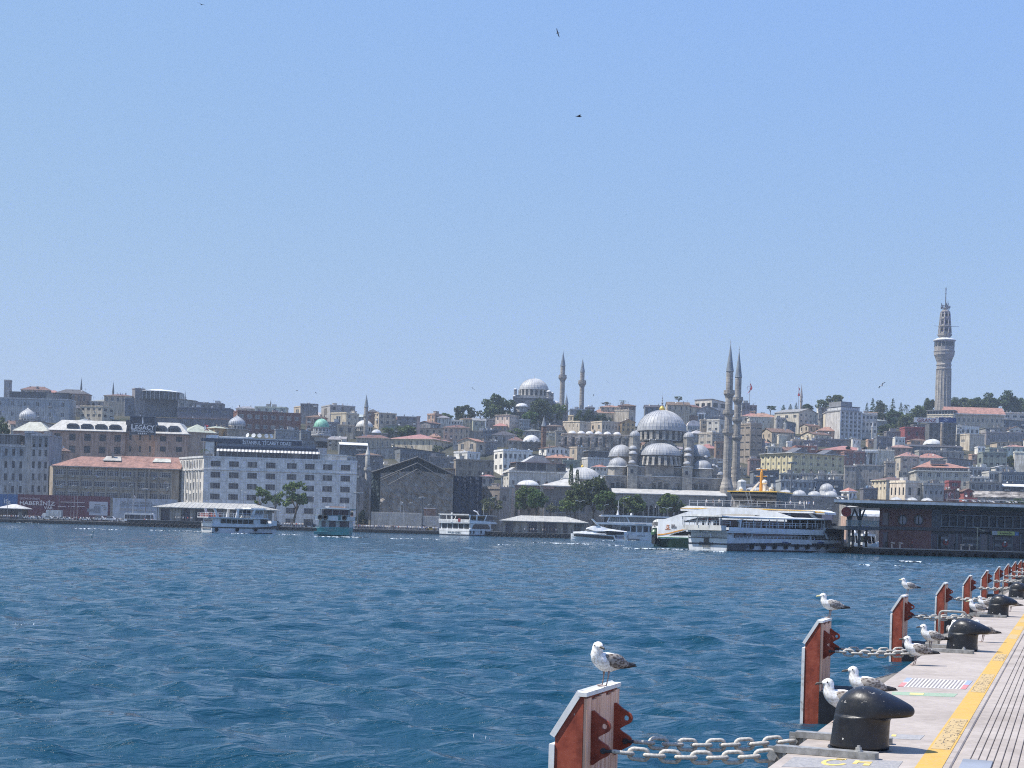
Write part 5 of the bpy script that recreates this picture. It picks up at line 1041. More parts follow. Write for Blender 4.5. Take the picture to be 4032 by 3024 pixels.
# -------------- half hidden houses that fill the slope between them
PLACE=[('great mosque',650,300),('green dome turret',-780,430),('netted building',-380,150),('tall slim minaret',-585,420),('ruined stone inn',260,300),('ribbed white block',1330,480),('low white mosque dome',90,330),('watch tower',1720,520),('dark glass hotel',1690,420),('yellow apartment house',1080,260),('pale mansard hotel',-1650,330),('white trade office',-1000,250),('white hip roofed mansion',1700,210),('long cream hall',-400,330),('brown brick block',-960,420)]
USED=set()
def filler():
 rng=random.Random(21);n=0;tries=0
 while n<175 and tries<14000:
  tries+=1;Y=rng.uniform(705,1120);a=rng.uniform(-2050,2060);w=rng.uniform(42,110);hgt=rng.uniform(5.5,9)
  gz=gz_(a*Y/F,Y);b0=(gz-HC)*F/Y;b1=(gz+hgt-HC)*F/Y;cap=lerp(CAP,a)
  if b1>cap+18:continue
  if any(Y<q[4]+6 and a-w/2<q[1]+4 and a+w/2>q[0]-4 and b1+14>q[2]+6 and b0<q[3]for q in BOXES):continue
  if any(abs(Y-q[4])<14 and a-w/2<q[1]and a+w/2>q[0]for q in BOXES):continue
  col=rng.choice((qp,ql,qn,'pale','pink',qd,qe,'ochre',qu,qn,qd));rc=rng.choice(('redb',qh,qt,qg,'red',qc));rf=rng.choice((qm,qb,'gable_r',qm,qb,'mono_l'))
  side=rng.choice((0,0,.2,.35))
  near=min(PLACE,key=lambda p:abs(p[1]-a)+1.6*abs(p[2]-(b0+b1)/2));dx,dz=a-near[1],(b0+b1)/2-near[2]
  rel=('right of'if dx>0 else 'left of')if abs(dx)>1.3*abs(dz)else('above'if dz>0 else 'below')
  rname={'redb':'bright red','red':'red',qh:qs,qt:ql,qg:qg,qc:'pale metal'}[rc]
  rt='flat roofed'if rf==qb else rname+{qm:' hip roofed','gable_r':' gable roofed','mono_l':' lean-to roofed'}[rf]
  opts=[f'{CN[col]} {rt} house {q}{rel} the {near[0]}'for q in('','half hidden ','small, just ','crowded in ','low one ','narrow one ')]
  lab=next((l for l in opts if l not in USED and l not in ALB),None)
  if lab is None:continue
  USED.add(lab)
  inv=lambda A,B:(CX+A*cos(ROLL)+B*sin(ROLL),CY+A*sin(ROLL)-B*cos(ROLL))
  x0,yt=inv(a-w/2,b1);x1,_=inv(a+w/2,b1);xc=x0+(x1-x0)*side;yb=inv(a,b0+12)[1]
  r=H('Z',x0,xc,x1,yt,yb,col,rf,lab,wl=(2,2)if side else None,wr=(rng.choice((2,3,3,4)),2),Y=Y,rh=rng.uniform(10,16),rc=rc,ww=rng.uniform(.26,.42),wh=.45,jk=rng.choice((1,2,3)))
  r['group']='houses crowded on the hillside';n+=1
 print('filler',n)
 # -------------- mosques, minarets, tower
STONE=(.37,.35,.325);LEAD=(.42,.435,.455)
def fnl(root,loc,h,color=(.42,.38,.28),fat=1.):
 m=MB();m.lat([(.10*h*fat,0),(.04*h,.06*h),(.09*h*fat,.16*h),(.09*h*fat,.22*h),(.03*h,.32*h),(.06*h*fat,.42*h),(.02*h,.52*h),(.04*h,.6*h),(.012*h,.7*h),(0,h)],8)
 return m.bd('finial',qa,root,color,loc=loc)
def dome_prof(Rr,h,n=10,lip=.0,k=1.):
 return([(Rr+lip,-.02*h),(Rr+lip,.03*h)]if lip else[])+[(Rr*cos(t)**k,h*sin(t))for t in[pi/2*i/n for i in range(n)]]+[(.0,h)]
def dome(root,loc,Rr,h,seg=32,color=LEAD,name='dome',ribs=0,lip=.15,arc=None,a0=.0,mat='lead'):
 m=MB();m.lat(dome_prof(Rr,h,9,lip),seg,a0=a0,arc=arc);o=m.bd(name,mat,root,color,loc=loc)
 if ribs:
  m=MB()
  for i in range(ribs):
   a=a0+(2*pi if arc is None else arc)*i/ribs
   m.tube([((Rr+.03)*cos(t)*cos(a),(Rr+.03)*cos(t)*sin(a),(h+.03)*sin(t))for t in[pi/2*j/8*.97 for j in range(9)]],max(.04,Rr*.009),4,cap=False)
  m.bd('lead_seams','lead',o,tuple(v*1.12 for v in color))
 return o
def mnr(c,xb,yb,xt,yt,ycone,Rp,balc,Y,label,color=STONE,seg=12,conecol=(.20,.225,.25),tip=.0,name='minaret',cone=True,flare=None,mat=qe,fin=.11):
 pass
 k=Y/F/CROPS[c][2];pb=at(c,xb,yb,Y);pt=at(c,xt,yt,Y);pc=at(c,(xb+xt)/2,ycone,Y);X=(pb.x+pt.x)/2
 gz=gz_(X,Y);z0=min(pb.z,gz)-1;root=thg(name,label,'minaret',(X,Y,z0));Rr=Rp*k;zc=pc.z-z0;zt=pt.z-z0
 prof=[(Rr*1.12,0)];pts=[]
 if flare:prof=[(Rr*1.9,0),(Rr*1.8,pb.z-z0),(Rr*1.12,pb.z-z0+flare*k),]
 bal=sorted([(at(c,xb,y,Y).z-z0,r*k)for y,r in balc])
 steps=len(bal)+1;zs=[0]+[b[0]for b in bal]+[zc]
 m=MB();cur=Rr*1.08
 P=prof[:]
 for i,(bz,br)in enumerate(bal):P+=[(cur,bz-.2),];cur*=.95;P+=[(cur,bz)]
 P+=[(cur,zc)];m.lat(P,seg);m.bd('shaft',mat,root,color)
 for bz,br in bal:
  m=MB();d=br-Rr;m.lat([(Rr,-2.6*d),(Rr+d*.25,-1.7*d),(Rr+d*.6,-1.*d),(br,-.45*d),(br,.0),(br*1.03,.05),(br*1.03,.25),(br*.97,.25),(br*.97,1.*d+.5),(br*.9,1.*d+.5),(br*.9,.0),(Rr*.9,.0)],seg);m.bd('balcony',mat,root,color,loc=(0,0,bz))
 if cone:
  m=MB();m.lat([(cur*1.02,-.35),(cur*1.16,-.1),(cur*1.1,.25),(cur*.62,(zt-zc)*.45),(.02,zt-zc)],seg);m.bd('spire','lead',root,conecol,loc=(0,0,zc))
 fnl(root,(0,0,zt-.2),max(1.2,fin*(zt-zc)),(.34,.36,.36))
 return root
mnr('E',1405,1560,1456,130,404,37,[(1010,56),(820,56),(625,56)],684,'nearer and taller of the twin stone minarets with three balconies',flare=90,fin=.2)
mnr('E',1498,1560,1535,195,465,34,[(1062,52),(888,52),(690,52)],714,'farther of the twin stone minarets, half hidden by its neighbour',flare=60,fin=.2)
mnr('D',943,720,959,100,274,27,[(412,49)],1085,'left and taller of the two skyline minarets beside the hilltop mosque',conecol=(.17,.20,.24))
mnr('D',1176,760,1191,185,345,25,[(478,48)],1090,'right hand of the two skyline minarets, with dark bands on its shaft',conecol=(.17,.20,.24))
mnr('D',990,850,1004,612,722,20,[(815,29)],1052,'short slim grey minaret standing among trees below the skyline minarets',seg=10)
mnr('D',722,1200,732,872,988,27,[(1060,33)],938,'brown brick minaret beside the low white mosque dome',color=(.20,.13,.105),seg=10)
mnr('C',97,640,105,250,372,19,[(460,27)],975,'tall slim minaret at the small dome mosque left of the middle',seg=12,conecol=(.22,.25,.26))
mnr('C',108,1240,120,740,830,21,[(975,34)],655,'slim white baroque minaret between the white trade office and the netted building',color=(.55,.53,.49),conecol=(.5,.49,.46),seg=12)
for x,yt,yb,lab in((783,92,262,'first thin dark spire on the far left skyline'),(1090,128,290,'second thin dark spire on the left skyline'),(1712,222,300,'faint short spire left of the spire beside the glass pavilion'),(1780,218,330,'thin spire just right of the glass pavilion')):
 mnr('A',x-4,yb,x,yt,yt+(yb-yt)*.62,9 if x<1200 else 6,[],1210,lab,color=(.2,.2,.2),conecol=(.09,.10,.11),seg=8)
mnr('B',892,380,893,305,335,5,[],1210,'tiny spire on the skyline above the pale green attic house',seg=8,conecol=(.16,.15,.15))
mnr('I',1022,800,1030,432,552,19,[(638,25)],985,'slim stone minaret in front of the dark glass hotel',color=(.36,.31,.26),seg=10,conecol=(.42,.42,.42))
mnr('I',110,730,125,530,600,13,[(640,16)],1030,'small white minaret with a bulbous cap left of the dark hillside trees',color=(.56,.55,.52),conecol=(.5,.5,.5),seg=10)
mnr('H',452,770,456,672,715,12,[],1062,'tiny pale pointed minaret against the grey boxy hill house',color=(.5,.5,.48),conecol=(.5,.5,.5),seg=8)
mnr('H',665,500,672,205,360,15,[(425,20)],1090,'distant minaret beside the second hilltop flag',conecol=(.30,.26,.25),seg=10,color=(.36,.33,.31))
def great_mosque():
 Y=690;o=at('E',795,1600,Y);z0=1.2;root=thg('great_mosque','great domed stone mosque with half domes and golden finial, right of the middle','mosque',(o.x,Y,z0))
 k=Y/F/2.514;X=lambda x,y=1300:at('E',x,y,Y).x-o.x;Z=lambda y,x=795:at('E',x,y,Y).z-z0
 BOXES.append((plb('E',205,1400)[0],plb('E',1370,1400)[0],0,plb('E',800,1330)[1],Y));BOXES.append((plb('E',445,1400)[0],plb('E',1140,1400)[0],0,plb('E',800,770)[1],Y))
 WHITEL=(.37,.375,.385);m_=lambda:MB();cyd=13.5;cx=X(795,985)
 def blk(x0,x1,y0,y1,ytop,ybot,name='wall',col=STONE,cap=True):
  m=MB();zt=Z(ytop,(x0+x1)/2);m.box((X(x0,ytop),y0,Z(ybot)if ybot else 0),(X(x1,ytop),y1,zt));w=m.bd(name,qe,root,col)
  if cap:m=MB();m.box((X(x0,ytop)-.35,y0-.4,zt),(X(x1,ytop)+.35,y1+.35,zt+.35));m.bd('lead_ledge','lead',root,(.55,.56,.56))
  return w
 zb=Z(985);D=dome(root,(cx,cyd,zb),250*k,215*k,40,WHITEL,ribs=40,lip=.5)
 m=MB();m.lat([(.2,-.4),(28*k,.0),(30*k,18*k),(22*k,34*k),(8*k,44*k),(2*k,58*k)],14);m.bd('golden_bulb','gold',root,loc=(cx,cyd,Z(772)),sm_=True)
 fnl(root,(cx,cyd,Z(722)),125*k,(.30,.30,.31),.9)
 zd=Z(1080);hd=zb-zd;m=MB();m.lat([(232*k,0),(232*k,hd)],40);m.bd('drum',qe,root,STONE,loc=(cx,cyd,zd))
 for i in range(24):
  a=pi*2*(i+.5)/24;
  if sin(a)>.35:continue
  m=MB();m.box((-.85,-.06,.7),(.85,.12,hd*.62));m.lat([(.85,-.06),(.85,.1)],8);w=m.bd(qj,qf,root,loc=(cx+234*k*cos(a),cyd+234*k*sin(a),zd),rz=a+pi/2)
  a2=pi*2*i/24;m=MB();m.box((-.75,-.9,0),(.75,.3,hd-.5));m.add([(-.75,-.9,hd-.5),(.75,-.9,hd-.5),(.75,.3,hd),(-.75,.3,hd)],[(0,1,2,3)]);m.bd('buttress',qe,root,(.47,.45,.41),loc=(cx+233*k*cos(a2),cyd+233*k*sin(a2),zd),rz=a2+pi/2)
 m=MB();m.lat([(250*k,0),(245*k,.4)],40);m.bd('lead_ledge','lead',root,(.55,.56,.56),loc=(cx,cyd,zd-.3))
 x0,x1=X(545,1200),X(1010,1200);zt=zd-.3;zs=Z(1240);cm=(x0+x1)/2+X(765,1240)-X(778,1240);n=14
 pts=[(x0,zs-1.2)];
 for i in range(9):
  u=i/8;px_=x0+(cm-2.5-x0)*u;pz=zs+.8+(zt-zs)*sin(u*pi/2)**.85
  if i:pts.append((px_,pts[-1][1]))
  pts.append((px_,pz))
 right=[(2*cm-p[0]if 2*cm-p[0]<x1 else x1,p[1])for p in reversed(pts)]
 m=MB();m.prism(pts+right,3.2,24);m.bd('arch_wall',qe,root,(.33,.32,.30))
 m=MB();m.box((x0+.5,4.5,0),(x1-.5,26,zs));m.bd('wall',qe,root,STONE)
 hx=X(765,1240);zh=Z(1240)
 dome(root,(hx,4.6,zh),207*k,128*k,20,WHITEL,'half_dome',ribs=20,lip=.45,arc=pi,a0=pi)
 zl=Z(1345);hh=zh-zl;m=MB();m.lat([(196*k,0),(196*k,hh)],22,a0=pi,arc=pi);m.bd('half_drum',qe,root,(.33,.315,.29),loc=(hx,4.6,zl))
 for i in range(11):
  a=pi+pi*(i+.5)/11;m=MB();m.box((-.62,-.06,.8),(.62,.1,hh*.66));m.bd(qj,qf,root,loc=(hx+198*k*cos(a),4.6+198*k*sin(a),zl),rz=a+pi/2)
  a2=pi+pi*i/11
  if i:m=MB();m.add([(-.6,-1.5,0),(.6,-1.5,0),(.6,.2,0),(-.6,.2,0),(-.6,-.5,hh-.7),(.6,-.5,hh-.7),(.6,.2,hh-.5),(-.6,.2,hh-.5)],[(0,1,5,4),(1,2,6,5),(3,0,4,7),(4,5,6,7)]);m.bd('buttress',qe,root,(.47,.45,.41),loc=(hx+197*k*cos(a2),4.6+197*k*sin(a2),zl),rz=a2+pi/2)
 for xc,sg,lab in((385,-1,0),(1165,1,0)):
  xx=X(xc,1240);dome(root,(xx,cyd,Z(1240,xc)),122*k,122*k,24,WHITEL,'half_dome',ribs=20,lip=.4)
  m=MB();m.lat([(112*k,0),(112*k,80*k)],24);m.bd('half_drum',qe,root,STONE,loc=(xx,cyd,Z(1240,xc)-80*k))
 for xc,yb,yt,rr,dy in((510,1250,1032,52,4.),(1045,1260,1048,54,4.),(1112,1200,1060,34,25)):
  xx=X(xc,yt);m=MB();m.lat([(rr*1.06*k,0),(rr*1.06*k,Z(yt,xc)-.5)],8,a0=R(22.5));m.bd('corner_tower',qe,root,(.40,.38,.345),loc=(xx,dy,0))
  d=dome(root,(xx,dy,Z(yt,xc)-.5),rr*k,rr*1.02*k,16,WHITEL,'turret_dome',ribs=16,lip=.35);fnl(root,(xx,dy,Z(yt,xc)-.6+rr*1.02*k),46*k,(.55,.55,.53))
 for xs in(((487,1175,42),(484,1228,42),(470,1318,36)),((1033,1192,40),(1028,1250,40),(1012,1328,36))):
  for i,(xc,yy,rr)in enumerate(xs):
   xx=X(xc,yy);dy=1.6-i*1.6;m=MB();m.lat([(rr*.95*k,0),(rr*.95*k,Z(yy,xc)-.01)],8,a0=R(22.5));m.bd('turret',qe,root,STONE,loc=(xx,dy,0))
   dome(root,(xx,dy,Z(yy,xc)),rr*k,rr*.85*k,14,WHITEL,'turret_dome',ribs=12 if i==2 else 0,lip=.3)
 for a0_,a1_,yt in((426,522,1345),(965,1062,1362)):
  w=blk(a0_,a1_,-4.6,4,yt,None,'pier',(.41,.39,.355));xm=X((a0_+a1_)/2-10,yt+50);m=MB();m.box((-.6,-.08,0),(.6,.05,1.8));m.bd(qj,qf,root,loc=(xm,-4.62,Z(yt+75,(a0_+a1_)/2)))
 blk(608,882,-2.6,6,1338,1460,'wall');blk(500,985,-1.2,6,1362,1460,'wall');blk(500,1000,-3.2,8,1455,None,'wall')
 for xc,yb,rr,h,x0_,x1_ in((340,1345,96,88,216,425),(1180,1366,92,86,1064,1290)):
  xx=X(xc,yb);zz=Z(yb,xc);dome(root,(xx,3.5,zz),rr*k,h*k,28,WHITEL,'corner_dome',ribs=24,lip=.4);fnl(root,(xx,3.5,zz+h*k-.1),62*k,(.35,.27,.2))
  m=MB();m.lat([(rr*1.1*k,0),(rr*1.1*k,95*k)],8,a0=R(22.5));m.bd('corner_drum',qe,root,(.40,.375,.34),loc=(xx,3.5,zz-95*k-.3))
  m=MB();m.lat([(rr*1.22*k,0),(rr*1.15*k,.35)],16);m.bd('lead_ledge','lead',root,(.55,.56,.56),loc=(xx,3.5,zz-.35))
 for xc,yb,rr in((1296,1342,24),(1222,1256,22),(1325,1355,22),(165,1475,38),(1360,1430,38)):
  dome(root,(X(xc,yb),6 if xc>200 else 2,Z(yb,xc)),rr*k,rr*k,12,WHITEL,'small_dome',lip=.25);m=MB();m.lat([(rr*.95*k,0),(rr*.95*k,Z(yb,xc))],8);m.bd('turret',qe,root,STONE,loc=(X(xc,yb),6 if xc>200 else 2,0))
 blk(205,430,-2.5,20,1448,None,'wall');blk(1055,1385,-2.5,20,1472,None,'wall')
 for xc,yt,hw,dd in((330,1478,88,-2.5),(745,1482,112,-3.2),(545,1505,38,-3.2),(925,1518,38,-3.2),(1150,1500,92,-2.5)):
  n=12;out=[];x_=X(xc,1540);b=Z(1585,xc);top=Z(yt,xc)-b
  arc=lambda s:[(s*hw*k*cos(pi*i/n),s*top*(sin(pi*i/n)**.8))for i in range(n+1)]
  A,B=arc(1),arc(.93);m=MB()
  for i in range(n):m.add([(A[i][0],0,A[i][1]),(A[i+1][0],0,A[i+1][1]),(B[i+1][0],0,B[i+1][1]),(B[i][0],0,B[i][1]),(A[i][0],.35,A[i][1]),(A[i+1][0],.35,A[i+1][1]),(B[i+1][0],.35,B[i+1][1]),(B[i][0],.35,B[i][1])],[(0,1,2,3),(0,4,5,1),(2,6,7,3)])
  m.bd('arch_band',qe,root,(.29,.275,.255),loc=(x_,dd-.3,b))
  for j in(-1,0,1):
   if hw<60 and j:continue
   m=MB();ww=hw*k*.17;hg=top*(.5 if j else.62);m.box((-ww,-.04,0),(ww,.02,hg));[m.box((-ww,-.1,hg*q/5-.05),(ww,-.03,hg*q/5+.05))for q in range(6)];[m.box((-ww*(1-q*.5)-.05,-.1,0),(-ww*(1-q*.5)+.05,-.03,hg))for q in range(5)];m.bd('grille',qe,root,(.17,.165,.16),loc=(x_+j*hw*k*.55,dd-.05,b+top*.12))
 zr1=Z(1588,800);m=MB();xa,xb_=X(262,1600),X(1372,1600)
 m.add([(xa,-13,zr1-2.4),(xb_,-13,zr1-2.4),(xb_,-4.7,zr1),(xa,-4.7,zr1),(xa,-13,zr1-2.),(xb_,-13,zr1-2.),(xb_,-4.7,zr1+.3),(xa,-4.7,zr1+.3)],[(0,3,2,1),(4,5,6,7),(0,1,5,4),(1,2,6,5),(3,0,4,7)]);m.bd('portico_roof','lead',root,(.47,.46,.44))
 zp=zr1-2.45;nb=22;m=MB();wfc(m,Vector((xa+.4,-12.5,0)),Vector((1,0,0)),xb_-xa-.8,0,zp,[((xb_-xa-.8)*(i+.16)/nb,(xb_-xa-.8)*(i+.84)/nb,zp*.25,zp*.7)for i in range(nb)],.6);m.bd('portico_wall',qe,root,STONE)
 bw=(xb_-xa-.8)/nb
 for i in range(nb):
  m=MB();n=8;r_=bw*.34;P=[(r_*cos(pi*j/n),r_*sin(pi*j/n))for j in range(n+1)];m.add([(0,-.03,0)]+[(x,-.03,z*1.1)for x,z in P],[(0,j+2,j+1)for j in range(n)]);m.bd('arch_opening',qg,root,loc=(xa+.4+bw*(i+.5),-12.5,zp*.7))
 m=MB();m.box((xa+.6,-11.7,0),(xb_-.6,-11.5,zp));m.bd('portico_back',qg,root)
k_=NT('gilding');MAT['gold']=k_.base((.80,.52,.10),.35,.6,.6)
great_mosque()
def tomb():
 Y=668;o=at('F',1170,260,Y);root=thg('tomb_dome','wide ribbed lead dome of the tomb left of the great mosque','tomb',(o.x,Y,1.2));k=Y/F/2.9493;Z=at('F',1160,255,Y).z-1.2
 dome(root,(0,12,Z),228*k,148*k,40,(.45,.445,.43),ribs=40,lip=.6);m=MB();m.lat([(.2,-.3),(16*k,0),(16*k,14*k),(3*k,30*k),(.02,46*k)],10);m.bd('golden_bulb','gold',root,loc=(0,12,Z+147*k))
 m=MB();m.box((-240*k,0,0),(240*k,24,Z-.1));m.bd('wall',qe,root,STONE);m=MB();m.box((-248*k,-.6,Z-.1),(248*k,24.5,Z+.3));m.bd('lead_ledge','lead',root,(.6,.6,.58))
 xx=at('F',1372,260,Y).x-o.x;dome(root,(xx,3,at('F',1372,262,Y).z-1.2),40*k,32*k,14,(.6,.6,.58),'small_dome',lip=.3);m=MB();m.lat([(36*k,0),(36*k,Z)],8);m.bd('turret',qe,root,STONE,loc=(xx,3,0))
 BOXES.append((plb('F',930,200)[0],plb('F',1420,200)[0],0,plb('F',1170,110)[1],Y))
 Y=650;p=at('F',715,335,Y);r=thg('pavilion_house','striped stone royal pavilion with a broad pale hipped roof among the shore trees','pavilion',(p.x,Y,1.2));k=Y/F/2.9493;zt=p.z-1.2;w=520*k
 m=MB();holes=[(w*u-.9,w*u+.9,zt*.45,zt*.72)for u in(.10,.27,.375,.5,.62,.75,.88)];wfc(m,Vector((0,0,0)),Vector((1,0,0)),w,0,zt,holes,.4);m.quad((0,14,0),(0,0,0),(0,0,zt),(0,14,zt));m.bd('wall',qe,r,(.27,.245,.225))
 for h in holes:q=bpy.data.objects.new(qj,wme(2,1,False,ql));COL.objects.link(q);q.parent=r;q.location=(h[0],.3,h[2]);q.scale=(h[1]-h[0],1,h[3]-h[2])
 m=MB();m.add([(-1.5,-1.5,0),(w+1,-1.5,0),(w+1,16,0),(-1.5,16,0),(9,7,85*k),(w-6,7,85*k)],[(0,1,5,4),(1,2,5),(2,3,4,5),(3,0,4)]);m.bd('roof','lead',r,(.50,.48,.44),loc=(0,0,zt+.3));m=MB();m.box((-1.6,-1.6,-.2),(w+1.1,16,.28));m.bd('eaves','lead',r,(.4,.38,.35),loc=(0,0,zt))
 m=MB();m.add([(0,0,0),(5,0,0),(5,6,0),(0,6,0),(.5,1,2.2),(4.5,1,2.2),(4.5,5,2.2),(.5,5,2.2)],[(0,1,5,4),(1,2,6,5),(2,3,7,6),(3,0,4,7),(4,5,6,7)]);m.bd('roof_vent',qk,r,(.6,.4,.33),loc=(-.5,-1,zt-1.2))
 Y=662;p=at('F',530,330,Y);r=thg('small_lead_dome','low lead dome on banded walls behind the shore trees, left of the tomb','mosque',(p.x,Y,1.2));k=Y/F/2.9493;zz=p.z-1.2
 dome(r,(0,8,zz),132*k,70*k,28,(.58,.575,.56),ribs=24,lip=.5);m=MB();m.box((-150*k,0,0),(140*k,16,zz-.05));m.bd('wall',qe,r,(.33,.27,.23));m=MB();m.box((-165*k,-.8,zz-.05),(150*k,16.5,zz+.3));m.bd('lead_ledge','lead',r,(.5,.5,.48))
 for x in(340,415):m=MB();m.box((0,0,0),(26*k,1.5,zz-1.5));[m.box((-.03,-.05,j*1.1),(26*k+.03,0,j*1.1+.5))for j in range(int((zz-2)/1.1))];m.bd('banded_pier',qk,r,(.52,.42,.37),loc=(at('F',x,400,Y).x-p.x,-1.6,0))
tomb()
def hill_mosque():
 Y=1085;o=at('D',610,650,Y);k=Y/F/3.0167;z0=gz_(o.x,Y)-2;root=thg('hilltop_mosque','domed mosque on the skyline behind big trees, left of two minarets','mosque',(o.x,Y,z0));X=lambda x,y=600:at('D',x,y,Y).x-o.x;Z=lambda y,x=610:at('D',x,y,Y).z-z0
 BOXES.append((plb('D',360,600)[0],plb('D',850,600)[0],plb('D',600,860)[1],plb('D',600,400)[1],Y))
 dome(root,(0,14,Z(543)),176*k,140*k,36,(.46,.46,.455),ribs=32,lip=.7);fnl(root,(0,14,Z(408)),62*k,(.4,.4,.38))
 m=MB();m.lat([(168*k,0),(168*k,Z(543)-Z(622))],32);m.bd('drum',qe,root,(.34,.33,.31),loc=(0,14,Z(622)))
 for i in range(20):
  a=2*pi*(i+.5)/20
  if sin(a)>.3:continue
  m=MB();m.box((-1.1,-.1,.5),(1.1,.2,3.9));m.bd(qj,qf,root,loc=(170*k*cos(a),14+170*k*sin(a),Z(622)),rz=a+pi/2)
  a=2*pi*i/20;m=MB();m.box((-.8,-1.,0),(.8,.3,4.4));m.bd('buttress',qe,root,(.48,.47,.44),loc=(170*k*cos(a),14+170*k*sin(a),Z(622)),rz=a+pi/2)
 m=MB();m.box((X(365),2,Z(655)),(X(835),28,Z(622)));m.bd('wall',qe,root,(.42,.41,.39));m=MB();m.box((X(372),0,0),(X(845),28,Z(655)-.05));m.bd('wall',qe,root,(.20,.205,.215))
 m=MB();m.box((X(360),-.6,Z(655)-.05),(X(850),1,Z(650)));m.bd('lead_ledge','lead',root,(.5,.5,.5))
 n=14;m=MB();P=[(X(560)+90*k*cos(pi*i/n),Z(785)+105*k*sin(pi*i/n))for i in range(n+1)];m.prism(P,-.8,.0);m.bd('arch_wall',qe,root,(.29,.29,.295))
 for xc,yb,rr,h in((390,560,18,60),(381,640,18,60),(790,575,26,70),(775,655,22,60),(830,590,16,80),(800,600,18,60)):
  m=MB();m.lat([(rr*k,0),(rr*k,h*k)],8);m.bd('turret',qe,root,(.30,.30,.31),loc=(X(xc),1 if xc<700 else 3,Z(yb)-h*k));dome(root,(X(xc),1 if xc<700 else 3,Z(yb)),rr*1.1*k,rr*.9*k,12,(.58,.58,.58),'turret_dome',lip=.2)
 xx=X(470);m=MB();m.lat([(72*k,0),(72*k,60*k)],8,a0=R(22.5));m.bd('porch_drum',qk,root,(.42,.41,.39),loc=(xx,-9,Z(780)-60*k));dome(root,(xx,-9,Z(778)),76*k,44*k,16,(.60,.60,.59),'porch_dome',lip=.5);fnl(root,(xx,-9,Z(735)),22*k)
 dome(root,(X(870),10,Z(705)),55*k,40*k,16,(.58,.58,.58),'side_dome',lip=.4);m=MB();m.lat([(53*k,0),(53*k,90*k)],8);m.bd('side_drum',qe,root,(.38,.37,.36),loc=(X(870),10,Z(705)-90*k))
hill_mosque()
def lmq(c,xc,yb,rr,h,x0,x1,ywall,yfoot,Y,label,col=(.62,.62,.61),wall=(.30,.275,.25),arches=0,drum=0,name='mosque',fin=True,onion=0,flat=False,drumcol=None):
 o=at(c,xc,yb,Y);k=Y/F/CROPS[c][2];z0=min(gz_(o.x,Y),at(c,xc,yfoot,Y).z)-1;root=thg(name,label,'mosque',(o.x,Y,z0));Z=lambda y:at(c,xc,y,Y).z-z0
 BOXES.append((plb(c,x0,yb)[0],plb(c,x1,yb)[0],plb(c,xc,yfoot)[1],plb(c,xc,yb-h)[1],Y))
 dy=rr*k*1.1
 if onion:
  R_=rr*k;H_=h*k;prof=[(R_*.93,-.02*H_),(R_*.95,0),(R_,.13*H_),(R_*.99,.24*H_),(R_*.93,.38*H_),(R_*.8,.52*H_),(R_*.58,.66*H_),(R_*.34,.78*H_),(R_*.14,.89*H_),(0,H_)]
  m=MB();m.lat(prof,32);d=m.bd('dome','lead',root,col,loc=(0,dy,Z(yb)));m=MB()
  for i in range(24):
   a=2*pi*i/24;m.tube([((r_+.04)*cos(a),(r_+.04)*sin(a),z)for r_,z in prof[1:-1]],.07,4,cap=False)
  m.bd('lead_seams','lead',d,tuple(v*.8 for v in col));fnl(root,(0,dy,Z(yb-h)-.4),h*.42*k,(.45,.42,.35))
 else:
  dome(root,(0,dy,Z(yb)),rr*k,h*k,28,col,ribs=24,lip=.4)
  if fin:fnl(root,(0,dy,Z(yb-h)),max(1.2,h*.25*k))
 if drum:
  m=MB();m.lat([(rr*.96*k,0),(rr*.96*k,drum*k)],16,a0=R(11.25));m.bd('drum',qk,root,drumcol or tuple(min(.6,v*1.35)for v in wall),loc=(0,dy,Z(yb)-drum*k))
  for i in range(16):
   a=2*pi*(i)/16
   if sin(a)<.3:m=MB();m.box((-.5,-.08,0),(.5,.05,drum*k*.6));m.bd(qj,qf,root,loc=(rr*.965*k*cos(a),dy+rr*.965*k*sin(a),Z(yb)-drum*k*.8),rz=a+pi/2)
 if arches:
  for i in range(arches):
   a=-pi/2+(i-(arches-1)/2)*.62;n=8;r_=rr*.27*k;P=[(r_*cos(pi*j/n),r_*sin(pi*j/n))for j in range(n+1)]
   m=MB();m.prism(P,-1.,1.5);d=m.bd('eyebrow_arch','lead',root,col,loc=(rr*.86*k*cos(a),dy+rr*.86*k*sin(a),Z(yb)),rz=a+pi/2)
   m=MB();m.prism([(x*.7,z*.7)for x,z in P],-1.08,-1.);m.bd('arched_window',qg,d)
 xa,xb=at(c,x0,ywall,Y).x-o.x,at(c,x1,ywall,Y).x-o.x;zw=Z(yb)-drum*k
 m=MB();m.box((xa,0,0),(xb,dy*2+2,zw));m.bd('wall',qe,root,wall);m=MB();m.box((xa-.5,-.5,zw),(xb+.5,dy*2+2.4,zw+.35));m.bd('lead_ledge','lead',root,tuple(v*.85 for v in col))
 return root
lmq('D',580,1180,103,92,470,700,1195,1240,940,'low bright white mosque dome with eyebrow arches beside the brown brick minaret',arches=3,wall=(.22,.20,.185))
lmq('C',76,558,82,66,-25,175,600,640,985,'pale domed mosque at the tall slim minaret left of the middle',col=(.56,.55,.52),drum=50,wall=(.42,.39,.34))
lmq('I',935,832,118,80,830,1050,840,860,992,'low white dome in front of the dark glass hotel on the right',col=(.60,.60,.58),wall=(.2,.19,.18))
lmq('A',237,478,82,108,150,325,520,560,800,'smaller pale onion dome at the far left behind the mansard hotel',onion=1,drum=25,col=(.46,.465,.46),wall=(.42,.40,.36),name='onion_dome')
lmq('B',551,545,82,102,470,650,590,620,790,'larger pale onion dome with a golden finial above the white trade office',onion=1,drum=42,col=(.40,.42,.45),wall=(.42,.38,.33),name='onion_dome')
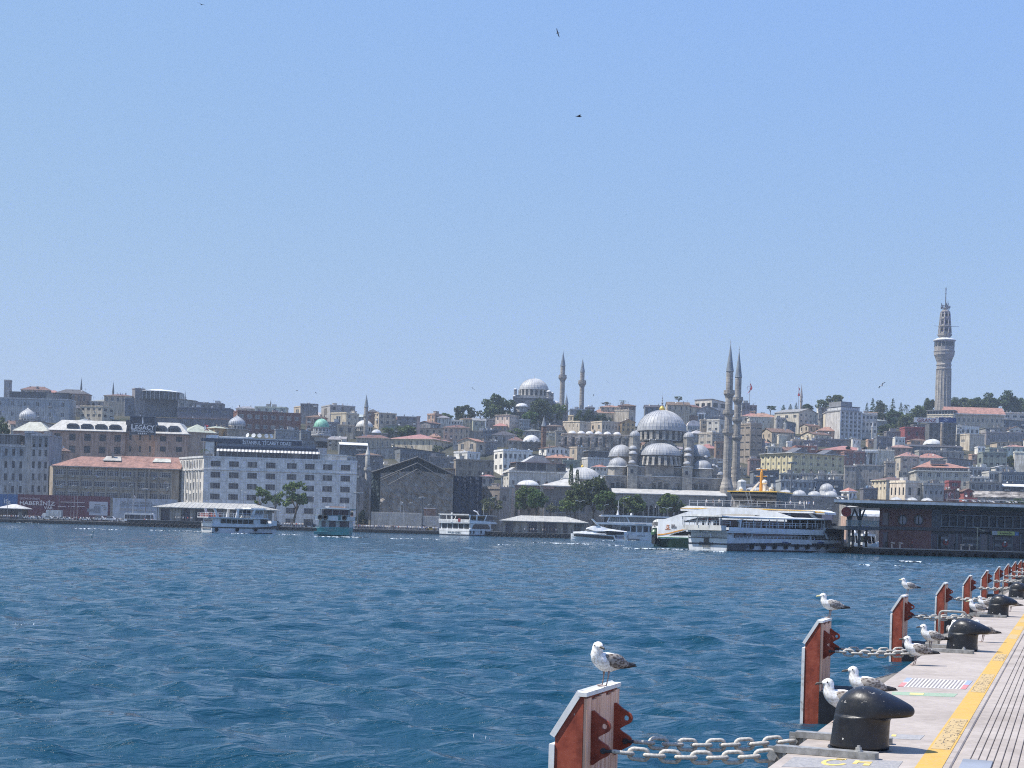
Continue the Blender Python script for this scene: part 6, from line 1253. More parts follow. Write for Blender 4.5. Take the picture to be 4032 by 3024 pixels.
lmq('C',195,625,48,40,140,300,630,640,965,'two small lead vaults beside the tall slim minaret',col=(.52,.53,.54),fin=False,name='small_vault',wall=(.3,.28,.25))
def green_turret():
 Y=800;o=at('B',1380,568,Y);k=Y/F/2.44;z0=gz_(o.x,Y)-2;r=thg('dome_turret','round turret with a copper green dome above the white trade office','turret',(o.x,Y,z0));Z=lambda y:at('B',1380,y,Y).z-z0
 BOXES.append((plb('B',1290,560)[0],plb('B',1480,560)[0],plb('B',1380,770)[1],plb('B',1380,485)[1],Y))
 dome(r,(0,0,Z(566)),74*k,80*k,28,(.22,.46,.34),ribs=20,lip=.4,mat=qc);fnl(r,(0,0,Z(487)),20*k,(.25,.4,.32))
 prof=[(95*k,Z(650)),(95*k,Z(636)),(70*k,Z(630)),(66*k,Z(585)),(76*k,Z(578)),(78*k,Z(567))]
 m=MB();m.lat([(58*k,0),(58*k,Z(700)),(64*k,Z(690)),(64*k,Z(668)),(92*k,Z(655))]+prof,24);m.bd('shaft',qv,r,(.47,.47,.465))
 for i in range(12):
  a=2*pi*i/12;m=MB();m.box((-.7,-.1,0),(.7,.1,36*k));m.bd(qj,qf,r,loc=(67.5*k*cos(a),67.5*k*sin(a),Z(625)),rz=a+pi/2);a+=pi/12;m=MB();m.lat([(.5,0),(.4,46*k)],8);m.bd('column',qv,r,(.52,.52,.51),loc=(70*k*cos(a),70*k*sin(a),Z(630)))
  m=MB();m.box((-.9,-.15,0),(.9,.1,60*k));m.bd('arched_window',qg,r,loc=(58.5*k*cos(a),58.5*k*sin(a),Z(765)),rz=a+pi/2)
 m=MB();[m.lat([(.12,0),(.2,.5),(.12,1.3)],5,(93*k*cos(2*pi*i/40),93*k*sin(2*pi*i/40),Z(636)))for i in range(40)];m.tube([(93*k*cos(2*pi*i/40),93*k*sin(2*pi*i/40),Z(636)+1.35)for i in range(40)],.16,5,closed=True);m.bd('balustrade',qv,r,(.5,.5,.49))
green_turret()
def watch_tower():
 Y=1190;k=Y/F/3.016;o=at('K',352,1000,Y);z0=at('K',352,1500,Y).z-6;r=thg('watch_tower','tall pale fire watch tower with stepped top and mast on the right skyline','tower',(o.x,Y,z0));Z=lambda y:at('K',352,y,Y).z-z0
 BOXES.append((plb('K',240,900)[0],plb('K',480,900)[0],plb('K',350,1480)[1],plb('K',350,340)[1],Y));T=(.40,.38,.355)
 P=lambda L:[(a*k,Z(y))for a,y in L]
 m=MB();m.lat(P([(92,1600),(90,1480),(83,1076),(90,1072),(90,1062),(82,1056),(84,1028),(90,1022),(90,1014),(82,1008),(84,985),(92,965),(104,930),(118,900),(119,868),(123,862),(123,850),(114,846),(116,812),(115,738)]),16,a0=R(11.25));m.bd('shaft',qe,r,T)
 m=MB()
 for i in range(16):a=2*pi*i/16+R(11.25);m.tube([(91*k*cos(a),91*k*sin(a),Z(1590)),(84*k*cos(a),84*k*sin(a),Z(1080))],.35,5)
 m.bd('pilasters',qe,r,(.43,.41,.38))
 m=MB();m.lat(P([(117,738),(131,733),(132,724),(100,708),(78,700),(62,697)]),24);m.bd('gallery_roof','lead',r,(.62,.62,.60))
 for i in range(16):
  a=2*pi*i/16;m=MB();m.box((-1.15,-.15,0),(1.15,.1,2.6));m.prism([(1.15*cos(pi*j/6),2.6+1.15*sin(pi*j/6))for j in range(7)],-.15,.1);m.bd(qj,qf,r,loc=(114.5*k*cos(a),114.5*k*sin(a),Z(800)),rz=a+pi/2)
 m=MB();m.lat(P([(62,697),(64,690),(84,668),(84,648),(70,644),(70,640),(66,570),(76,566),(76,556),(62,550),(58,478),(66,474),(66,462),(55,458),(51,398),(57,394),(57,384),(44,378),(40,368),(22,362)]),8,a0=R(22.5));m.bd('stepped_top',qe,r,(.33,.315,.295))
 m=MB()
 for i in range(8):
  a=2*pi*i/8+R(22.5)
  for ra,ya,rb,yb in((72,640,66,570),(64,548,58,478),(57,456,51,398)):m.tube([(ra*k*cos(a),ra*k*sin(a),Z(ya)),(rb*k*cos(a),rb*k*sin(a),Z(yb))],.55,6)
 m.bd('columns',qe,r,(.45,.43,.40))
 for i in range(8):
  a=2*pi*i/8
  for ra,yc,rad in((63,604,1.35),(55,512,1.3),(49,428,1.15)):m=MB();m.lat([(rad,0),(rad,.3)],12);q=m.bd('round_window',qg,r,loc=(ra*k*cos(a),ra*k*sin(a),Z(yc)));q.rotation_euler=(R(90),0,a+pi/2)
 m=MB();m.lat([(1.6,Z(368)),(1.3,Z(340)),(.5,Z(330)),(.42,Z(260)),(.3,Z(180)),(.5,Z(172)),(.5,Z(160)),(.25,Z(150)),(.45,Z(128)),(.5,Z(112)),(.1,Z(92))],8);m.bd('mast',qc,r,(.11,.115,.12))
 rg=random.Random(2);m=MB()
 for i in range(26):
  a=rg.uniform(0,6.28);z=Z(rg.choice((318,330,340,352,308)));l=rg.uniform(1.5,3.6);m.tube([(.3*cos(a),.3*sin(a),z),(l*cos(a),l*sin(a),z)],.11,4);m.box((l*cos(a)-.25,l*sin(a)-.25,z-.7),(l*cos(a)+.25,l*sin(a)+.25,z+rg.uniform(.5,1.8)))
 m.bd('aerial_cluster',qc,r,(.14,.145,.15));m=MB();m.tube([(6*.3,-.2,Z(310)),(6*.3,-.2,Z(252))],.2,5);m.bd('aerial',qc,r,(.16,.16,.17))
 m=MB();m.tube([(-132*k,0,Z(556)),(168*k,0,Z(558))],.16,5);m.bd('crossbar',qc,r,(.2,.2,.22))
watch_tower()
def bazaar():
 Y=640;o=at('G',1190,240,Y);k=Y/F/2.3284;z0=1.2;r=thg('bazaar_hall','long stone bazaar wall with a row of lead domes behind the boats','market hall',(o.x,Y,z0));X=lambda x:at('G',x,235,Y).x-o.x;Z=lambda y,x=1500:at('G',x,y,Y).z-z0
 BOXES.append((plb('G',1180,300)[0],plb('G',1935,300)[0],0,plb('G',1500,160)[1],Y))
 zt=Z(238,1500);m=MB();m.box((X(1150),0,0),(X(1932),26,zt));m.bd('wall',qe,r,(.31,.305,.30));m=MB();m.box((X(1150)-.3,-.5,zt),(X(1932)+.4,26,zt+.5));m.bd('lead_ledge','lead',r,(.55,.55,.54))
 for x in(1800,1480):m=MB();m.box((-1,-.08,0),(1,.05,2));m.bd(qj,qf,r,loc=(X(x),0,Z(455,x)))
 D=[(1245,52,44),(1300,44,36),(1396,68,46),(1440,44,36),(1524,64,46),(1570,44,36),(1666,58,42),(1690,40,34),(1812,66,46)]
 for i,(x,rr,h)in enumerate(D):
  dome(r,(X(x),5 if rr>50 else 13,zt+.4),rr*k,h*k,24,(.46,.46,.455),ribs=20,lip=.3);fnl(r,(X(x),5 if rr>50 else 13,zt+.4+h*k),42*k,(.5,.5,.48),.8)
 dome(r,(X(1815),13,Z(175,1815)),64*k,58*k,24,(.42,.42,.42),'big_dome',ribs=20,lip=.3);m=MB();m.lat([(66*k,0),(66*k,Z(175,1815)-zt)],12);m.bd('drum','lead',r,(.5,.5,.5),loc=(X(1815),13,zt))
 dome(r,(X(1858),12,Z(205,1858)),44*k,40*k,18,(.42,.42,.42),'side_dome',lip=.3)
 m=MB();m.lat([(40*k,0),(40*k,Z(110,997)-1),(43*k,Z(105,997)),(30*k,Z(92,997)),(0,Z(84,997))],8,a0=R(22.5));m.bd('corner_turret','lead',r,(.55,.55,.53),loc=(X(997),6,0));fnl(r,(X(997),6,Z(86,997)),32*k)
 for x in(1000,1090,1150):dome(r,(X(x),9,Z(190,x)),46*k,34*k,20,(.44,.44,.44),ribs=16,lip=.3)
 m=MB();m.box((X(955),2,0),(X(1160),22,Z(192,1050)));m.bd('wall',qe,r,(.31,.305,.30))
 Y2=625;o2=at('J',840,215,Y2);k2=Y2/F/2.8286;r2=thg('bazaar_gatehouse','pale sloping lead roof with three white domes just above the terminal roof','market hall',(o2.x,Y2,z0));X2=lambda x:at('J',x,215,Y2).x-o2.x;zz=at('J',1000,225,Y2).z-z0
 for x in(838,1018,1188):dome(r2,(X2(x),8,zz),75*k2,62*k2,24,(.52,.515,.5),ribs=20,lip=.3);fnl(r2,(X2(x),8,zz+62*k2-.1),34*k2,(.5,.48,.42))
 m=MB();m.box((X2(240),2,0),(X2(1320),16,zz-.2));m.bd('wall',qe,r2,(.33,.32,.31));m=MB();m.add([(X2(240),1,zz-2.4),(X2(1330),1,zz-2.4),(X2(1300),9,zz+1.2),(X2(640),9,zz+1.2)],[(0,1,2,3)]);m.bd('lead_roof','lead',r2,(.62,.61,.58))
bazaar()
def flue():
 Y=960;o=at('C',601,620,Y);z0=o.z-3;m=MB();z1=at('C',601,470,Y).z-z0;m.box((-1,-1,0),(1,1,z1));m.box((-1.3,-1.3,z1),(1.3,1.3,z1+.6));tag(m.bd('chimney_stack',qk,None,(.33,.31,.29),loc=(o.x,Y,z0)),'tall square grey flue standing alone on the hillside left of the middle','chimney')
flue()
filler()
# -------------- along the far shore
WHITE=(.74,.74,.73)
def hip_box(m,x0,x1,y0,y1,z,h,inset):
 m.add([(x0,y0,z),(x1,y0,z),(x1,y1,z),(x0,y1,z),(x0+inset,(y0+y1)/2,z+h),(x1-inset,(y0+y1)/2,z+h),(x0,y0,z-.25),(x1,y0,z-.25),(x1,y1,z-.25),(x0,y1,z-.25)],[(0,1,5,4),(1,2,5),(2,3,4,5),(3,0,4),(6,9,8,7),(0,6,7,1),(1,7,8,2),(2,8,9,3),(3,9,6,0)])
def station(c,x0,x1,ye,yr,yd,yw,xe0,xe1,Y,label,inset,bays,plinth=None):
 pass
 o=at(c,x0,yd,Y);z0=0;r=thg('ferry_station',label,'ferry station',(o.x,Y,0));X=lambda x:at(c,x,ye,Y).x-o.x;xm=(x0+x1)/2;Z=lambda y,x=xm:at(c,x,y,Y).z
 zd,ze,zr_=Z(yd),Z(ye),Z(yr);W=X(x1);m=MB();hip_box(m,0,W,-2,15,ze,zr_-ze,inset);roof=m.bd('roof',qc,r,(.40,.385,.345))
 m=MB();n=int(W/1.6)
 for i in range(n+1):
  x=W*i/n;t=min(1,max(0,min(x,W-x)/inset));m.tube([(x,-2,ze+.05),(x,-2+8.5*t,ze+(zr_-ze)*t+.05)],.07,4)
 m.bd('roof_seams',qc,roof,(.60,.58,.53))
 xa,xb=X(xe0),X(xe1);m=MB();wfc(m,Vector((xa,0,zd-.1)),Vector((1,0,0)),xb-xa,0,ze-zd,[((xb-xa)*a,(xb-xa)*b,.1,(ze-zd)*q)for a,b,q in bays],.8);m.box((xa,13,zd),(xb,13.3,ze-.3));m.box((xa,.1,zd),(xa+.3,13,ze-.3));m.box((xb-.3,.1,zd),(xb,13,ze-.3));m.bd('wall',qk,r,(.42,.39,.35))
 for a,b,q in bays:
  m=MB();m.box(((xb-xa)*a+xa,.7,zd),((xb-xa)*b+xa,.78,zd+(ze-zd)*q));w=m.bd(qj,qf,r);m=MB();n=max(2,int((xb-xa)*(b-a)/1.4));[m.box((xa+(xb-xa)*(a+(b-a)*i/n)-.06,.55,zd),(xa+(xb-xa)*(a+(b-a)*i/n)+.06,.7,zd+(ze-zd)*q))for i in range(n+1)];m.box((xa+(xb-xa)*a,.5,zd+(ze-zd)*.52),(xa+(xb-xa)*b,.7,zd+(ze-zd)*.6));m.bd('frame',qa,w,(.10,.11,.12))
 m=MB();[m.box((x,-1.4,zd),(x+.22,-1.18,ze-.2))for x in[W*.04+W*.92*i/9 for i in range(10)]];m.bd('post',qa,r,(.16,.16,.16))
 px0,px1=(X(plinth[0]),X(plinth[1]))if plinth else(0,W)
 p=MB();p.box((px0+o.x,Y-4.5,-2.5),(px1+o.x,580,zd));tag(p.bd('jetty','rubber',None,(.06,.055,.05)),kind='structure')
 m=MB();m.box((px0+o.x,Y-4.6,zd-.12),(px1+o.x,Y-3.2,zd+.02));tag(m.bd('jetty_edge','concrete',None),kind='structure')
 n=int((px1-px0)/1.75)
 for i in range(n):
  t=tyre(.85,.32);t=link('tyre',t,None,(.03,.03,.032),(px0+o.x+.9+(px1-px0-1.8)*i/max(1,n-1),Y-4.85,.55));t.rotation_euler=(R(90),0,0);tag(t,TYL[0],'tyre',TYL[1])
 return r
TY={}
TYL=['black fender tyre hung along the dark jetty','tyres hung on the jetties']
def tyre(Ro,w):
 if(Ro,w)not in TY:
  m=MB();m.lat([(Ro*.5,-w*.4),(Ro*.86,-w/2),(Ro,-w*.32),(Ro,w*.32),(Ro*.86,w/2),(Ro*.5,w*.4),(Ro*.5,-w*.4)],14);TY[(Ro,w)]=m.mesh('tyre','rubber',True)
 return TY[(Ro,w)]
TYL=['black fender tyre on the jetty of the left ferry station','tyres on the left ferry jetty']
station('V',1062,3600,378,262,655,735,1190,3420,556,'pale roofed ferry station behind the left white ferry',9,[(.02,.1,.9),(.21,.29,.95),(.34,.42,.9),(.5,.58,.9),(.68,.74,.9),(.82,.92,.9)],(600,3500))
TYL=['black fender tyre on the jetty of the middle ferry station','tyres on the middle ferry jetty']
station('F',188,1232,748,682,880,940,240,1180,550,'pale roofed ferry station in the middle, left of the motor yacht',8,[(.03,.12,.9),(.32,.42,.95),(.5,.66,.95),(.74,.8,.9),(.88,.97,.9)],(60,1080))
def kiosk():
 Y=604;o=at('U',-60,620,Y);r=thg('waterside_kiosk','small pavilion with a pale hipped roof at the far left shore','kiosk',(o.x,Y,1.35));X=lambda x:at('U',x,400,Y).x-o.x;Z=lambda y:at('U',300,y,Y).z-1.35
 m=MB();hip_box(m,X(-60),X(545),-1.5,8,Z(378),Z(290)-Z(378),5);m.bd('roof',qc,r,(.5,.49,.47));m=MB();m.box((X(-40),0,0),(X(460),7,Z(385)));m.bd('wall',qk,r,(.10,.085,.085));m=MB();m.box((X(370),-.1,0),(X(462),0,Z(455)));m.bd('side_panel',qk,r,(.2,.2,.19));m=MB();m.box((X(-40),-.12,Z(430)),(X(462),-.02,Z(390)));m.bd('fascia',qa,r,(.04,.05,.08))
kiosk()
def billboard():
 Y=622;L=lambda c,x,y:at(c,x,y,Y)
 def board(c,x0,x1,yt,yb,col,label):
  o=L(c,x0,yb);z1=L(c,(x0+x1)/2,yt).z;w=L(c,x1,yb).x-o.x;r=thg('billboard_hoarding',label,'billboard',(o.x,Y,1.35));h=z1-1.35
  m=MB();m.box((0,0,.2),(w,.15,h));m.bd('panel',qv,r,col);m=MB();[m.box((w*i/10+.05,.15,0),(w*i/10+.25,.9,h*.9))for i in range(11)];m.bd('support',qc,r,(.2,.2,.2));return r,o,w,h
 k=Y/F/5.267;W=(.60,.58,.58)
 r,o,w,h=board('U',355,2275,110,640,(.125,.045,.065),'long maroon hoarding with white Turkish slogan behind the parked cars')
 P=lambda x,y:(at('U',x,y,Y).x-o.x,-.04,at('U',x,y,Y).z-1.35)
 ltr('EKONOMİDEN',r,P(408,190),42*k,(.36,.30,.32),415*k);ltr('HABERİNİZ',r,P(402,300),80*k,W,730*k);ltr('VAR',r,P(915,392),58*k,W,185*k)
 m=MB();a=P(1255,245);m.box((a[0],-.05,a[2]-8*k),(a[0]+500*k,-.01,a[2]+8*k));m.bd('print_line','print',r,(.38,.33,.35));m=MB()
 for x,l in((1235,135),(1480,80),(1650,110)):a=P(x,340);m.box((a[0],-.05,a[2]-6*k),(a[0]+l*k,-.01,a[2]+6*k))
 for x in(1215,1425,1625):a=P(x,340);m.prism([(a[0]+13*k*cos(t),a[2]+13*k*sin(t))for t in[2*pi*i/10 for i in range(10)]],-.05,-.01)
 m.bd('print_icons','print',r,(.5,.46,.48))
 m=MB();a=P(1855,235);b=P(2230,530);m.box((a[0],-.06,b[2]),(b[0],-.01,a[2]));m.bd('print_picture','print',r,(.34,.38,.46));m=MB();a=P(1945,330);b=P(2080,470);m.box((a[0],-.09,b[2]),(b[0],-.05,a[2]));a=P(1810,380);b=P(1940,450);m.box((a[0],-.09,b[2]),(b[0],-.05,a[2]));m.bd('print_picture','print',r,(.07,.10,.16));m=MB()
 for x,y,ww in((1960,300,110),(2100,320,90),(2150,365,60),(2150,405,60)):a=P(x,y);m.box((a[0],-.08,a[2]-8*k),(a[0]+ww*k,-.055,a[2]+8*k))
 m.bd('print_icons','print',r,(.06,.06,.08))
 r,o,w,h=board('U',-250,352,82,640,(.05,.12,.27),'blue hoarding with white emblem at the far left shore')
 P=lambda x,y:(at('U',x,y,Y).x-o.x,-.04,at('U',x,y,Y).z-1.35)
 ltr('iş',r,P(80,270),105*k,(.5,.52,.55),95*k);m=MB();a=P(150,285);m.box((a[0],-.05,a[2]),(a[0]+70*k,-.01,a[2]+16*k));m.box((a[0]+30*k,-.05,a[2]+30*k),(a[0]+62*k,-.01,a[2]+60*k));m.bd('emblem','print',r,(.5,.52,.55))
 r,o,w,h=board('V',222,1560,178,640,(.36,.40,.46),'pale blue hoarding announcing a restaurant behind the white bus')
 P=lambda x,y:(at('V',x,y,Y).x-o.x,-.04,at('V',x,y,Y).z-1.35);DK=(.16,.17,.19)
 ltr('CEMİLE SULTAN LİMANHANI',r,P(380,274),44*k,DK,660*k);ltr("RESTORANIMIZ EMİNÖNÜ'NDE AÇILDI",r,P(378,330),40*k,DK,1010*k);m=MB()
 for y,l in((376,265),(396,480),(414,735)):a=P(372,y);m.box((a[0],-.05,a[2]-6*k),(a[0]+l*k,-.01,a[2]+6*k))
 m.bd('print_line','print',r,(.22,.23,.25))
billboard()
# -------------- boats
class Boat:
 pass
 def __init__(self,c,xc,yw,Y,phi,name,label,cat,group=None):
  self.c,self.Y,self.xc,self.yw=c,Y,xc,yw;p=at(c,xc,yw,Y);self.o=Vector((p.x,Y,0));self.phi=R(phi);self.cs,self.sn=cos(self.phi),sin(self.phi)
  self.r=thg(name,label,cat,tuple(self.o),self.phi,group);self.dz=p.z
 def x(self,px,y=None):
  a=plb(self.c,px,self.yw if y is None else y)[0]/F;return(a*self.Y-self.o.x)/(self.cs-a*self.sn)
 def z(self,px,y,end=False):
  pass
  X=self.x(px,y)if not end else 0;Y=self.Y+(X*self.sn if not end else 0);return at(self.c,px,y,Y).z-self.dz
 def e(self,px):
  a=plb(self.c,px,self.yw)[0]/F;return(self.o.x-a*self.Y)/(self.sn+a*self.cs)
def hull(m,st,zb=-.6,n=5):
 pass
 rings=[]
 for x,y0,y1,zt,fl in st:
  yc,hb=(y0+y1)/2,(y1-y0)/2;ring=[]
  for i in range(n+1):t=i/n;ring.append((x,yc-hb*(fl+(1-fl)*t**.7),zb+(zt-zb)*t))
  for i in range(n,-1,-1):t=i/n;ring.append((x,yc+hb*(fl+(1-fl)*t**.7),zb+(zt-zb)*t))
  rings.append(ring)
 m.loft(rings)
def rail(m,pts,h=1.,r=.03,step=1.5):
 P=[Vector(p)for p in pts]
 for hh in(h,h*.55):m.tube([p+Vector((0,0,hh))for p in P],r,4)
 for a,b in zip(P,P[1:]):
  n=max(1,int((b-a).length/step))
  for i in range(n+1):p=a+(b-a)*i/n;m.box((p.x-r,p.y-r,p.z),(p.x+r,p.y+r,p.z+h))
def swn(root,x0,x1,y,z0,z1,n,gap=.18,frame=.06,rz=.0,face=-1):
 for i in range(n):
  a=x0+(x1-x0)*i/n+gap/2;b=x0+(x1-x0)*(i+1)/n-gap/2;g=MB();g.box((a,y-.03,z0),(b,y+.03,z1));w=g.bd(qj,qf,root)
  f=MB();f.box((a-frame,y-.07,z0-frame),(b+frame,y-.031,z0));f.box((a-frame,y-.07,z1),(b+frame,y-.031,z1+frame));f.box((a-frame,y-.07,z0),(a,y-.031,z1));f.box((b,y-.07,z0),(b+frame,y-.031,z1));f.bd('frame',qa,w,(.5,.5,.5))
def end_windows(root,y0,y1,x,z0,z1,n,gap=.25):
 for i in range(n):a=y0+(y1-y0)*i/n+gap/2;b=y0+(y1-y0)*(i+1)/n-gap/2;g=MB();g.box((x-.05,a,z0),(x+.03,b,z1));g.bd(qj,qf,root)
def fender(root,x,y,z,rad=.42):
 o=link('fender_tyre',tyre(round(rad,2),.26),root,(.028,.028,.03),(x,y-.15,z));o.rotation_euler=(R(90),0,0)
def person_mesh():
 m=bpy.data.meshes.new('person_frame');V=[(0,0,.92),(0,0,1.15),(0,0,1.38),(0,.0,1.5),(0,-.02,1.62),(0,-.01,1.72),(-.1,0,.88),(-.11,.02,.48),(-.12,-.02,.06),(-.12,-.14,.03),(.1,0,.88),(.11,-.02,.48),(.12,.04,.06),(.12,-.08,.03),(-.2,0,1.36),(-.25,.03,1.1),(-.22,-.08,.86),(.2,0,1.36),(.25,.03,1.1),(.22,-.06,.86)]
 E=[(0,1),(1,2),(2,3),(3,4),(4,5),(0,6),(6,7),(7,8),(8,9),(0,10),(10,11),(11,12),(12,13),(2,14),(14,15),(15,16),(2,17),(17,18),(18,19)]
 rad=[.15,.14,.15,.06,.1,.07,.1,.07,.05,.04,.1,.07,.05,.04,.07,.05,.04,.07,.05,.04]
 m.from_pydata(V,E,[]);o=bpy.data.objects.new('person',m);COL.objects.link(o);md=o.modifiers.new('skin','SKIN');md.use_smooth_shade=True
 for i,v in enumerate(m.skin_vertices[0].data):v.radius=(rad[i],rad[i]*.8)
 m.skin_vertices[0].data[0].use_root=True;o.modifiers.new('sub','SUBSURF').levels=1
 dg=bpy.context.evaluated_depsgraph_get();me=bpy.data.meshes.new_from_object(o.evaluated_get(dg));bpy.data.objects.remove(o);bpy.data.meshes.remove(m)
 me.materials.clear();[me.materials.append(MAT[x])for x in('cloth','skin','trousers','hair')]
 for p in me.polygons:
  z=p.center.z;p.material_index=3 if z>1.66 or(z>1.58 and p.center.y>.02)else(1 if z>1.46 or(z<1.12 and abs(p.center.x)>.17 and z>.75)else(2 if z<.95 else 0))
 me.name='person';return me
for nm,c in(('skin',(.5,.33,.25)),('trousers',(.06,.07,.10)),('hair',(.03,.022,.018))):MAT[nm]=NT('person_'+nm).base(c,.8)
PM=person_mesh();PC=[((.68,.68,.66),qd),((.68,.68,.66),qd),((.06,.06,.07),'black'),((.35,.06,.06),'red'),((.10,.16,.32),'blue'),((.45,.38,.3),qp),((.3,.32,.34),ql),((.62,.58,.5),qn)]
NP={}
def psn(p,rz,ci,where,group,seated=False):
 col,cn=PC[ci];o=link('person',PM,None,col,p,rz)
 if seated:o.location.z-=.42
 lab=f'person in a {cn} top {where}';tag(o,lab,'person',group);return o
def ferry_left():
 b=Boat('P',490,795,367,39,'passenger_ferry','white passenger ferry heading right in front of the left ferry station','ferry');r=b.r;B=5.6;L=b.x(2075,600);S=(.68,.69,.70)
 zs=lambda px,y:b.z(px,y)
 deck=zs(520,575,);zmid=zs(520,672);bow=zs(2060,590)
 m=MB();hull(m,[(0,0,B,zmid,.95),(L*.3,-.1,B+.1,zmid*.97,.96),(L*.6,0,B,zs(1500,690),.9),(L*.8,.5,B-.5,zs(1830,680),.7),(L*.93,1.6,B-1.6,zs(2000,662),.45),(L,B/2-.15,B/2+.15,zs(2075,655),.3)]);m.bd(qi,qi,r,S)
 m=MB();hull(m,[(.0,.0,B,deck,.985),(L*.3,-.15,B+.15,deck*.97,.985),(L*.6,-.05,B+.05,zs(1500,610),.98),(L*.8,.4,B-.4,zs(1830,592),.95),(L*.93,1.5,B-1.5,zs(2000,585),.9),(L,B/2-.2,B/2+.2,bow,.8)],zb=zmid+.12);m.bd('bulwark',qi,r,(.70,.71,.72))
 m=MB();hull(m,[(-.05,-.12,B+.12,zmid+.1,1),(L*.3,-.25,B+.25,zmid*.97+.1,1),(L*.6,-.15,B+.15,zs(1500,690)+.1,1),(L*.8,.35,B-.35,zs(1830,680)+.1,1),(L*.93,1.45,B-1.45,zs(2000,662)+.1,1),(L+.1,B/2-.2,B/2+.2,zs(2075,655)+.1,1)],zb=zmid-.12);m.bd('rubbing_strake',qa,r,(.03,.03,.035))
 m=MB();hull(m,[(0,.05,B-.05,.18,.97),(L*.6,.1,B-.1,.18,.95),(L*.8,.75,B-.75,.18,.8),(L*.93,1.9,B-1.9,.18,.6)],zb=-.5);m.bd('boot_stripe',qa,r,(.05,.06,.08))
 x0,x1=b.x(690),b.x(1800);zc0,zc1=deck,zs(690,462);m=MB();m.box((.3,.25,deck-.3),(x1-1.2,B-.25,zc1));m.prism([(x1-1.2,deck-.3),(x1+.4,deck-.3),(x1-.5,zc1),(x1-1.2,zc1)],.5,B-.5);m.bd('cabin',qi,r,(.66,.67,.68))
 swn(r,x0,b.x(1450),.2,zs(690,598),zs(690,488),6);swn(r,b.x(1600),x1-.6,.2,zs(1600,598),zs(1600,492),1)
 m=MB();m.box((x1-1.1,.46,zs(1600,598)),(x1-.2,.52,zs(1600,500)));m.bd(qj,qf,r)
 end_windows(r,.6,B-.6,.28,deck+.5,zc1-.5,2)
 m=MB();m.box((-1.2,-.15,zc1),(x1-.3,B+.15,zc1+.22));m.bd('upper_deck',qa,r,S);ud=zc1+.22
 m=MB();rail(m,[(-1.1,B,ud),(-1.1,-.05,ud),(x1-.6,-.05,ud)],1.05,.035,1.3);rail(m,[(-.1,B,deck),(-.1,.0,deck)],.4,.03,1.3);m.bd('railing',qa,r,(.72,.72,.72))
 zt=zs(1100,262)-.0;m=MB();m.box((b.x(1020),.2,zt),(b.x(1760),B-.2,zt+.16));m.box((b.x(1400),.6,zt+.16),(b.x(1735),B-.6,zt+.5));m.bd('canopy',qa,r,(.72,.73,.72))
 m=MB()
 for a,c_ in((b.x(545),b.x(610)),(b.x(1470),b.x(1395)),(b.x(1090),b.x(1060))):
  for yy in(.15,B-.5):m.add([(c_-.3,yy,ud),(c_+.45,yy,ud),(a+.3,yy,zt+.1),(a-.25,yy,zt+.1),(c_-.3,yy+.3,ud),(c_+.45,yy+.3,ud),(a+.3,yy+.3,zt+.1),(a-.25,yy+.3,zt+.1)],[(0,1,2,3),(4,7,6,5),(0,3,7,4),(1,5,6,2)])
 m.bd('raked_pylons',qa,r,(.72,.72,.71))
 m=MB();m.box((b.x(1480),.6,ud),(b.x(1690),B-.6,zt));w=m.bd('wheelhouse',qi,r,(.6,.61,.62));swn(r,b.x(1490),b.x(1680),.56,ud+.9,zt-.25,2);swn(r,b.x(1110),b.x(1400),.7,ud+.6,zt-.2,3)
 m=MB();rg=random.Random(5);[m.box((x,yy,ud),(x+.5,yy+1.6,ud+.85))for x in[-.8+.9*i for i in range(4)]for yy in(.3,B-2)];m.bd('bench',qa,r,(.30,.12,.11))
 m=MB();m.box((-.25,.4,deck-1.4),(-.02,B-.4,deck-1.25));m.bd('transom_trim',qa,r,(.4,.38,.34))
 for px in(585,1060,1480):fender(r,b.x(px),-.15,zs(px,725),.5)
 m=MB();hh=zs(1985,515);m.box((L*.9,B/2-1.2,bow-.6),(L*.985,B/2+1.2,bow+.62));m.bd('bow_locker',qa,r,(.74,.74,.73));m=MB();m.box((b.x(1445),.12,zs(1450,602)),(b.x(1590),.2,zs(1450,497)));m.bd('side_door',qa,r,(.58,.60,.62))
 for i in range(5):q=psn(b.r.matrix_basis@Vector((-.6+i*.75,1+.7*(i%3),ud)),i,i+1,'on the stern upper deck of the left white ferry','passengers on the left ferry',True)
ferry_left()
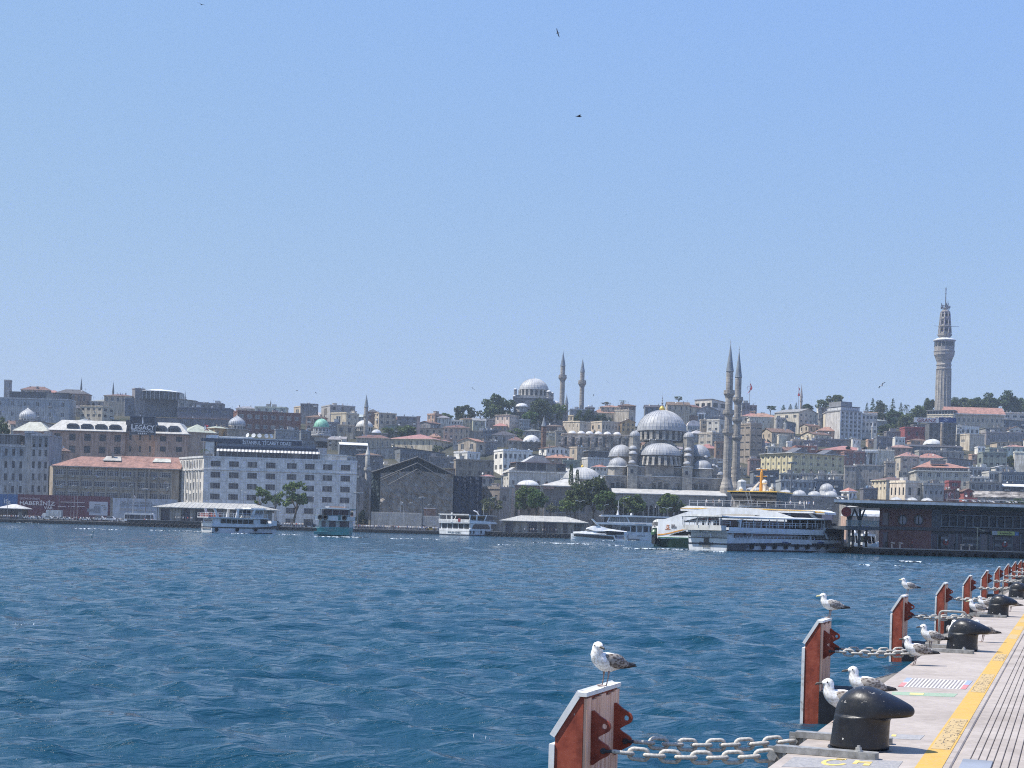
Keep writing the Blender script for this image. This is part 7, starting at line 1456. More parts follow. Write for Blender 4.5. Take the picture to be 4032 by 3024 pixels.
def green_boat():
 Y=355;o=at('Q',1090,1320,Y);k=Y/F/9.217;r=thg('tour_boat','tour boat with turquoise hull and white upper decks, seen from the stern','tour boat',(o.x,Y,0));X=lambda x,y=900:at('Q',x,y,Y).x-o.x;Z=lambda y:at('Q',1090,y,Y).z-at('Q',1090,1320,Y).z
 T=(.065,.27,.28);hw=X(1700);L=17
 prof=lambda z0,z1,sp:None
 rings=[]
 for y,w,zt in((0,hw*.98,Z(985)),(3,hw*1.06,Z(1000)),(9,hw*1.02,Z(990)),(14,hw*.62,Z(930)),(17,hw*.06,Z(860))):
  rings.append([(w*s*(.86+.14*t**.7),y,-.5+(zt+.5)*t)for s,ts in((-1,(0,.3,.6,.85,1)),(1,(1,.85,.6,.3,0)))for t in ts])
 m=MB();m.loft(rings);m.bd(qi,qi,r,T)
 m=MB();m.box((-hw*1.1,-.9,Z(1265)),(hw*1.05,2,Z(1150)));m.bd('stern_platform',qi,r,(.05,.22,.24));m=MB();m.box((-hw*1.08,-.95,Z(1165)),(-hw*.25,-.85,Z(1150)));m.bd('platform_trim',qa,r,(.25,.55,.55))
 m=MB();rings=[]
 m.box((-hw*.86,.8,Z(1050)),(hw*.92,12,Z(760)));m.bd('cabin',qi,r,(.50,.52,.52))
 for a,bb in((690,828),(965,1210),(1350,1600),(1625,1690)):m=MB();m.box((X(a),.72,Z(1060)),(X(bb),.82,Z(775)));m.bd('doorway',qf,r)
 m=MB();m.box((-hw*1.02,-.6,Z(750)),(hw*.98,13,Z(735)));m.box((X(465),-.5,Z(735)),(X(1720),-.3,Z(590)));m.box((X(465),-.3,Z(735)),(X(485),12,Z(590)));m.box((X(1700),-.3,Z(735)),(X(1720),12,Z(590)));m.bd('upper_deck',qi,r,(.60,.62,.62))
 m=MB();m.tube([(X(470),-.45,Z(560)),(X(1720),-.45,Z(560))],.05,5);m.tube([(X(400),-.1,Z(1015)),(X(1740),-.1,Z(1015))],.045,5);[m.box((X(x)-.03,-.13,Z(1080)),(X(x)+.03,-.07,Z(1015)))for x in(400,560,830,940,1090,1220,1480,1740)];m.bd('railing',qa,r,(.45,.6,.6))
 m=MB()
 for x,w in((475,12),(650,22),(1090,14),(1330,12),(1690,26),(1735,14)):m.box((X(x)-w*k*.5,-.4,Z(590)),(X(x)+w*k*.5,-.2,Z(330)))
 m.bd('post',qa,r,(.45,.46,.44));m=MB();m.box((X(700),3.5,Z(735)),(X(1680),10,Z(345)));m.bd('wheelhouse',qf,r)
 m=MB();m.loft([[(X(475),y,Z(335)),(X(560),y,Z(300)),(X(1090),y,Z(278)),(X(1600),y,Z(292)),(X(1755),y,Z(300)),(X(1690),y,Z(345)),(X(1090),y,Z(325))]for y in(-.8,13)]);m.bd('canopy',qa,r,(.72,.72,.70))
 m=MB();m.box((X(950),2,Z(285)),(X(1500),6,Z(225)));m.bd('roof_seat',qa,r,(.34,.24,.2));m=MB();m.box((X(780),2,Z(290)),(X(935),4,Z(235)));m.bd('roof_locker',qa,r,(.66,.64,.6));m=MB();m.tube([(X(1518),1,Z(290)),(X(1505),1,Z(110))],.05,5);m.box((X(1425),.95,Z(150)),(X(1500),1.05,Z(130)));m.bd('mast',qa,r,(.7,.7,.7))
 for x in(655,845,1530):fender(r,X(x),-.55,Z(640),.6)
 m=MB();m.box((X(1310),-.56,Z(735)),(X(1395),-.5,Z(555)));m.bd('stern_ladder',qa,r,(.05,.15,.15))
 ltr('HÜRREM SULTAN',r,(X(860),-.02-.0,Z(1105)),26*k,(.42,.55,.55),455*k);ltr('İSTANBUL',r,(X(1000),-.02,Z(1138)),18*k,(.42,.55,.55),190*k)
 for o_ in[q for q in kids(r)if q.name.startswith('lettering')]:o_.location.y=-.12
 psn((o.x+X(720),Y+1.2,Z(735)+.02),0,2,'standing on the upper deck of the turquoise boat','passengers on the turquoise boat')
green_boat()
def ferry_third():
 b=Boat('S',1090,880,541,42,'passenger_ferry','white double deck ferry moored left of the middle ferry station','ferry');r=b.r;S=(.66,.68,.70);B=b.e(215);L=b.x(1960,640);z=b.z
 zm,zd=z(1100,762),z(1100,690);m=MB();hull(m,[(0,0,B,zm,.96),(L*.5,-.1,B+.1,zm,.95),(L*.75,.6,B-.6,z(1700,775),.75),(L*.92,2.2,B-2.2,z(1880,770),.5),(L,B/2-.2,B/2+.2,z(1960,760),.3)]);m.bd(qi,qi,r,S)
 m=MB();hull(m,[(-.05,-.05,B+.05,zd,.985),(L*.5,-.15,B+.15,zd,.985),(L*.75,.5,B-.5,z(1700,700),.97),(L*.92,2.1,B-2.1,z(1880,690),.93),(L,B/2-.3,B/2+.3,z(1960,650),.85)],zb=zm+.08);m.bd('bulwark',qi,r,(.7,.71,.72))
 m=MB();hull(m,[(-.02,-.03,B+.03,.45,1),(L*.5,-.1,B+.1,.45,.98),(L*.75,.7,B-.7,.5,.85),(L*.92,2.6,B-2.6,.5,.7)],zb=-.4);m.bd('boot_stripe',qa,r,(.035,.045,.07))
 zc=z(1100,520);x1=b.x(1720);m=MB();m.box((.6,.2,zd-.5),(x1,B-.2,zc));m.bd('cabin',qi,r,S)
 n=12;xa,xb=b.x(1175),b.x(1690);za,zb=z(1300,680),z(1300,545);P=[(xa+(xb-xa)*.5*(1-cos(pi*i/n)),za+(zb-za)*min(1,1.5*sin(pi*i/n)))for i in range(n+1)];m=MB();m.prism(P,.1,.25);m.bd('arched_window',qf,r)
 end_windows(r,.7,B-.7,.57,zd+.15,zc-.25,5,.5);m=MB();m.box((-.2,-.2,zc),(b.x(1890),B+.2,zc+.3));m.prism([(0,zc+.3),(b.x(1900),zc+.3),(b.x(1820),z(1600,470)),(0,z(1100,430))],-.15,0);m.bd('upper_deck',qi,r,S);ud=zc+.3
 m=MB();m.box((-.25,-.2,ud),(-.1,B+.2,ud+1.1));[m.box((-.3,-.2,ud+.25+.3*i),(-.25,B+.2,ud+.38+.3*i))for i in range(3)];m.bd('stern_rail',qa,r,(.74,.74,.74))
 zt=z(1300,290);m=MB();m.box((-.6,-.1,zt+.2),(b.x(1060),B+.1,zt+.42));m.box((b.x(1080),.1,zt-.05),(b.x(1880),B-.1,zt+.12));m.bd('canopy',qa,r,(.7,.71,.72))
 m=MB()
 for xx,lean in((.2,.0),(b.x(1130),-.9),(b.x(1500),1.4),(b.x(1300),0)):
  for yy in(0,B-.25):m.add([(xx-.25,yy,ud),(xx+.25,yy,ud),(xx+.2+lean,yy,zt+.2),(xx-.2+lean,yy,zt+.2),(xx-.25,yy+.25,ud),(xx+.25,yy+.25,ud),(xx+.2+lean,yy+.25,zt+.2),(xx-.2+lean,yy+.25,zt+.2)],[(0,1,2,3),(4,7,6,5),(0,3,7,4),(1,5,6,2)])
 m.bd('pylons',qa,r,(.72,.73,.74));m=MB();m.box((b.x(1560),.5,ud),(b.x(1790),B-.5,zt));m.bd('wheelhouse',qf,r);m=MB();rail(m,[(b.x(1100),-.1,ud+.5),(b.x(1800),-.1,ud+.5)],.6,.03,2);m.bd('railing',qa,r,(.7,.7,.7))
 m=MB();m.tube([(b.x(1560),B*.4,z(1560,150)),(b.x(1650),B*.4,z(1640,190)),(b.x(1730),B*.4,zt)],.2,6);m.tube([(b.x(1770),B*.5,zt),(b.x(1770),B*.5,z(1770,140))],.06,5);m.bd('mast',qa,r,(.7,.7,.7));m=MB();m.lat([(.05,0),(.35,.1),(.4,.4),(0,.75)],10);m.bd('radar_dome',qa,r,(.75,.75,.74),loc=(b.x(1800),1,ud+.6))
 for px in(1120,1210,1425,1560,1670,1770):m=MB();m.tube([(0,-.3,.5),(0,-.3,1.5)],.3,8);m.bd('fender','rubber',r,(.02,.025,.04),loc=(b.x(px),.2 if px<1600 else 1.1,z(px,830)-.3))
 m=MB();m.box((L*.93,B/2-1,zd),(L,B/2+1,z(1950,640)+.3));m.bd('bow_sign',qa,r,(.74,.75,.76));m=MB();m.tube([(L*.97,B/2,zd),(L*.97,B/2,z(1890,0))],.07,5);m.bd('jack_staff',qa,r,(.45,.46,.45))
 t=ltr('PRENSES',r,(-.06,b.e(460),.75),.65,(.12,.16,.2),b.e(460)-b.e(830),rz=R(-90))
 m=MB();m.box((-.32,B*.55,ud),(-.26,B*.6,ud+3.6));m.bd('flag_staff',qa,r,(.6,.6,.6));m=MB();m.box((-.34,B*.28,ud+.2),(-.31,B*.36,ud+1.5));m.bd('hanging_flag','cloth',r,(.20,.03,.03))
ferry_third()
def yacht():
 Y=487;o=at('T',130,890,Y);r=thg('motor_yacht','sleek white motor yacht with a dark stripe right of the middle station','yacht',(o.x,Y,0),R(2));X=lambda x,y=800:at('T',x,y,Y).x-o.x;Z=lambda x,y:at('T',x,y,Y).z-at('T',800,885,Y).z;B=5.2;Wt=(.78,.78,.77)
 def st(px,ytop,hb,fl):return(X(px),B/2-hb,B/2+hb,Z(px,ytop),fl)
 m=MB();hull(m,[st(128,708,.05,.3),st(260,712,1.2,.25),st(480,722,2.,.55),st(800,738,2.5,.8),st(1230,760,2.6,.92)]);m.bd(qi,qi,r,Wt)
 m=MB()
 for s0,s1 in(((200,725,775),(480,733,800)),((480,733,800),(800,752,832)),((800,752,832),(1240,790,862))):
  ya={200:B/2-.86,480:B/2-2.,800:B/2-2.5,1240:B/2-2.6};a,bb=s0,s1
  m.add([(X(a[0]),ya[a[0]]-.05,Z(a[0],a[2])),(X(bb[0]),ya[bb[0]]-.05,Z(bb[0],bb[2])),(X(bb[0]),ya[bb[0]]-.05,Z(bb[0],bb[1])),(X(a[0]),ya[a[0]]-.05,Z(a[0],a[1]))],[(0,1,2,3)])
 m.bd('dark_stripe',qa,r,(.03,.028,.028))
 m=MB();m.prism([(X(1225),Z(1225,760)),(X(1300),Z(1300,880)),(X(1250),Z(1250,890)),(X(1200),Z(1200,760))],-.05,B+.05);m.box((X(1250),.2,-.2),(X(1560),B-.2,.55));m.prism([(X(1500),Z(1500,770)),(X(1580),.2),(X(1520),.2),(X(1480),Z(1480,770))],0,B);m.bd('stern',qi,r,Wt)
 m=MB();m.box((X(1290),.5,.55),(X(1500),B-.5,Z(1400,765)));m.bd('stern_cover','cloth',r,(.20,.22,.26))
 m=MB();m.loft([[(X(px),B/2-hb,Z(px,yb)),(X(px),B/2-hb*.75,Z(px,yt)),(X(px),B/2+hb*.75,Z(px,yt)),(X(px),B/2+hb,Z(px,yb))]for px,hb,yt,yb in((190,.5,662,700),(420,1.5,650,712),(700,2.,645,725),(985,2.1,645,740),(1030,2.1,690,745))]);m.bd('deckhouse',qi,r,Wt)
 m=MB();m.loft([[(X(px),B/2-hb,Z(px,yb)),(X(px),B/2-hb*.8,Z(px,yt)),(X(px),B/2+hb*.8,Z(px,yt)),(X(px),B/2+hb,Z(px,yb))]for px,hb,yt,yb in((495,1.1,632,650),(540,1.4,575,650),(730,1.75,565,650))]);m.bd('windscreen',qf,r)
 m=MB();m.loft([[(X(px),B/2-hb,Z(px,yb)),(X(px),B/2-hb*.7,Z(px,yt)),(X(px),B/2+hb*.7,Z(px,yt)),(X(px),B/2+hb,Z(px,yb))]for px,hb,yt,yb in((520,1.2,572,588),(700,1.9,512,640),(900,2.,530,645),(1120,1.8,590,642),(1560,1.5,655,672))]);m.bd('flybridge',qi,r,Wt)
 m=MB();m.add([(X(640),1,Z(640,335)),(X(680),1,Z(680,335)),(X(875),1,Z(875,530)),(X(830),1,Z(830,530)),(X(640),B-1,Z(640,335)),(X(680),B-1,Z(680,335)),(X(875),B-1,Z(875,530)),(X(830),B-1,Z(830,530))],[(0,3,2,1),(4,5,6,7),(0,1,5,4),(1,2,6,5),(3,0,4,7)]);m.bd('radar_arch',qi,r,Wt)
 m=MB();m.box((X(1030),.4,Z(1030,735)),(X(1480),B-.4,Z(1200,655)));m.bd('saloon_glass',qf,r);m=MB();P=[(X(760),Z(760,685)),(X(850),Z(850,668)),(X(1000),Z(1000,668)),(X(1020),Z(1020,705)),(X(880),Z(880,703))];m.prism(P,.42,.55);m.bd('side_window',qf,r)
 psn((o.x+X(1585),Y+1.5,.9),0,4,'leaning on the stern of the motor yacht','people on the motor yacht')
yacht()
def tour_far():
 Y=548;o=at('T',850,900,Y);r=thg('tour_boat','large white double deck tour boat behind the motor yacht','tour boat',(o.x,Y,0));X=lambda x,y=700:at('T',x,y,Y).x-o.x;Z=lambda x,y:at('T',x,y,Y).z-at('T',1800,895,Y).z;B=7;S=(.74,.74,.74);xe=X(2900)
 m=MB();hull(m,[(X(1200),2,B-2,Z(1200,770),.6),(X(1450),.5,B-.5,Z(1450,745),.85),(X(1700),0,B,Z(1700,735),.95),(xe,0,B,Z(2900,770),.95)]);m.bd(qi,qi,r,(.62,.64,.67))
 m=MB();m.box((X(1380),.4,Z(1380,745)),(xe,B-.4,Z(1600,500)));m.bd('cabin',qi,r,(.6,.62,.65));swn(r,X(1640),xe,.36,Z(1640,672),Z(1640,525),8,.6);swn(r,X(1385),X(1630),.36,Z(1640,660),Z(1640,540),1,.1)
 m=MB();m.box((X(780),-.4,Z(1200,490)),(xe,B+.4,Z(1200,440)));m.box((X(1050),-.3,Z(1200,440)),(xe,-.1,Z(1200,415)));m.bd('upper_deck',qi,r,S)
 zt=Z(1200,268);m=MB();m.loft([[(X(px),-.3,Z(px,y0)),(X(px),-.3,Z(px,y1)),(X(px),B+.3,Z(px,y1)),(X(px),B+.3,Z(px,y0))]for px,y0,y1 in((848,272,262),(905,282,236),(1500,296,248),(2212,308,275),(2900,330,300))]);m.bd('roof',qi,r,S)
 m=MB();m.box((X(1080),.3,Z(1100,432)),(xe,B-.3,Z(1300,292)));m.bd('upper_saloon',qf,r);m=MB()
 for a,bb in((1040,1100),(1600,1520)):m.add([(X(a)-.2,.1,Z(a,430)),(X(a)+.3,.1,Z(a,430)),(X(bb)+.35,.1,Z(bb,280)),(X(bb)-.15,.1,Z(bb,280)),(X(a)-.2,.35,Z(a,430)),(X(a)+.3,.35,Z(a,430)),(X(bb)+.35,.35,Z(bb,280)),(X(bb)-.15,.35,Z(bb,280))],[(0,1,2,3),(4,7,6,5),(0,3,7,4),(1,5,6,2)])
 for px in(1130,1185,1240,1295,1355,1415,1470,2045):m.box((X(px)-.06,.2,Z(px,430)),(X(px)+.06,.29,Z(px,290)))
 m.bd('window_posts',qa,r,(.72,.72,.72))
 m=MB();m.tube([(X(1325),3,Z(1325,250)),(X(1330),3,Z(1330,-120))],.12,6);[m.tube([(X(1325)-w,3,Z(1325,y)),(X(1325)+w,3,Z(1325,y))],.07,5)for y,w in((160,.5),(130,.3),(60,.35),(30,.5))];m.lat([(.6,0),(.3,1.2),(.15,2)],8,(X(1320),3,Z(1320,255)));m.bd('mast',qa,r,(.6,.6,.6));m=MB();m.lat([(.25,0),(.4,.3),(.4,.6),(0,1)],10);m.bd('radar_dome',qa,r,(.75,.75,.74),loc=(X(1660),2,Z(1660,260)))
 ltr('KAPTAN M',r,(X(1820),-.06,Z(1820,792)),.5,(.2,.22,.26),X(2010)-X(1820))
 m=MB();m.box((X(1580),-1.2,-.2),(X(1870),.2,.55));m.bd('boarding_float','rubber',r,(.1,.11,.12))
 m=MB();[m.tube([(X(1740+50*i),-.2,Z(1740,470)),(X(1780+50*i),-.2,Z(1780,470))],.3,8)for i in range(6)];m.bd('life_rafts',qa,r,(.3,.3,.32))
tour_far()
def excursion_boat():
 b=Boat('G',845,752,276,38,'excursion_boat','long white excursion boat with open decks in front of the big ferry','excursion boat');r=b.r;S=(.64,.66,.69);B=b.e(488);L=b.x(2088,660);z=b.z;x=b.x
 zm,zd=z(860,690),z(860,632);zmb,zdb=z(1950,690),z(2050,655)
 m=MB();hull(m,[(0,0,B,zm,.93),(L*.4,-.1,B+.1,z(1400,683),.95),(L*.72,.2,B-.2,z(1750,690),.88),(L*.88,1.4,B-1.4,z(1920,688),.6),(L*.96,3,B-3,z(2040,680),.35),(L,B/2-.2,B/2+.2,z(2088,672),.2)],zb=-.5);m.bd(qi,qi,r,(.60,.62,.65))
 m=MB();hull(m,[(-.02,-.02,B+.02,zd,.97),(L*.4,-.15,B+.15,z(1400,645),.985),(L*.72,.1,B-.1,z(1750,655),.98),(L*.88,1.2,B-1.2,z(1920,655),.93),(L*.96,2.8,B-2.8,z(2040,650),.9),(L,B/2-.3,B/2+.3,zdb,.8)],zb=zm+.1);m.bd('bulwark',qi,r,S)
 m=MB();hull(m,[(-.06,-.08,B+.08,zm+.1,1),(L*.4,-.2,B+.2,z(1400,683)+.1,1),(L*.72,.05,B-.05,z(1750,690)+.1,1),(L*.88,1.25,B-1.25,z(1920,688)+.12,1),(L*.96,2.85,B-2.85,z(2040,680)+.12,1),(L+.05,B/2-.25,B/2+.25,z(2088,672)+.1,1)],zb=zm-.16);m.bd('rubbing_strake',qa,r,(.025,.03,.045))
 m=MB();hull(m,[(.02,-.02,B+.02,.3,.99),(L*.4,-.06,B+.06,.3,.98),(L*.72,.5,B-.5,.3,.9),(L*.88,2.,B-2,.3,.7)],zb=-.5);m.bd('boot_stripe',qa,r,(.03,.035,.05))
 m=MB();m.prism([(0,.25),(x(1005,700),.25),(x(1040),zm-.35),(x(1010,690),zm-.15),(0,zm-.12)],-.2,-.04);m.bd('dark_quarter',qa,r,(.05,.055,.07))
 zc=z(860,570);m=MB();m.box((.3,.35,zd-.6),(x(915),B-.35,zc));m.bd('stern_cabin',qi,r,S);m=MB();m.box((x(868),.28,z(890,600)),(x(893),.36,z(890,575)));m.bd(qj,qf,r)
 zsal=z(1300,640);m=MB();m.box((x(915),1.3,zsal-.8),(x(1925),B-1.3,z(1300,585)));m.bd('main_saloon',qf,r)
 m=MB();[m.box((x(a),.3,zsal-.6),(x(a)+.35,.6,z(a,588)))for a in(1075,1610)];m.add([(x(1735),.2,z(1735,592)),(x(1755),.2,z(1735,592)),(x(1780),.2,z(1770,645)),(x(1758),.2,z(1770,645))],[(0,1,2,3)]);m.bd('deck_post',qa,r,(.6,.62,.65))
 m=MB();rail(m,[(x(918),-.1,z(918,645)),(x(1400),-.1,z(1400,648)),(x(1945),1.2,z(1945,655))],.62,.05,1.);m.bd('main_railing',qa,r,(.55,.57,.6))
 m=MB();m.box((x(1425),-.2,z(1430,690)),(x(1615),-.05,z(1430,645)));m.bd('side_gate',qi,r,(.6,.62,.65))
 for a in(1345,1670):m=MB();m.box((x(a),-.22,z(a,682)),(x(a+52),-.16,z(a,668)));m.bd('name_plate',qa,r,(.05,.09,.2))
 zu0,zu1=z(860,585),z(860,535);m=MB();m.box((-.4,-.3,zu0),(x(1715),B+.3,zu0+.25));m.box((x(850),-.35,zu0+.25),(x(1725),-.15,z(1300,548)));m.prism([(x(1715),zu0),(x(1700),zu0),(x(1725),z(1720,540)),(x(1735),z(1720,540))],-.35,B+.3);m.bd('upper_deck',qi,r,(.66,.68,.71))
 m=MB();m.box((-1.6,.1,z(845,567)),(-.3,B-.1,z(845,520)));m.bd('stern_balcony',qi,r,(.60,.59,.56))
 zr0=z(860,535);m=MB();rail(m,[(-1.5,B-.2,z(845,520)),(-1.5,.1,z(845,520)),(x(860),-.15,z(860,522))],.85,.045,1.3);rail(m,[(x(975),-.25,z(975,538)),(x(1710),-.25,z(1710,548))],.95,.05,1.6);m.bd('upper_railing',qa,r,(.66,.67,.69))
 zt=z(860,452);m=MB();m.loft([[(X_,-.5,zz),(X_,-.5,zz+.22),(X_,B*.5,zz+.42),(X_,B+.5,zz+.22),(X_,B+.5,zz)]for X_,zz in((-2.2,z(845,440)),(0,z(850,446)),(x(1300),z(1300,462)),(x(1730),z(1730,470)))]);m.bd('canopy',qa,r,(.74,.74,.73))
 m=MB()
 for a in(1010,1075,1145,1220,1290,1360,1430,1500,1570,1640,1700,1725):m.box((x(a)-.06,-.2,z(a,540)),(x(a)+.06,-.05,z(a,465)))
 for yy in(.2,B*.33,B*.6,B-.2):m.box((-1.9,yy,z(845,520)),(-1.78,yy+.12,z(845,440)))
 m.bd('canopy_post',qa,r,(.62,.63,.65));m=MB();m.prism([(x(930),z(930,470)),(x(985),z(985,462)),(x(965),z(965,475)),(x(958),z(960,545)),(x(950),z(950,545)),(x(948),z(948,500))],-.2,.3);m.bd('curved_strut',qa,r,(.62,.64,.67))
 m=MB();m.box((x(1000),2,z(1200,545)),(x(1700),B-2,z(1200,475)));m.bd('upper_saloon',qf,r)
 m=MB();m.add([(x(1733),.4,z(1733,545)),(x(1845),1,z(1845,545)),(x(1830),1,z(1830,468)),(x(1733),.4,z(1733,462)),(x(1733),B-.4,z(1733,545)),(x(1845),B-1,z(1845,545)),(x(1830),B-1,z(1830,468)),(x(1733),B-.4,z(1733,462))],[(0,1,2,3),(4,7,6,5),(1,5,6,2),(3,2,6,7),(0,4,5,1)]);m.bd('wheelhouse',qf,r)
 m=MB();m.box((x(1735),1,zd),(x(1930),B-1,z(1800,548)));m.bd('fore_house',qa,r,(.045,.05,.065));m=MB();m.box((x(1740),-.1,z(1800,548)),(x(1860),B,z(1800,542)));rail(m,[(x(1740),.3,z(1740,545)),(x(1850),.8,z(1850,548))],.5,.03,1);m.bd('fore_railing',qa,r,(.5,.5,.52))
 for a in(1062,1170,1272,1375,1478,1576,1676,1768):fender(r,x(a),-.15 if a<1700 else.25,z(a,712),.55)
 m=MB();m.tube([(-.4,B*.62,zd),(-.4,B*.62,z(845,580)),(-1.3,B*.62,z(845,575))],.14,6);m.tube([(-.4,B*.38,zd),(-.4,B*.38,z(845,580)),(-1.3,B*.38,z(845,575))],.14,6);m.bd('davit',qa,r,(.6,.6,.6))
 m=MB();rail(m,[(-.1,B,zd),(-.1,0,zd)],.35,.04,2);m.bd('stern_railing',qa,r,(.6,.6,.6));m=MB();m.box((-.12,0,zd-.15),(-.02,B,zd-.02));m.bd('transom_trim',qa,r,(.10,.09,.085))
 ltr('KIRÇILOĞLU 4',r,(-.16,b.e(590),z(845,706)-.0),.62,(.06,.06,.07),b.e(590)-b.e(715),rz=R(-90));ltr('İSTANBUL',r,(-.16,b.e(618),z(845,726)),.38,(.2,.2,.2),b.e(618)-b.e(690),rz=R(-90))
 m=MB();m.box((-.3,B*.47,zd-1.),(-.05,B*.57,zd-.1));m.bd('stern_fairlead',qa,r,(.06,.05,.05))
 M4=Matrix.Translation(b.o)@Matrix.Rotation(b.phi,4,'Z');rg=random.Random(8)
 for i in range(9):psn(M4@Vector((-1.2+(i%2)*1.,.8+i*.75,z(845,530))),rg.uniform(0,6),rg.choice((0,0,1,3,7)),'on the open stern deck of the excursion boat','passengers on the excursion boat',i%2==0)
 for i in range(7):psn(M4@Vector((x(1000+i*100),.5,z(1200,548))),rg.uniform(0,6),rg.choice((2,2,4,6)),'under the canopy of the excursion boat','passengers on the excursion boat',True)
excursion_boat()
def big_ferry():
 b=Boat('G',205,716,320,-30,'car_ferry','big white ferry with a sweeping arch and yellow wheelhouse roof','ferry');r=b.r;x,z=b.x,b.z;B=12.;Wt=(.90,.89,.87);L=x(1730,640);cs,sn=b.cs,b.sn
 GRN=(.018,.045,.03)
 m=MB();hull(m,[(x(108,650),3,B-3,z(108,640),.5),(x(205),.4,B-.4,z(205,642),.75),(x(330),0,B,z(330,640),.93),(x(1500),0,B,z(1500,655),.95),(L,1,B-1,z(1700,660),.8)],zb=-.8);m.bd(qi,qi,r,GRN)
 m=MB();m.box((x(206),-.06,z(500,636)-.1),(L,.0,z(500,636)+.06));m.bd('trim_line',qa,r,(.03,.2,.08))
 top=[(108,500),(135,475),(180,463),(268,462),(400,418),(480,392),(560,376),(680,362),(820,356),(960,358),(1100,368),(1230,388),(1330,412),(1440,448),(1560,470),(1700,478)]
 def top_at(p):
  for(a,b_),(c,d)in zip(top,top[1:]):
   if p<=c:return b_+(d-b_)*(p-a)/(c-a)
  return top[-1][1]
 def open1(p):
  if 438<=p<=760:t=(p-438)/322;return(489-2*t+0,489-42*min(1,(p-438)/140)**.8)if p<600 else(486,449)
  return None
 def lower(p):
  if 318<=p<=1300:t=p-318;return(614,612-min(50,52*(min(t,190)/190)**.7))
  return None
 def slit(p):
  if 690<=p<=1145:u=(p-690)/455;return(433,433-17*sin(pi*u)**.8)
  return None
 m=MB();cols=[108,120,135,155,180,206]+list(range(230,1701,14));
 for a,c_ in zip(cols,cols[1:]):
  mid=(a+c_)/2;holes=[h for h in(lower(mid),open1(mid),slit(mid))if h]
  ys=[638];
  for h in holes:ys+=[h[0],h[1]]
  segs=[];yb=638
  for i in range(0,len(holes)):segs.append((yb,holes[i][0]));yb=holes[i][1]
  segs.append((yb,None))
  for lo,hi in segs:
   t0,t1=(top_at(a),top_at(c_))if hi is None else(hi,hi)
   inb=lambda p:max(0,(206-p)/98.)*2.4
   y0,y1=inb(a),inb(c_)
   m.add([(x(a),y0,z(a,lo)),(x(c_),y1,z(c_,lo)),(x(c_),y1,z(c_,t1)),(x(a),y0,z(a,t0)),(x(a),y0+.5,z(a,lo)),(x(c_),y1+.5,z(c_,lo)),(x(c_),y1+.5,z(c_,t1)),(x(a),y0+.5,z(a,t0))],[(0,1,2,3),(4,7,6,5),(3,2,6,7),(0,4,5,1)])
 m.bd('side_wall',qi,r,Wt)
 m=MB();m.box((x(180),.6,z(500,638)),(L-1,B-.6,z(600,470)));m.bd('dark_interior',qg,r);m=MB();m.box((x(440),.55,z(600,486)),(x(1600),1.2,z(600,436)));m.bd('saloon_glass',qf,r)
 m=MB();m.prism([(x(p),z(p,top_at(p)))for p in(135,180,268,400,560,820,1100,1330,1560)]+[(x(1560),z(1560,500)),(x(135),z(135,520))],B-.6,B);m.bd('far_side_wall',qi,r,Wt)
 dx_=x(206)-x(108);CA=atan2(-2.4,dx_);CL=math.hypot(2.4,dx_);CM=Matrix.Translation((x(108),2.4,0))@Matrix.Rotation(CA,4,'Z');m=MB();m.M=CM;m.box((CL*.1,-.06,z(150,638)),(CL*.86,.4,z(150,541)));m.bd('bow_door',qa,r,(.012,.025,.016));m=MB();m.M=CM;m.lat([(.8,0),(.8,.7),(.5,1.1),(0,1.2)],12,(CL*.55,-.1,z(160,606)));m.bd('capstan',qa,r,(.06,.14,.07))
 m=MB();m.M=CM;m.box((CL*.34,-.5,z(170,690)),(CL*.92,.8,z(170,600)));m.bd('bow_fender','rubber',r,(.015,.018,.022))
 m=MB();P=[(205,598,613),(260,596,609),(320,584,596),(380,568,580),(440,555,565),(500,548,556)]
 for(a,t0,b0),(c_,t1,b1)in zip(P,P[1:]):m.add([(x(a),-.04,z(a,b0)),(x(c_),-.04,z(c_,b1)),(x(c_),-.04,z(c_,t1)),(x(a),-.04,z(a,t0)),(x(a),-.005,z(a,b0)),(x(c_),-.005,z(c_,b1)),(x(c_),-.005,z(c_,t1)),(x(a),-.005,z(a,t0))],[(0,1,2,3),(3,2,6,7),(0,4,5,1)])
 m.bd('orange_swoosh',qa,r,(.78,.36,.07))
 for a,c_,yt,yb,y0,nm in((388,1610,338,384,1.2,'top_deck'),(1380,1700,376,404,2.2,'aft_deck')):
  m=MB();m.prism([(x(a),z(a,yt+22)),(x(a),z(a,yb)),(x(c_),z(c_,yb+24 if a<1000 else yb+14)),(x(c_),z(c_,yb+2 if a<1000 else yb-6)),(x(c_-60),z(c_-60,yt+42 if a<1000 else yt)),(x(a+60),z(a+60,yt))],y0,B-y0);m.bd(nm,qi,r,Wt)
  m=MB();m.prism([(x(a),z(a,yt+22)),(x(a)+.1,z(a,yt+26)),(x(c_)-.1,z(c_,yb+4 if a<1000 else yb-2)),(x(c_),z(c_,yb if a<1000 else yb-8)),(x((a+c_)/2),z((a+c_)/2,yt+24 if a<1000 else yt+6))],y0-.06,y0+.02);m.bd('yellow_edge',qa,r,(.85,.50,.08))
 m=MB();m.box((x(1385),2.5,z(1400,470)),(x(1670),B-2.5,z(1400,405)));m.bd('aft_house',qf,r);m=MB();m.add([(x(1545),1.6,z(1545,400)),(x(1575),1.6,z(1575,400)),(x(1640),1.6,z(1640,455)),(x(1605),1.6,z(1605,455)),(x(1545),2.6,z(1545,400)),(x(1575),2.6,z(1575,400)),(x(1640),2.6,z(1640,455)),(x(1605),2.6,z(1605,455))],[(0,3,2,1),(4,5,6,7),(0,1,5,4),(1,2,6,5),(3,0,4,7)]);m.bd('stair',qa,r,(.66,.66,.65))
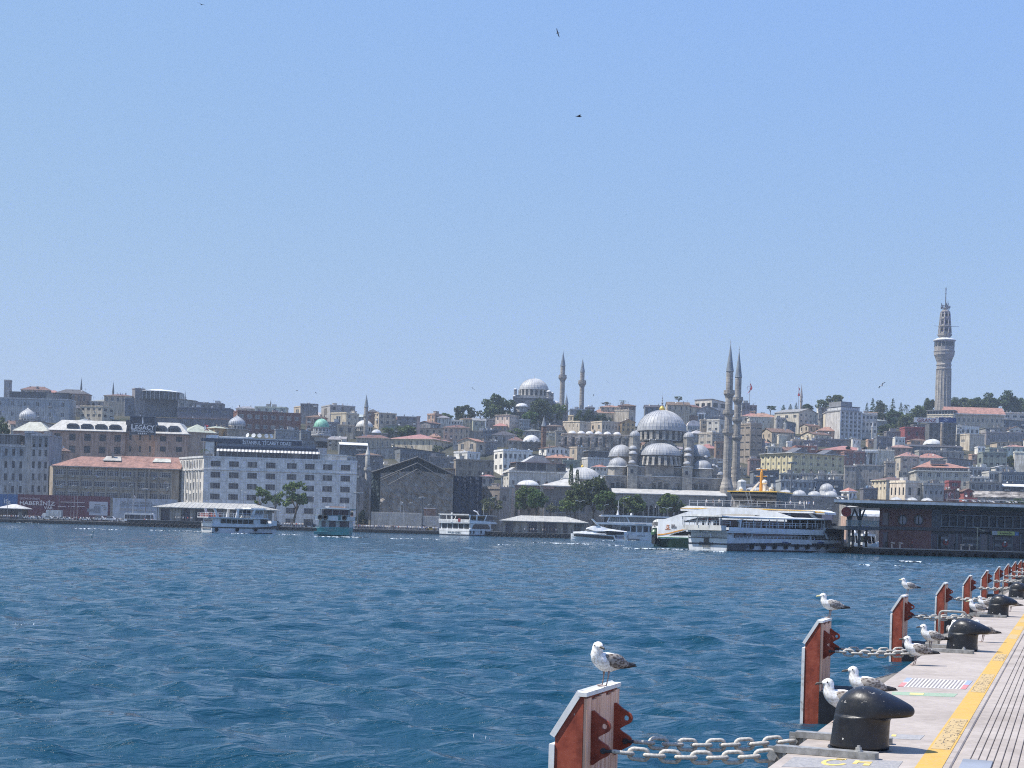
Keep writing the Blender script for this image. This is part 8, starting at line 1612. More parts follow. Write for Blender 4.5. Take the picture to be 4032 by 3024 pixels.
 zdk=z(800,345);m=MB();rail(m,[(x(460),1.6,z(460,336)),(x(1000),1.6,z(1000,342)),(x(1520),1.6,z(1520,362))],1.15,.05,1.8);m.bd('railing',qa,r,(.5,.5,.52));m=MB();m.box((x(870),3.5,z(900,350)),(x(1090),B-3.5,z(900,322)));m.bd('deck_casing',qi,r,(.7,.7,.69))
 yw0,yw1=3.,B-3.;m=MB();zb,zt=z(1040,325),z(1040,212);a0,a1,c0,c1=x(868),x(1238),x(832),x(1266)
 m.add([(a0,yw0,zb),(a1,yw0,zb),(a1,yw1,zb),(a0,yw1,zb),(c0,yw0-1.6,zt),(c1,yw0-1.6,zt),(c1,yw1+1.6,zt),(c0,yw1+1.6,zt)],[(0,1,5,4),(1,2,6,5),(2,3,7,6),(3,0,4,7),(4,5,6,7),(0,3,2,1)]);m.bd('wheelhouse',qf,r)
 m=MB();m.box((c0-.4,yw0-2,zt),(c1+.2,yw1+2,z(1040,203)));m.bd('wheelhouse_roof',qa,r,(.85,.52,.10));m=MB();[m.add([(x(p),yw0-.03,zb),(x(p)+.25,yw0-.03,zb),(x(p2)+.25,yw0-1.65,zt),(x(p2),yw0-1.65,zt)],[(0,1,2,3)])for p,p2 in((985,975),(1012,1008))];m.bd('mullion',qa,r,(.4,.41,.42))
 zr_=z(1040,203);m=MB();m.lat([(.5,0),(.4,2),(.32,z(1050,20)-zr_),(.2,z(1050,10)-zr_),(.1,z(1050,-10)-zr_)],8,(x(1050),B/2,zr_));[m.box((x(1050)-1.2,B/2-.1,zr_+q),(x(1050)+1.2,B/2+.1,zr_+q+.2))for q in(3.2,4.6)];m.bd('mast',qa,r,(.62,.30,.05))
 m=MB();[m.add([(x(1050)+s*2.6,B/2-.3,zr_),(x(1050)+s*1.9,B/2-.3,zr_),(x(1050)+s*.2,B/2-.3,zr_+2),(x(1050)+s*.5,B/2-.3,zr_+2.2)],[(0,1,2,3)])for s in(-1,1)];m.lat([(.3,.3),(.55,.6),(.55,1.),(.3,1.3),(0,1.35)],10,(x(1095),B/2-1,zr_+1.2));m.box((x(1095)-.3,B/2-1.3,zr_),(x(1095)+.3,B/2-.7,zr_+1.6));m.bd('radar',qa,r,(.74,.74,.73))
 m=MB();[m.lat([(.35,0),(.45,.5),(.2,.9),(0,.95)],8,(x(p),3,zr_))for p in(908,1185)];m.bd('roof_lamp',qa,r,(.7,.68,.6))
 ltr('ŞH-DURUSU',r,tuple(CM@Vector((CL*.06,-.06,z(140,519)))),.8,(.10,.10,.11),CL*.92,rz=CA);ltr('İSTANBUL',r,tuple(CM@Vector((CL*.3,-.06,z(140,533)))),.3,(.25,.25,.27),CL*.36,rz=CA)
 ltr('ŞEHİR',r,(x(328),-.05,z(340,532)),.5,(.25,.22,.22),x(362)-x(328));ltr('HATLARI',r,(x(328),-.05,z(340,547)),.5,(.25,.22,.22),x(374)-x(328))
 m=MB();m.box((x(282),-.05,z(295,518)),(x(312),-.01,z(295,515)));m.box((x(273),-.05,z(295,559)),(x(320),-.01,z(295,552)));m.prism([(x(297)+.34*cos(t),z(297,537)+.45*sin(t))for t in[2*pi*i/12 for i in range(12)]],-.05,-.01);m.bd('emblem',qa,r,(.62,.25,.12));m=MB();m.prism([(x(297)+.12*cos(t),z(297,537)+.2*sin(t))for t in[2*pi*i/10 for i in range(10)]],-.07,-.05);m.bd('emblem_heart',qa,r,Wt)
 M4=Matrix.Translation(b.o)@Matrix.Rotation(b.phi,4,'Z');rg=random.Random(9)
 for p,ci in((592,0),(665,2),(725,7),(815,6),(860,0),(1050,2),(1110,0),(1260,2),(1375,0),(1455,0),(1490,7),(1520,0),(1550,4),(1575,0)):psn(M4@Vector((x(p),2.2+rg.random()*2,z(p,345+max(0,(p-1000)*.04)))),rg.uniform(0,6),ci,'on the top deck of the big arched ferry','passengers on the big ferry')
big_ferry()
# -------------- ferry terminal on its pier, right
def terminal():
 Y=288;o=at('J',607,720,Y);z0=0;r=thg('ferry_terminal','dark red two storey ferry terminal with a wide flat white edged roof','ferry terminal',(o.x,Y,0));X=lambda x,y=500:at('J',x,y,Y).x-o.x
 slope=.0247;Z=lambda y,x=1200:at('J',x,y,Y).z
 xr=X(2212)+16;zd=Z(742,1200);zf1,zroof=Z(527,1200),Z(300,1200);MR=(.20,.095,.088);DK=(.07,.085,.11)
 p=MB();p.box((X(430)+o.x,Y-1.5,-2.5),(xr+o.x+10,Y+24,zd));tag(p.bd('terminal_pier','rubber',None,(.055,.05,.047)),kind='structure')
 p=MB();p.box((X(420)+o.x,Y-1.62,zd-.18),(xr+o.x+10,Y-.4,zd+.03));tag(p.bd('pier_edge','concrete',None),kind='structure')
 for i,xx in enumerate((515,612,705,808,897,990,1097,1185,1258,1360,1545,1648,1750,1855,2045,2150)):
  t=link('tyre',tyre(.9 if i not in(2,8)else 1.,.4),None,(.03,.03,.033),(X(xx)+o.x,Y-1.85,at('J',xx,785+xx*.022,Y).z));t.rotation_euler=(R(90),0,0);tag(t,'large black fender tyre hung along the terminal pier','tyre','tyres on the terminal pier')
 yw=1.;m=MB();holes=[(X(648),X(722),zf1+.6,Z(335,700)),(X(655),X(720),zd,Z(550,700))]
 wfc(m,Vector((0,yw,0)),Vector((1,0,0)),X(1198),zd,zroof,holes,.5)
 m.quad((X(1198),yw,zd),(X(1198),18,zd),(X(1198),18,zroof),(X(1198),yw,zroof));m.quad((2,8,zd),(0,yw,zd),(0,yw,zroof),(2,8,zroof));m.quad((X(1198),18,zd),(2,8,zd),(2,8,zroof),(X(1198),18,zroof));m.bd('red_wall',qv,r,MR)
 for a,b_,c_,d in holes:m=MB();m.box((a,yw+.4,c_),(b_,yw+.5,d));m.bd(qj,qf,r)
 for x_,rr in((872,46),(1050,46)):
  k=Y/F/2.8286;n=20;cz=Z(418,x_);m=MB();m.tube([(X(x_)+rr*k*cos(2*pi*i/n),yw-.06,cz+rr*1.15*k*sin(2*pi*i/n))for i in range(n)],.12,5,closed=True);w=m.bd('porthole_frame',qa,r,(.10,.11,.12));m=MB();m.prism([(X(x_)+rr*k*cos(2*pi*i/n),cz+rr*1.15*k*sin(2*pi*i/n))for i in range(n)],yw-.09,yw-.03);w2=m.bd('porthole','sheen',r)
  m=MB();m.box((X(x_)-.1,yw-.14,cz-rr*k),(X(x_)+.1,yw-.09,cz+rr*k));m.box((X(x_)-.9,yw-.13,cz-.3),(X(x_)-.5,yw-.09,cz+rr*.9*k));m.bd('mullion',qa,w2,(.03,.035,.045))
 m=MB();m.box((-.1,yw-.25,zf1-.15),(xr,yw-.01,zf1+.45));m.bd('storey_band',qa,r,(.06,.055,.065))
 m=MB();m.box((X(1198),yw+.6,zd),(xr,18,zroof));m.bd('glass_hall',qa,r,(.03,.036,.05))
 m=MB();m.box((X(1198),yw,zf1+.45),(X(1300),yw+.6,zroof));m.bd('dark_bay',qa,r,DK)
 n=11;xa,xb=X(1305),X(2190);step=(xb-xa)/10
 for i in range(n+5):
  a=xa+step*i
  if a>xr:break
  m=MB();m.box((a-.14,yw-.15,zf1+.8),(a+.14,yw+.6,zroof-1.));m.bd('fin',qa,r,(.15,.17,.2))
  m=MB();[m.box((a+.16,yw+.1+.05*(j%2),zf1+.9+.24*j),(a+step-.16,yw+.2,zf1+.9+.24*j+.17))for j in range(int((zroof-1.9-zf1)/.24))];m.bd('louvre_panel',qa,r,(.045,.055,.078))
 m=MB();m.box((xa-.2,yw-.16,zf1+.62),(xr,yw+.3,zf1+.82));m.box((xa-.2,yw-.16,zroof-1.05),(xr,yw+.3,zroof-.85));m.bd('louvre_frame',qa,r,(.17,.19,.22))
 for a,b_ in((1305,1392),(1553,1742),(1908,2097)):
  m=MB();h=Z(590,a)-zd;m.box((X(a),yw-.02,zd),(X(b_),yw+.6,zd+h));g=m.bd('banded_panel',qa,r,(.055,.05,.06));m=MB();[m.box((X(a),yw-.07,zd+h*q),(X(b_),yw-.02,zd+h*(q+.19)))for q in(.28,.72)];m.bd('pale_band',qa,g,(.16,.16,.17))
 for a,b_ in((1200,1272),(1397,1480),(1492,1548),(1748,1838),(1846,1900),(2105,2200)):
  m=MB();m.box((X(a),yw+.2,zd),(X(b_),yw+.5,Z(575,a)));m.bd('door',qf,r);m=MB();[m.box((X(q)-.12,yw+.05,zd),(X(q)+.12,yw+.35,Z(575,q)))for q in(a,b_)];m.bd('door_frame',qa,r,(.13,.145,.165))
 s=thg('station_sign','yellow and white KARAKÖY station sign on the dark terminal front','sign',tuple(at('J',1856,583,Y-.6)));k=Y/F/2.8286
 m=MB();m.box((0,0,0),(295*k,.3,43*k));m.bd('board',qa,s,(.46,.48,.16));m=MB();m.box((0,-.03,0),(58*k,0,43*k));m.bd('white_end',qa,s,(.42,.43,.45));m=MB();m.box((252*k,-.03,-2*k),(296*k,0,42*k));m.bd('blue_end',qa,s,(.05,.14,.32));m=MB();m.prism([(262*k,10*k),(286*k,10*k),(276*k,32*k)],-.05,-.03);m.bd('emblem',qa,s,(.2,.3,.5));ltr('KARAKÖY',s,(86*k,-.04,11*k),19*k,(.03,.03,.03),136*k)
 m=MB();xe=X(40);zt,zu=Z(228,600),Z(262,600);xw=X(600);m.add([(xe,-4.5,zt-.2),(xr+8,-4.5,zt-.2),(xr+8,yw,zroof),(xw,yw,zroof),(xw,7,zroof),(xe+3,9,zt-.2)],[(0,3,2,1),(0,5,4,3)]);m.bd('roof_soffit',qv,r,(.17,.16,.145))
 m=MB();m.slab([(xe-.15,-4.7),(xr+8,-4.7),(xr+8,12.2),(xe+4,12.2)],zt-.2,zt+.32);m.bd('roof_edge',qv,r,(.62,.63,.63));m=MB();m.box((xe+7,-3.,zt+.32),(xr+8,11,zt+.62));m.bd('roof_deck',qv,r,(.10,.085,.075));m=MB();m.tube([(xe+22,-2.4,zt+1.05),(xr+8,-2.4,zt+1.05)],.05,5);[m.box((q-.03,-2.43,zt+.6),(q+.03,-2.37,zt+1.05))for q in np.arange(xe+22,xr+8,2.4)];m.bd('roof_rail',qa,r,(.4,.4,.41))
 for x_ in(293,408):
  k=Y/F/2.8286;m=MB();zb=Z(420,x_);m.tube([(X(x_),2,zd),(X(x_),2,zb)],.28,8)
  for dx,dy in((-62,0),(-40,2),(-18,-1),(20,1),(44,-1),(68,1)):m.tube([(X(x_),2,zb-.3),(X(x_)+dx*k,2+dy,Z(290,x_))],[.2,.13],6)
  m.bd('branching_column',qa,r,(.045,.06,.075))
 m=MB();m.box((X(232),.5,Z(528,400)),(0,16,Z(488,400)));m.bd('balcony_floor',qa,r,(.06,.075,.095));m=MB();m.box((X(234),.6,Z(488,400)),(-.1,.66,Z(425,400)));m.bd('balcony_glass','clear',r);m=MB();m.tube([(X(234),.6,Z(425,400)),(0,.6,Z(425,400))],.06,5);m.bd('balcony_rail',qa,r,(.35,.38,.4))
 m=MB();[m.box((X(q),8,zd),(X(q)+.4,8.4,Z(528,400)))for q in(290,405,560)];m.bd('lower_column',qa,r,(.05,.06,.075))
 q=at('J',232,327,Y+1);m=MB();m.lat([(.95,-.1),(.95,.1)],18);sg=m.bd('round_sign',qa,None,(.35,.03,.035),loc=tuple(q));sg.rotation_euler=(R(90),0,0);tag(sg,'round red hanging sign under the end of the terminal roof','sign')
 q=at('J',1688,755,Y-.9);m=MB();h=at('J',1688,498,Y).z-zd;m.tube([(0,0,0),(0,0,h)],.09,6);m.tube([(-.7,0,h+.1),(0,0,h-.25),(1.,0,h-.6)],.06,5);m.box((.8,-.15,h-.75),(1.4,.15,h-.6));tag(m.bd('lamp_post',qa,None,(.42,.38,.27),loc=(q.x,Y-.9,zd)),'slim pale lamp post on the edge of the terminal pier','lamp post')
 for i,x_ in enumerate((738,828,1512,1604)):
  q=at('J',x_,740,Y-.9);m=MB();m.lat([(.22,0),(.16,.15),(.16,.8),(.3,.95),(.3,1.1),(.1,1.2),(0,1.21)],8);m.box((-.1,-.2,.85),(.55,.2,1.1));bo=m.bd('mooring_post',qa,None,(.58,.44,.36),loc=(q.x,Y-.9,zd));tag(bo,('pale mooring post on the terminal pier in front of the red wall','pale mooring post on the terminal pier in front of the red wall','pale mooring post on the terminal pier in front of the doors','pale mooring post on the terminal pier in front of the doors')[i],'bollard','pale mooring posts on the terminal pier')
 for x_,y_ in((1342,668),(1998,690)):
  q=at('J',x_,y_,Y+.8);m=MB();m.tube([(.42*cos(2*pi*i/14),0,.42*sin(2*pi*i/14))for i in range(14)],.13,6,closed=True);lr=m.bd('life_ring',qa,None,(.34,.05,.045),loc=tuple(q));m=MB();m.box((-.2,-.16,.25),(.2,-.02,.6));m.bd('white_band',qa,lr,(.7,.7,.7));tag(lr,'red and white life ring on the terminal wall '+('left of the station sign'if x_<1500 else 'below the station sign'),'life ring')
 psn((at('J',965,700,Y-.3).x,Y-.3,zd),1.2,3,'standing before the red wall of the terminal','people on the terminal pier')
MAT['sheen']=NT('reflecting_glass').base((.10,.13,.14),.08,0,.9)
terminal()
def small_craft():
 for c,x0,x1,yw,yt,Y,lab,col,nm in(('J',300,425,700,540,330,'small white cabin boat moored under the terminal roof end, left one',(.7,.7,.69),'moored_boat'),('J',415,612,715,545,322,'white motor boat with open rail and dark red hull moored left of the terminal wall',(.68,.68,.68),'moored_boat')):
  o=at(c,x0,yw,Y);r=thg(nm,lab,'boat',(o.x,Y,0));X=lambda x:at(c,x,yw,Y).x-o.x;w=X(x1);zt=at(c,x0,yt,Y).z;m=MB();hull(m,[(0,.3,3.4,1.6,.8),(w*.5,0,3.7,1.4,.85),(w*.85,.7,3,1.7,.6),(w*1.05,1.7,2,2,.3)]);m.bd(qi,qi,r,(.12,.05,.05)if x0>400 else col)
  m=MB();hull(m,[(0,.2,3.5,2.2,.95),(w*.5,-.1,3.8,1.9,.96),(w*.85,.6,3.1,2.2,.9),(w*1.08,1.6,2.1,2.5,.9)],zb=1.3);m.bd('bulwark',qi,r,col);m=MB();m.prism([(w*.05,1.8),(w*.75,1.8),(w*.62,zt-1),(w*.1,zt-1)],.5,3.2);m.bd('cabin',qf,r);m=MB();m.box((w*.02,.2,zt-1),(w*.72,3.5,zt-.5));m.lat([(.4,0),(.5,.3),(.2,.7),(0,.75)],8,(w*.3,1.8,zt-.5));m.bd('cabin_roof',qa,r,(.76,.76,.75));m=MB();[m.tube([(w*q,.2,1.9),(w*(q-.08),.2,zt-.9)],.07,5)for q in(.3,.55,.8)];m.bd('railing',qa,r,(.7,.7,.7))
 Y=560;o=at('J',235,480,Y);r=thg('shore_arcade','pale orange arcade with a white vaulted roof seen under the terminal roof end','building',(o.x,Y,1.2));X=lambda x:at('J',x,450,Y).x-o.x;Z=lambda y:at('J',420,y,Y).z-1.2
 m=MB();m.box((X(235),0,0),(X(640),10,Z(375)));m.bd('wall',qk,r,(.56,.38,.29));m=MB();n=8;m.loft([[(X(q),5-5.2*cos(pi*i/n),Z(375)+(Z(305)-Z(375))*sin(pi*i/n))for i in range(n+1)]for q in(450,640)],closed=False);m.box((X(235),-.5,Z(375)),(X(450),10,Z(350)));m.bd('roof',qc,r,(.68,.68,.68));m=MB();[m.box((X(q),-.05,Z(470)),(X(q+16),.02,Z(395)))for q in range(250,620,34)];m.bd(qj,qf,r)
small_craft()
# -------------- wakes, whitecaps and modelled sun sparkles
def foam():
 rng=random.Random(6);m=MB()
 def fleck(c,x,y,L,W,n):
  p=onl(c,x,y,.06)
  for i in range(n*2//3):
   u=rng.uniform(-.5,.5)*L;v=rng.uniform(-.5,.5)*W;s=rng.uniform(.12,.5)*min(1,L/4+.4);q=[(p.x+u+s*cos(a)*rng.uniform(.7,1.6),p.y+v+s*sin(a)*1.2,rng.uniform(.05,.22))for a in[2*pi*j/6 for j in range(6)]]
   m.add(q,[(0,1,2,3,4,5)])
 for c,x,y,L,W,n in(('P',180,775,7,2,60),('P',60,780,5,2,26),('P',1010,825,1.5,1,14),('P',1170,825,2,1,14),('P',1730,810,1.5,1,18),('P',2080,850,3,1,10),('Q',900,1335,6,1.5,40),('Q',1400,1345,4,1.5,40),('Q',1800,1345,4,1.5,40),('Q',2050,1360,3,1.5,20),('Q',700,1325,3,1,16),('T',1400,895,10,3,80),('T',1000,905,6,2,30),('T',300,1000,4,1.5,24),('T',40,990,3,1.5,20),('T',1290,1030,3,2,16),('F',750,1000,6,2,26),('F',980,1010,5,2,20),('F',1110,1010,5,2,22),('F',280,1025,3,2,16),('W',100,1500,7,3,60),('W',380,1500,5,3,40),('W',700,1510,6,2,40),('W',1550,1560,5,1,30),('A',950,1548,12,2,40),('A',1600,1562,10,2,34),('B',1090,1600,4,2,26),('A',260,1488,10,2,30),('J',930,885,2.6,2,40),('J',430,925,1,.6,12),('J',805,935,.8,.5,10),('C',720,1645,4,2,18),('C',450,1640,5,2,16)):fleck(c,x,y,L,W,n)
 for x,y in((60,2465),(100,2470),(1890,2930),(1145,2930)):  # near water: sun sparkles put in as tiny pale flakes
  p=onl('Z',x,y,.1)
  for i in range(4):s=rng.uniform(.012,.03)*p.y/60;u,v=rng.gauss(0,.18)*p.y/40,rng.gauss(0,.15)*p.y/40;m.add([(p.x+u+s*cos(a),p.y+v+s*sin(a),.14+rng.uniform(0,.1))for a in(0,1.3,2.6,3.9,5.2)],[(0,1,2,3,4)])
 tag(m.bd('foam_and_sparkle','foam'),kind='stuff')
foam()
# -------------- fender panels, chains and bollards along the near quay
PITCH,S0=12.48,13.15
ORD=['nearest','second','third','fourth','fifth','sixth','seventh','eighth','ninth','tenth','eleventh','twelfth','thirteenth','fourteenth']
PT=1.62-DZ
def make_panel():
 r=thg('fender_panel','','fender panel',tuple(quay(S0,0)),QROT);W,T0,T1,ZB=.49,1.60,1.87,-2.
 prof=[(T0+.028,ZB),(T1,ZB),(T1,PT-.37),(T0+.05,PT-.012),(T0+.028,PT-.012)]
 m=MB();n=5;m.add([(-W,y,z)for y,z in prof]+[(W,y,z)for y,z in prof],[(0,1,2,3,4),(9,8,7,6,5)]+[(i,i+5,(i+1)%5+5,(i+1)%5)for i in range(5)]);m.bd('steel_frame','rust',r)
 for i in range(7):
  a=-W+.012+(2*W-.024)*i/7;b=a+(2*W-.024)/7-.006;m=MB();m.box((a,T0,ZB+.1),(b,T0+.027,PT-.03-.012*((i*5)%3)));m.bd('plank','board',r)
 m=MB();m.box((-W-.012,T1+.001,ZB+.2),(W+.012,T1+.05,PT-.43));m.bd('facing_pad','pad',r)
 d=Vector((0,(T0+.05)-T1,.358));L=d.length;d.normalize();nrm=Vector((0,d.z,-d.y));p0=Vector((0,T1+.004,PT-.372));p1=p0+d*(L+.03)
 m=MB();vs=[p0,p1,p1+nrm*.05,p0+nrm*.05];m.add([(-W-.012,v.y,v.z)for v in vs]+[(W+.012,v.y,v.z)for v in vs],[(0,1,2,3),(7,6,5,4)]+[(i,i+4,(i+1)%4+4,(i+1)%4)for i in range(4)]);m.bd('facing_pad','pad',r)
 m=MB();m.box((-W-.016,T0-.004,PT-.012),(W+.016,T0+.07,PT+.024));m.bd('top_pad','pad',r)
 for x in(-.33,.33):
  for zc,used in((-.27+PT,0),(-.475+PT,1)):
   m=MB();n=16;out=[(0,.125),(.02,.13),(.075,.085)]+[(.115+.055*cos(t),.055*sin(t))for t in[R(60-120*i/8)for i in range(9)]]+[(.075,-.085),(.02,-.13),(0,-.125)]
   hole=[(.115+.024*cos(2*pi*i/12),.024*sin(2*pi*i/12))for i in range(12)]
   vs=[];k=len(out)
   for sx in(-.014,.014):vs+=[(x+sx,T0-u,zc+v)for u,v in out]+[(x+sx,T0-u,zc+v)for u,v in hole]
   t=k+12;fs=[]
   for base,fl in((0,0),(t,1)):
    ang=lambda p:atan2(p[1],p[0]-.115)
    order=sorted(range(k),key=lambda i:ang(out[i]));ho=sorted(range(12),key=lambda i:ang(hole[i]));i=j=0
    while i<k or j<12:
     a0,a1=order[i%k],order[(i+1)%k];h0,h1=ho[j%12],ho[(j+1)%12]
     if j>=12 or(i<k and(i+1)/k<=(j+1)/12):f=(a0,a1,h0+k);i+=1
     else:f=(a0,h1+k,h0+k);j+=1
     f=tuple(q+base for q in f);fs.append(f if fl else f[::-1])
   fs+=[(i,(i+1)%k,(i+1)%k+t,i+t)for i in range(k)]+[(k+i,k+i+t,k+(i+1)%12+t,k+(i+1)%12)for i in range(12)]
   m.M=Matrix.Translation((.004*used,0,0));m.add(vs,fs);lug=m.bd('lug','rust',r)
   if used:
    m=MB();m.tube([(x-.03,T0-.115,zc),(x+.03,T0-.115,zc)],.026,8);U=[(x+.02,T0-.10,zc),(x+.024,T0-.16,zc),(x+.012,T0-.20,zc),(x,T0-.212,zc),(x-.012,T0-.20,zc),(x-.024,T0-.16,zc),(x-.02,T0-.10,zc)];m.tube(U,.013,6);m.bd('shackle','rubber',lug,(.05,.05,.055))
 return r
def make_fender():
 r=thg('cone_fender','','fender',tuple(quay(S0,0)),QROT)
 m=MB();m.M=Matrix.Translation((0,0,-1.16))@Matrix.Rotation(R(90),4,'X');m.lat([(.95,-.02),(.92,-.12),(.80,-.45),(.66,-.85),(.56,-1.08),(.56,-1.1)],32);m.bd('rubber_cone','rubber',r,(.15,.14,.13),sm_=True)
 m=MB();m.box((-.62,1.05,-1.9),(.62,1.6,-.70));m.bd('mounting_box','rubber',r,(.012,.015,.022));return r
LINKM=None
def link_mesh():
 m=MB();a,b,rr=.068,.045,.018;P=[]
 for i in range(8):t=-pi/2+pi*i/7;P.append((a*.62+b*cos(t),0,b*sin(t)))
 for i in range(8):t=pi/2+pi*i/7;P.append((-a*.62+b*cos(t),0,b*sin(t)))
 m.tube(P,rr,7,closed=True);return m.mesh('link','link',True)
LINKM=link_mesh();LP=(.068*.62+.045-.018)*2
def make_chain(p0,p1,label,joined=False):
 d=p1-p0;n=max(4,round(d.length*1.02/LP));r=thg('mooring_chain',label,'chain',tuple(p0),.0,'chains between the fender panels and the quay')if not joined else None
 if joined:bm=MB()
 ang=atan2(d.y,d.x);hl=math.hypot(d.x,d.y);sag=.035
 f=lambda t:Vector((d.x*t,d.y*t,d.z*t-sag*4*t*(1-t)))
 for i in range(n):
  t=(i+.5)/n;p=f(t);v=f(min(1,t+.02))-f(max(0,t-.02));pitch=-atan2(v.z,math.hypot(v.x,v.y))
  M=Matrix.Rotation(ang,4,'Z')@Matrix.Rotation(pitch,4,'Y')@Matrix.Rotation(R(8 if i%2 else 82),4,'X')@Matrix.Diagonal((d.length*1.02/n/LP,1,1,1))
  if joined:bm.M=Matrix.Translation(p)@M;bm.add([tuple(v.co)for v in LINKM.vertices],[tuple(q.vertices)for q in LINKM.polygons])
  else:o=link('link',LINKM,r);o.matrix_basis=Matrix.Translation(p)@M
 if joined:o=bm.bd('mooring_chain','link',None,loc=tuple(p0),sm_=True);tag(o,label,'chain','chains between the fender panels and the quay')
def make_bollard():
 s,t=S0+.62,.515;r=thg('bollard','','bollard',tuple(quay(s,t)),QROT-R(90))
 N=40;rings=[]
 def ring(z,xl,xr,wy,sq=1.,nose=.0):
  out=[]
  for i in range(N):
   a=2*pi*i/N;ca,sa=cos(a),sin(a);x=(xl+xr)/2+(xr-xl)/2*ca;w=wy*(1-nose*max(0,(x-.18)/(max(.19,xr)-.18))**1.2 if nose and x>.18 else 1)
   out.append((x,w*sa,z))
  return out
 rings.append(ring(0,-.262,.252,.257));rings.append(ring(.03,-.256,.246,.25));rings.append(ring(.06,-.25,.242,.245));rings.append(ring(.18,-.236,.243,.236));rings.append(ring(.262,-.226,.246,.232));rings.append(ring(.286,-.222,.262,.232))
 for z,xl,xr,w,nz in((.289,-.222,.38,.23,.35),(.30,-.22,.425,.23,.42),(.325,-.216,.446,.23,.44),(.355,-.208,.45,.228,.44),(.385,-.196,.436,.222,.42),(.41,-.184,.395,.214,.38),(.44,-.165,.335,.202,.3),(.47,-.138,.27,.182,.2),(.50,-.098,.19,.15,.1),(.522,-.05,.125,.105,0),(.535,-.005,.075,.055,0)):rings.append(ring(z,xl,xr,w,nose=nz))
 m=MB();m.loft(rings);b=m.bd('bollard_casting','castiron',r,sm_=True)
 sub=b.modifiers.new(qq,'SUBSURF');sub.levels=1;sub.render_levels=1
 m=MB();m.lat([(.275,0),(.27,.012),(.25,.014)],28);m.bd('base_flange','castiron',r);return r
def make_strap():
 r=thg('anchor_strap','','anchor strap',tuple(quay(S0+.03,0)),QROT-R(90))
 m=MB();w=.055;x0,x1=-.10,.74;c=.02;P=[(x0,-w),(x1-c,-w),(x1,-w+c),(x1,w-c),(x1-c,w),(x0,w)];m.slab(P,.003,.058);m.bd('bar','steel',r)
 m=MB();m.box((-.16,-.012,-.22),(-.03,.012,.045));m.box((-.03,-.05,-.26),(-.004,.05,.003));pl=m.bd('edge_bracket','steel',r);m=MB();m.M=Matrix.Translation((-.12,0,-.03))@Matrix.Rotation(R(90),4,'X');m.lat([(.045,-.05),(.045,-.036),(.028,-.036),(.028,.036),(.045,.036),(.045,.05)],6);m.bd('pin','steel',pl)
 m=MB();m.lat([(.036,.058),(.036,.066)],16,(.58,0,0));m.lat([(.026,.066),(.026,.088),(.014,.0885),(.014,.104),(.0,.105)],6,(.58,0,0));m.bd('bolt','steel',r);return r
pan,fen,bol,st=make_panel(),make_fender(),make_bollard(),make_strap()
trees_={o:gather(o)for o in(pan,fen,bol,st)}
NPOST=13
for n in range(NPOST):
 sh=QD*PITCH*n;extra={0:', with a mottled gull standing on it',1:', with a pale gull standing on it',2:', with a small looking gull on it'}.get(n,'')
 def put(o,lab,group,first=n==0,off=Vector((0,0,0))):
  if first and not o.get('label'):tag(o,lab,None,group);return o
  return cpt(o,Vector(o['home'])+sh+off if 'home'in o else None,None,lab,group,trees_[o])
 for o in(pan,fen,bol,st):
  if 'home'not in o:o['home']=tuple(o.location)
 put(pan,f'{ORD[n]} red fender panel along the quay{extra}','red fender panels along the quay')
 put(fen,f'dark rubber cone fender between the quay and the {ORD[n]} red fender panel','cone fenders along the quay')
 put(bol,f'{ORD[n]} black hooked bollard on the quay edge','black bollards along the quay')
 put(st,f'front grey steel strap bolted beside the {ORD[n]} black bollard','steel straps on the quay edge')
 c2=cpt(st,Vector(st['home'])+sh+QD*.99,None,f'rear grey steel strap bolted beside the {ORD[n]} black bollard','steel straps on the quay edge',trees_[st])
 for dl,s1,w in((-.33,.03,'front'),(.33,1.02,'rear')):
  p0=quay(S0+PITCH*n+dl,-1.60+.215,DZ+PT-.475);p1=quay(S0+PITCH*n+s1,-.12,DZ-.03)
  make_chain(p0,p1,f'{w} pale chain running from the {ORD[n]} red fender panel to the quay edge',joined=n>4)
for o in(pan,fen,bol,st):del o['home']
m=MB();P=[(-.12,0,0),(-.12,0,.52)]+[(-.12+.06-.06*cos(t),0,.52+.06*sin(t))for t in(R(30),R(60),R(90))]+[(.2,0,.58)]+[(.26+.06*sin(t),0,.52+.06*cos(t))for t in(R(30),R(60),R(90))]+[(.32,0,0)]
for i,(n,lab)in enumerate(((1,'grey steel hoop ladder rail behind the second bollard'),(3,'grey steel hoop ladder rail behind the fourth bollard'))):
 mm=MB();mm.tube(P,.02,8);o=mm.bd('ladder_hoop','steel',None,loc=tuple(quay(S0+PITCH*n+1.9,.16)),rz=QROT-R(90),sm_=True);tag(o,lab,'ladder rail','ladder hoops on the quay')
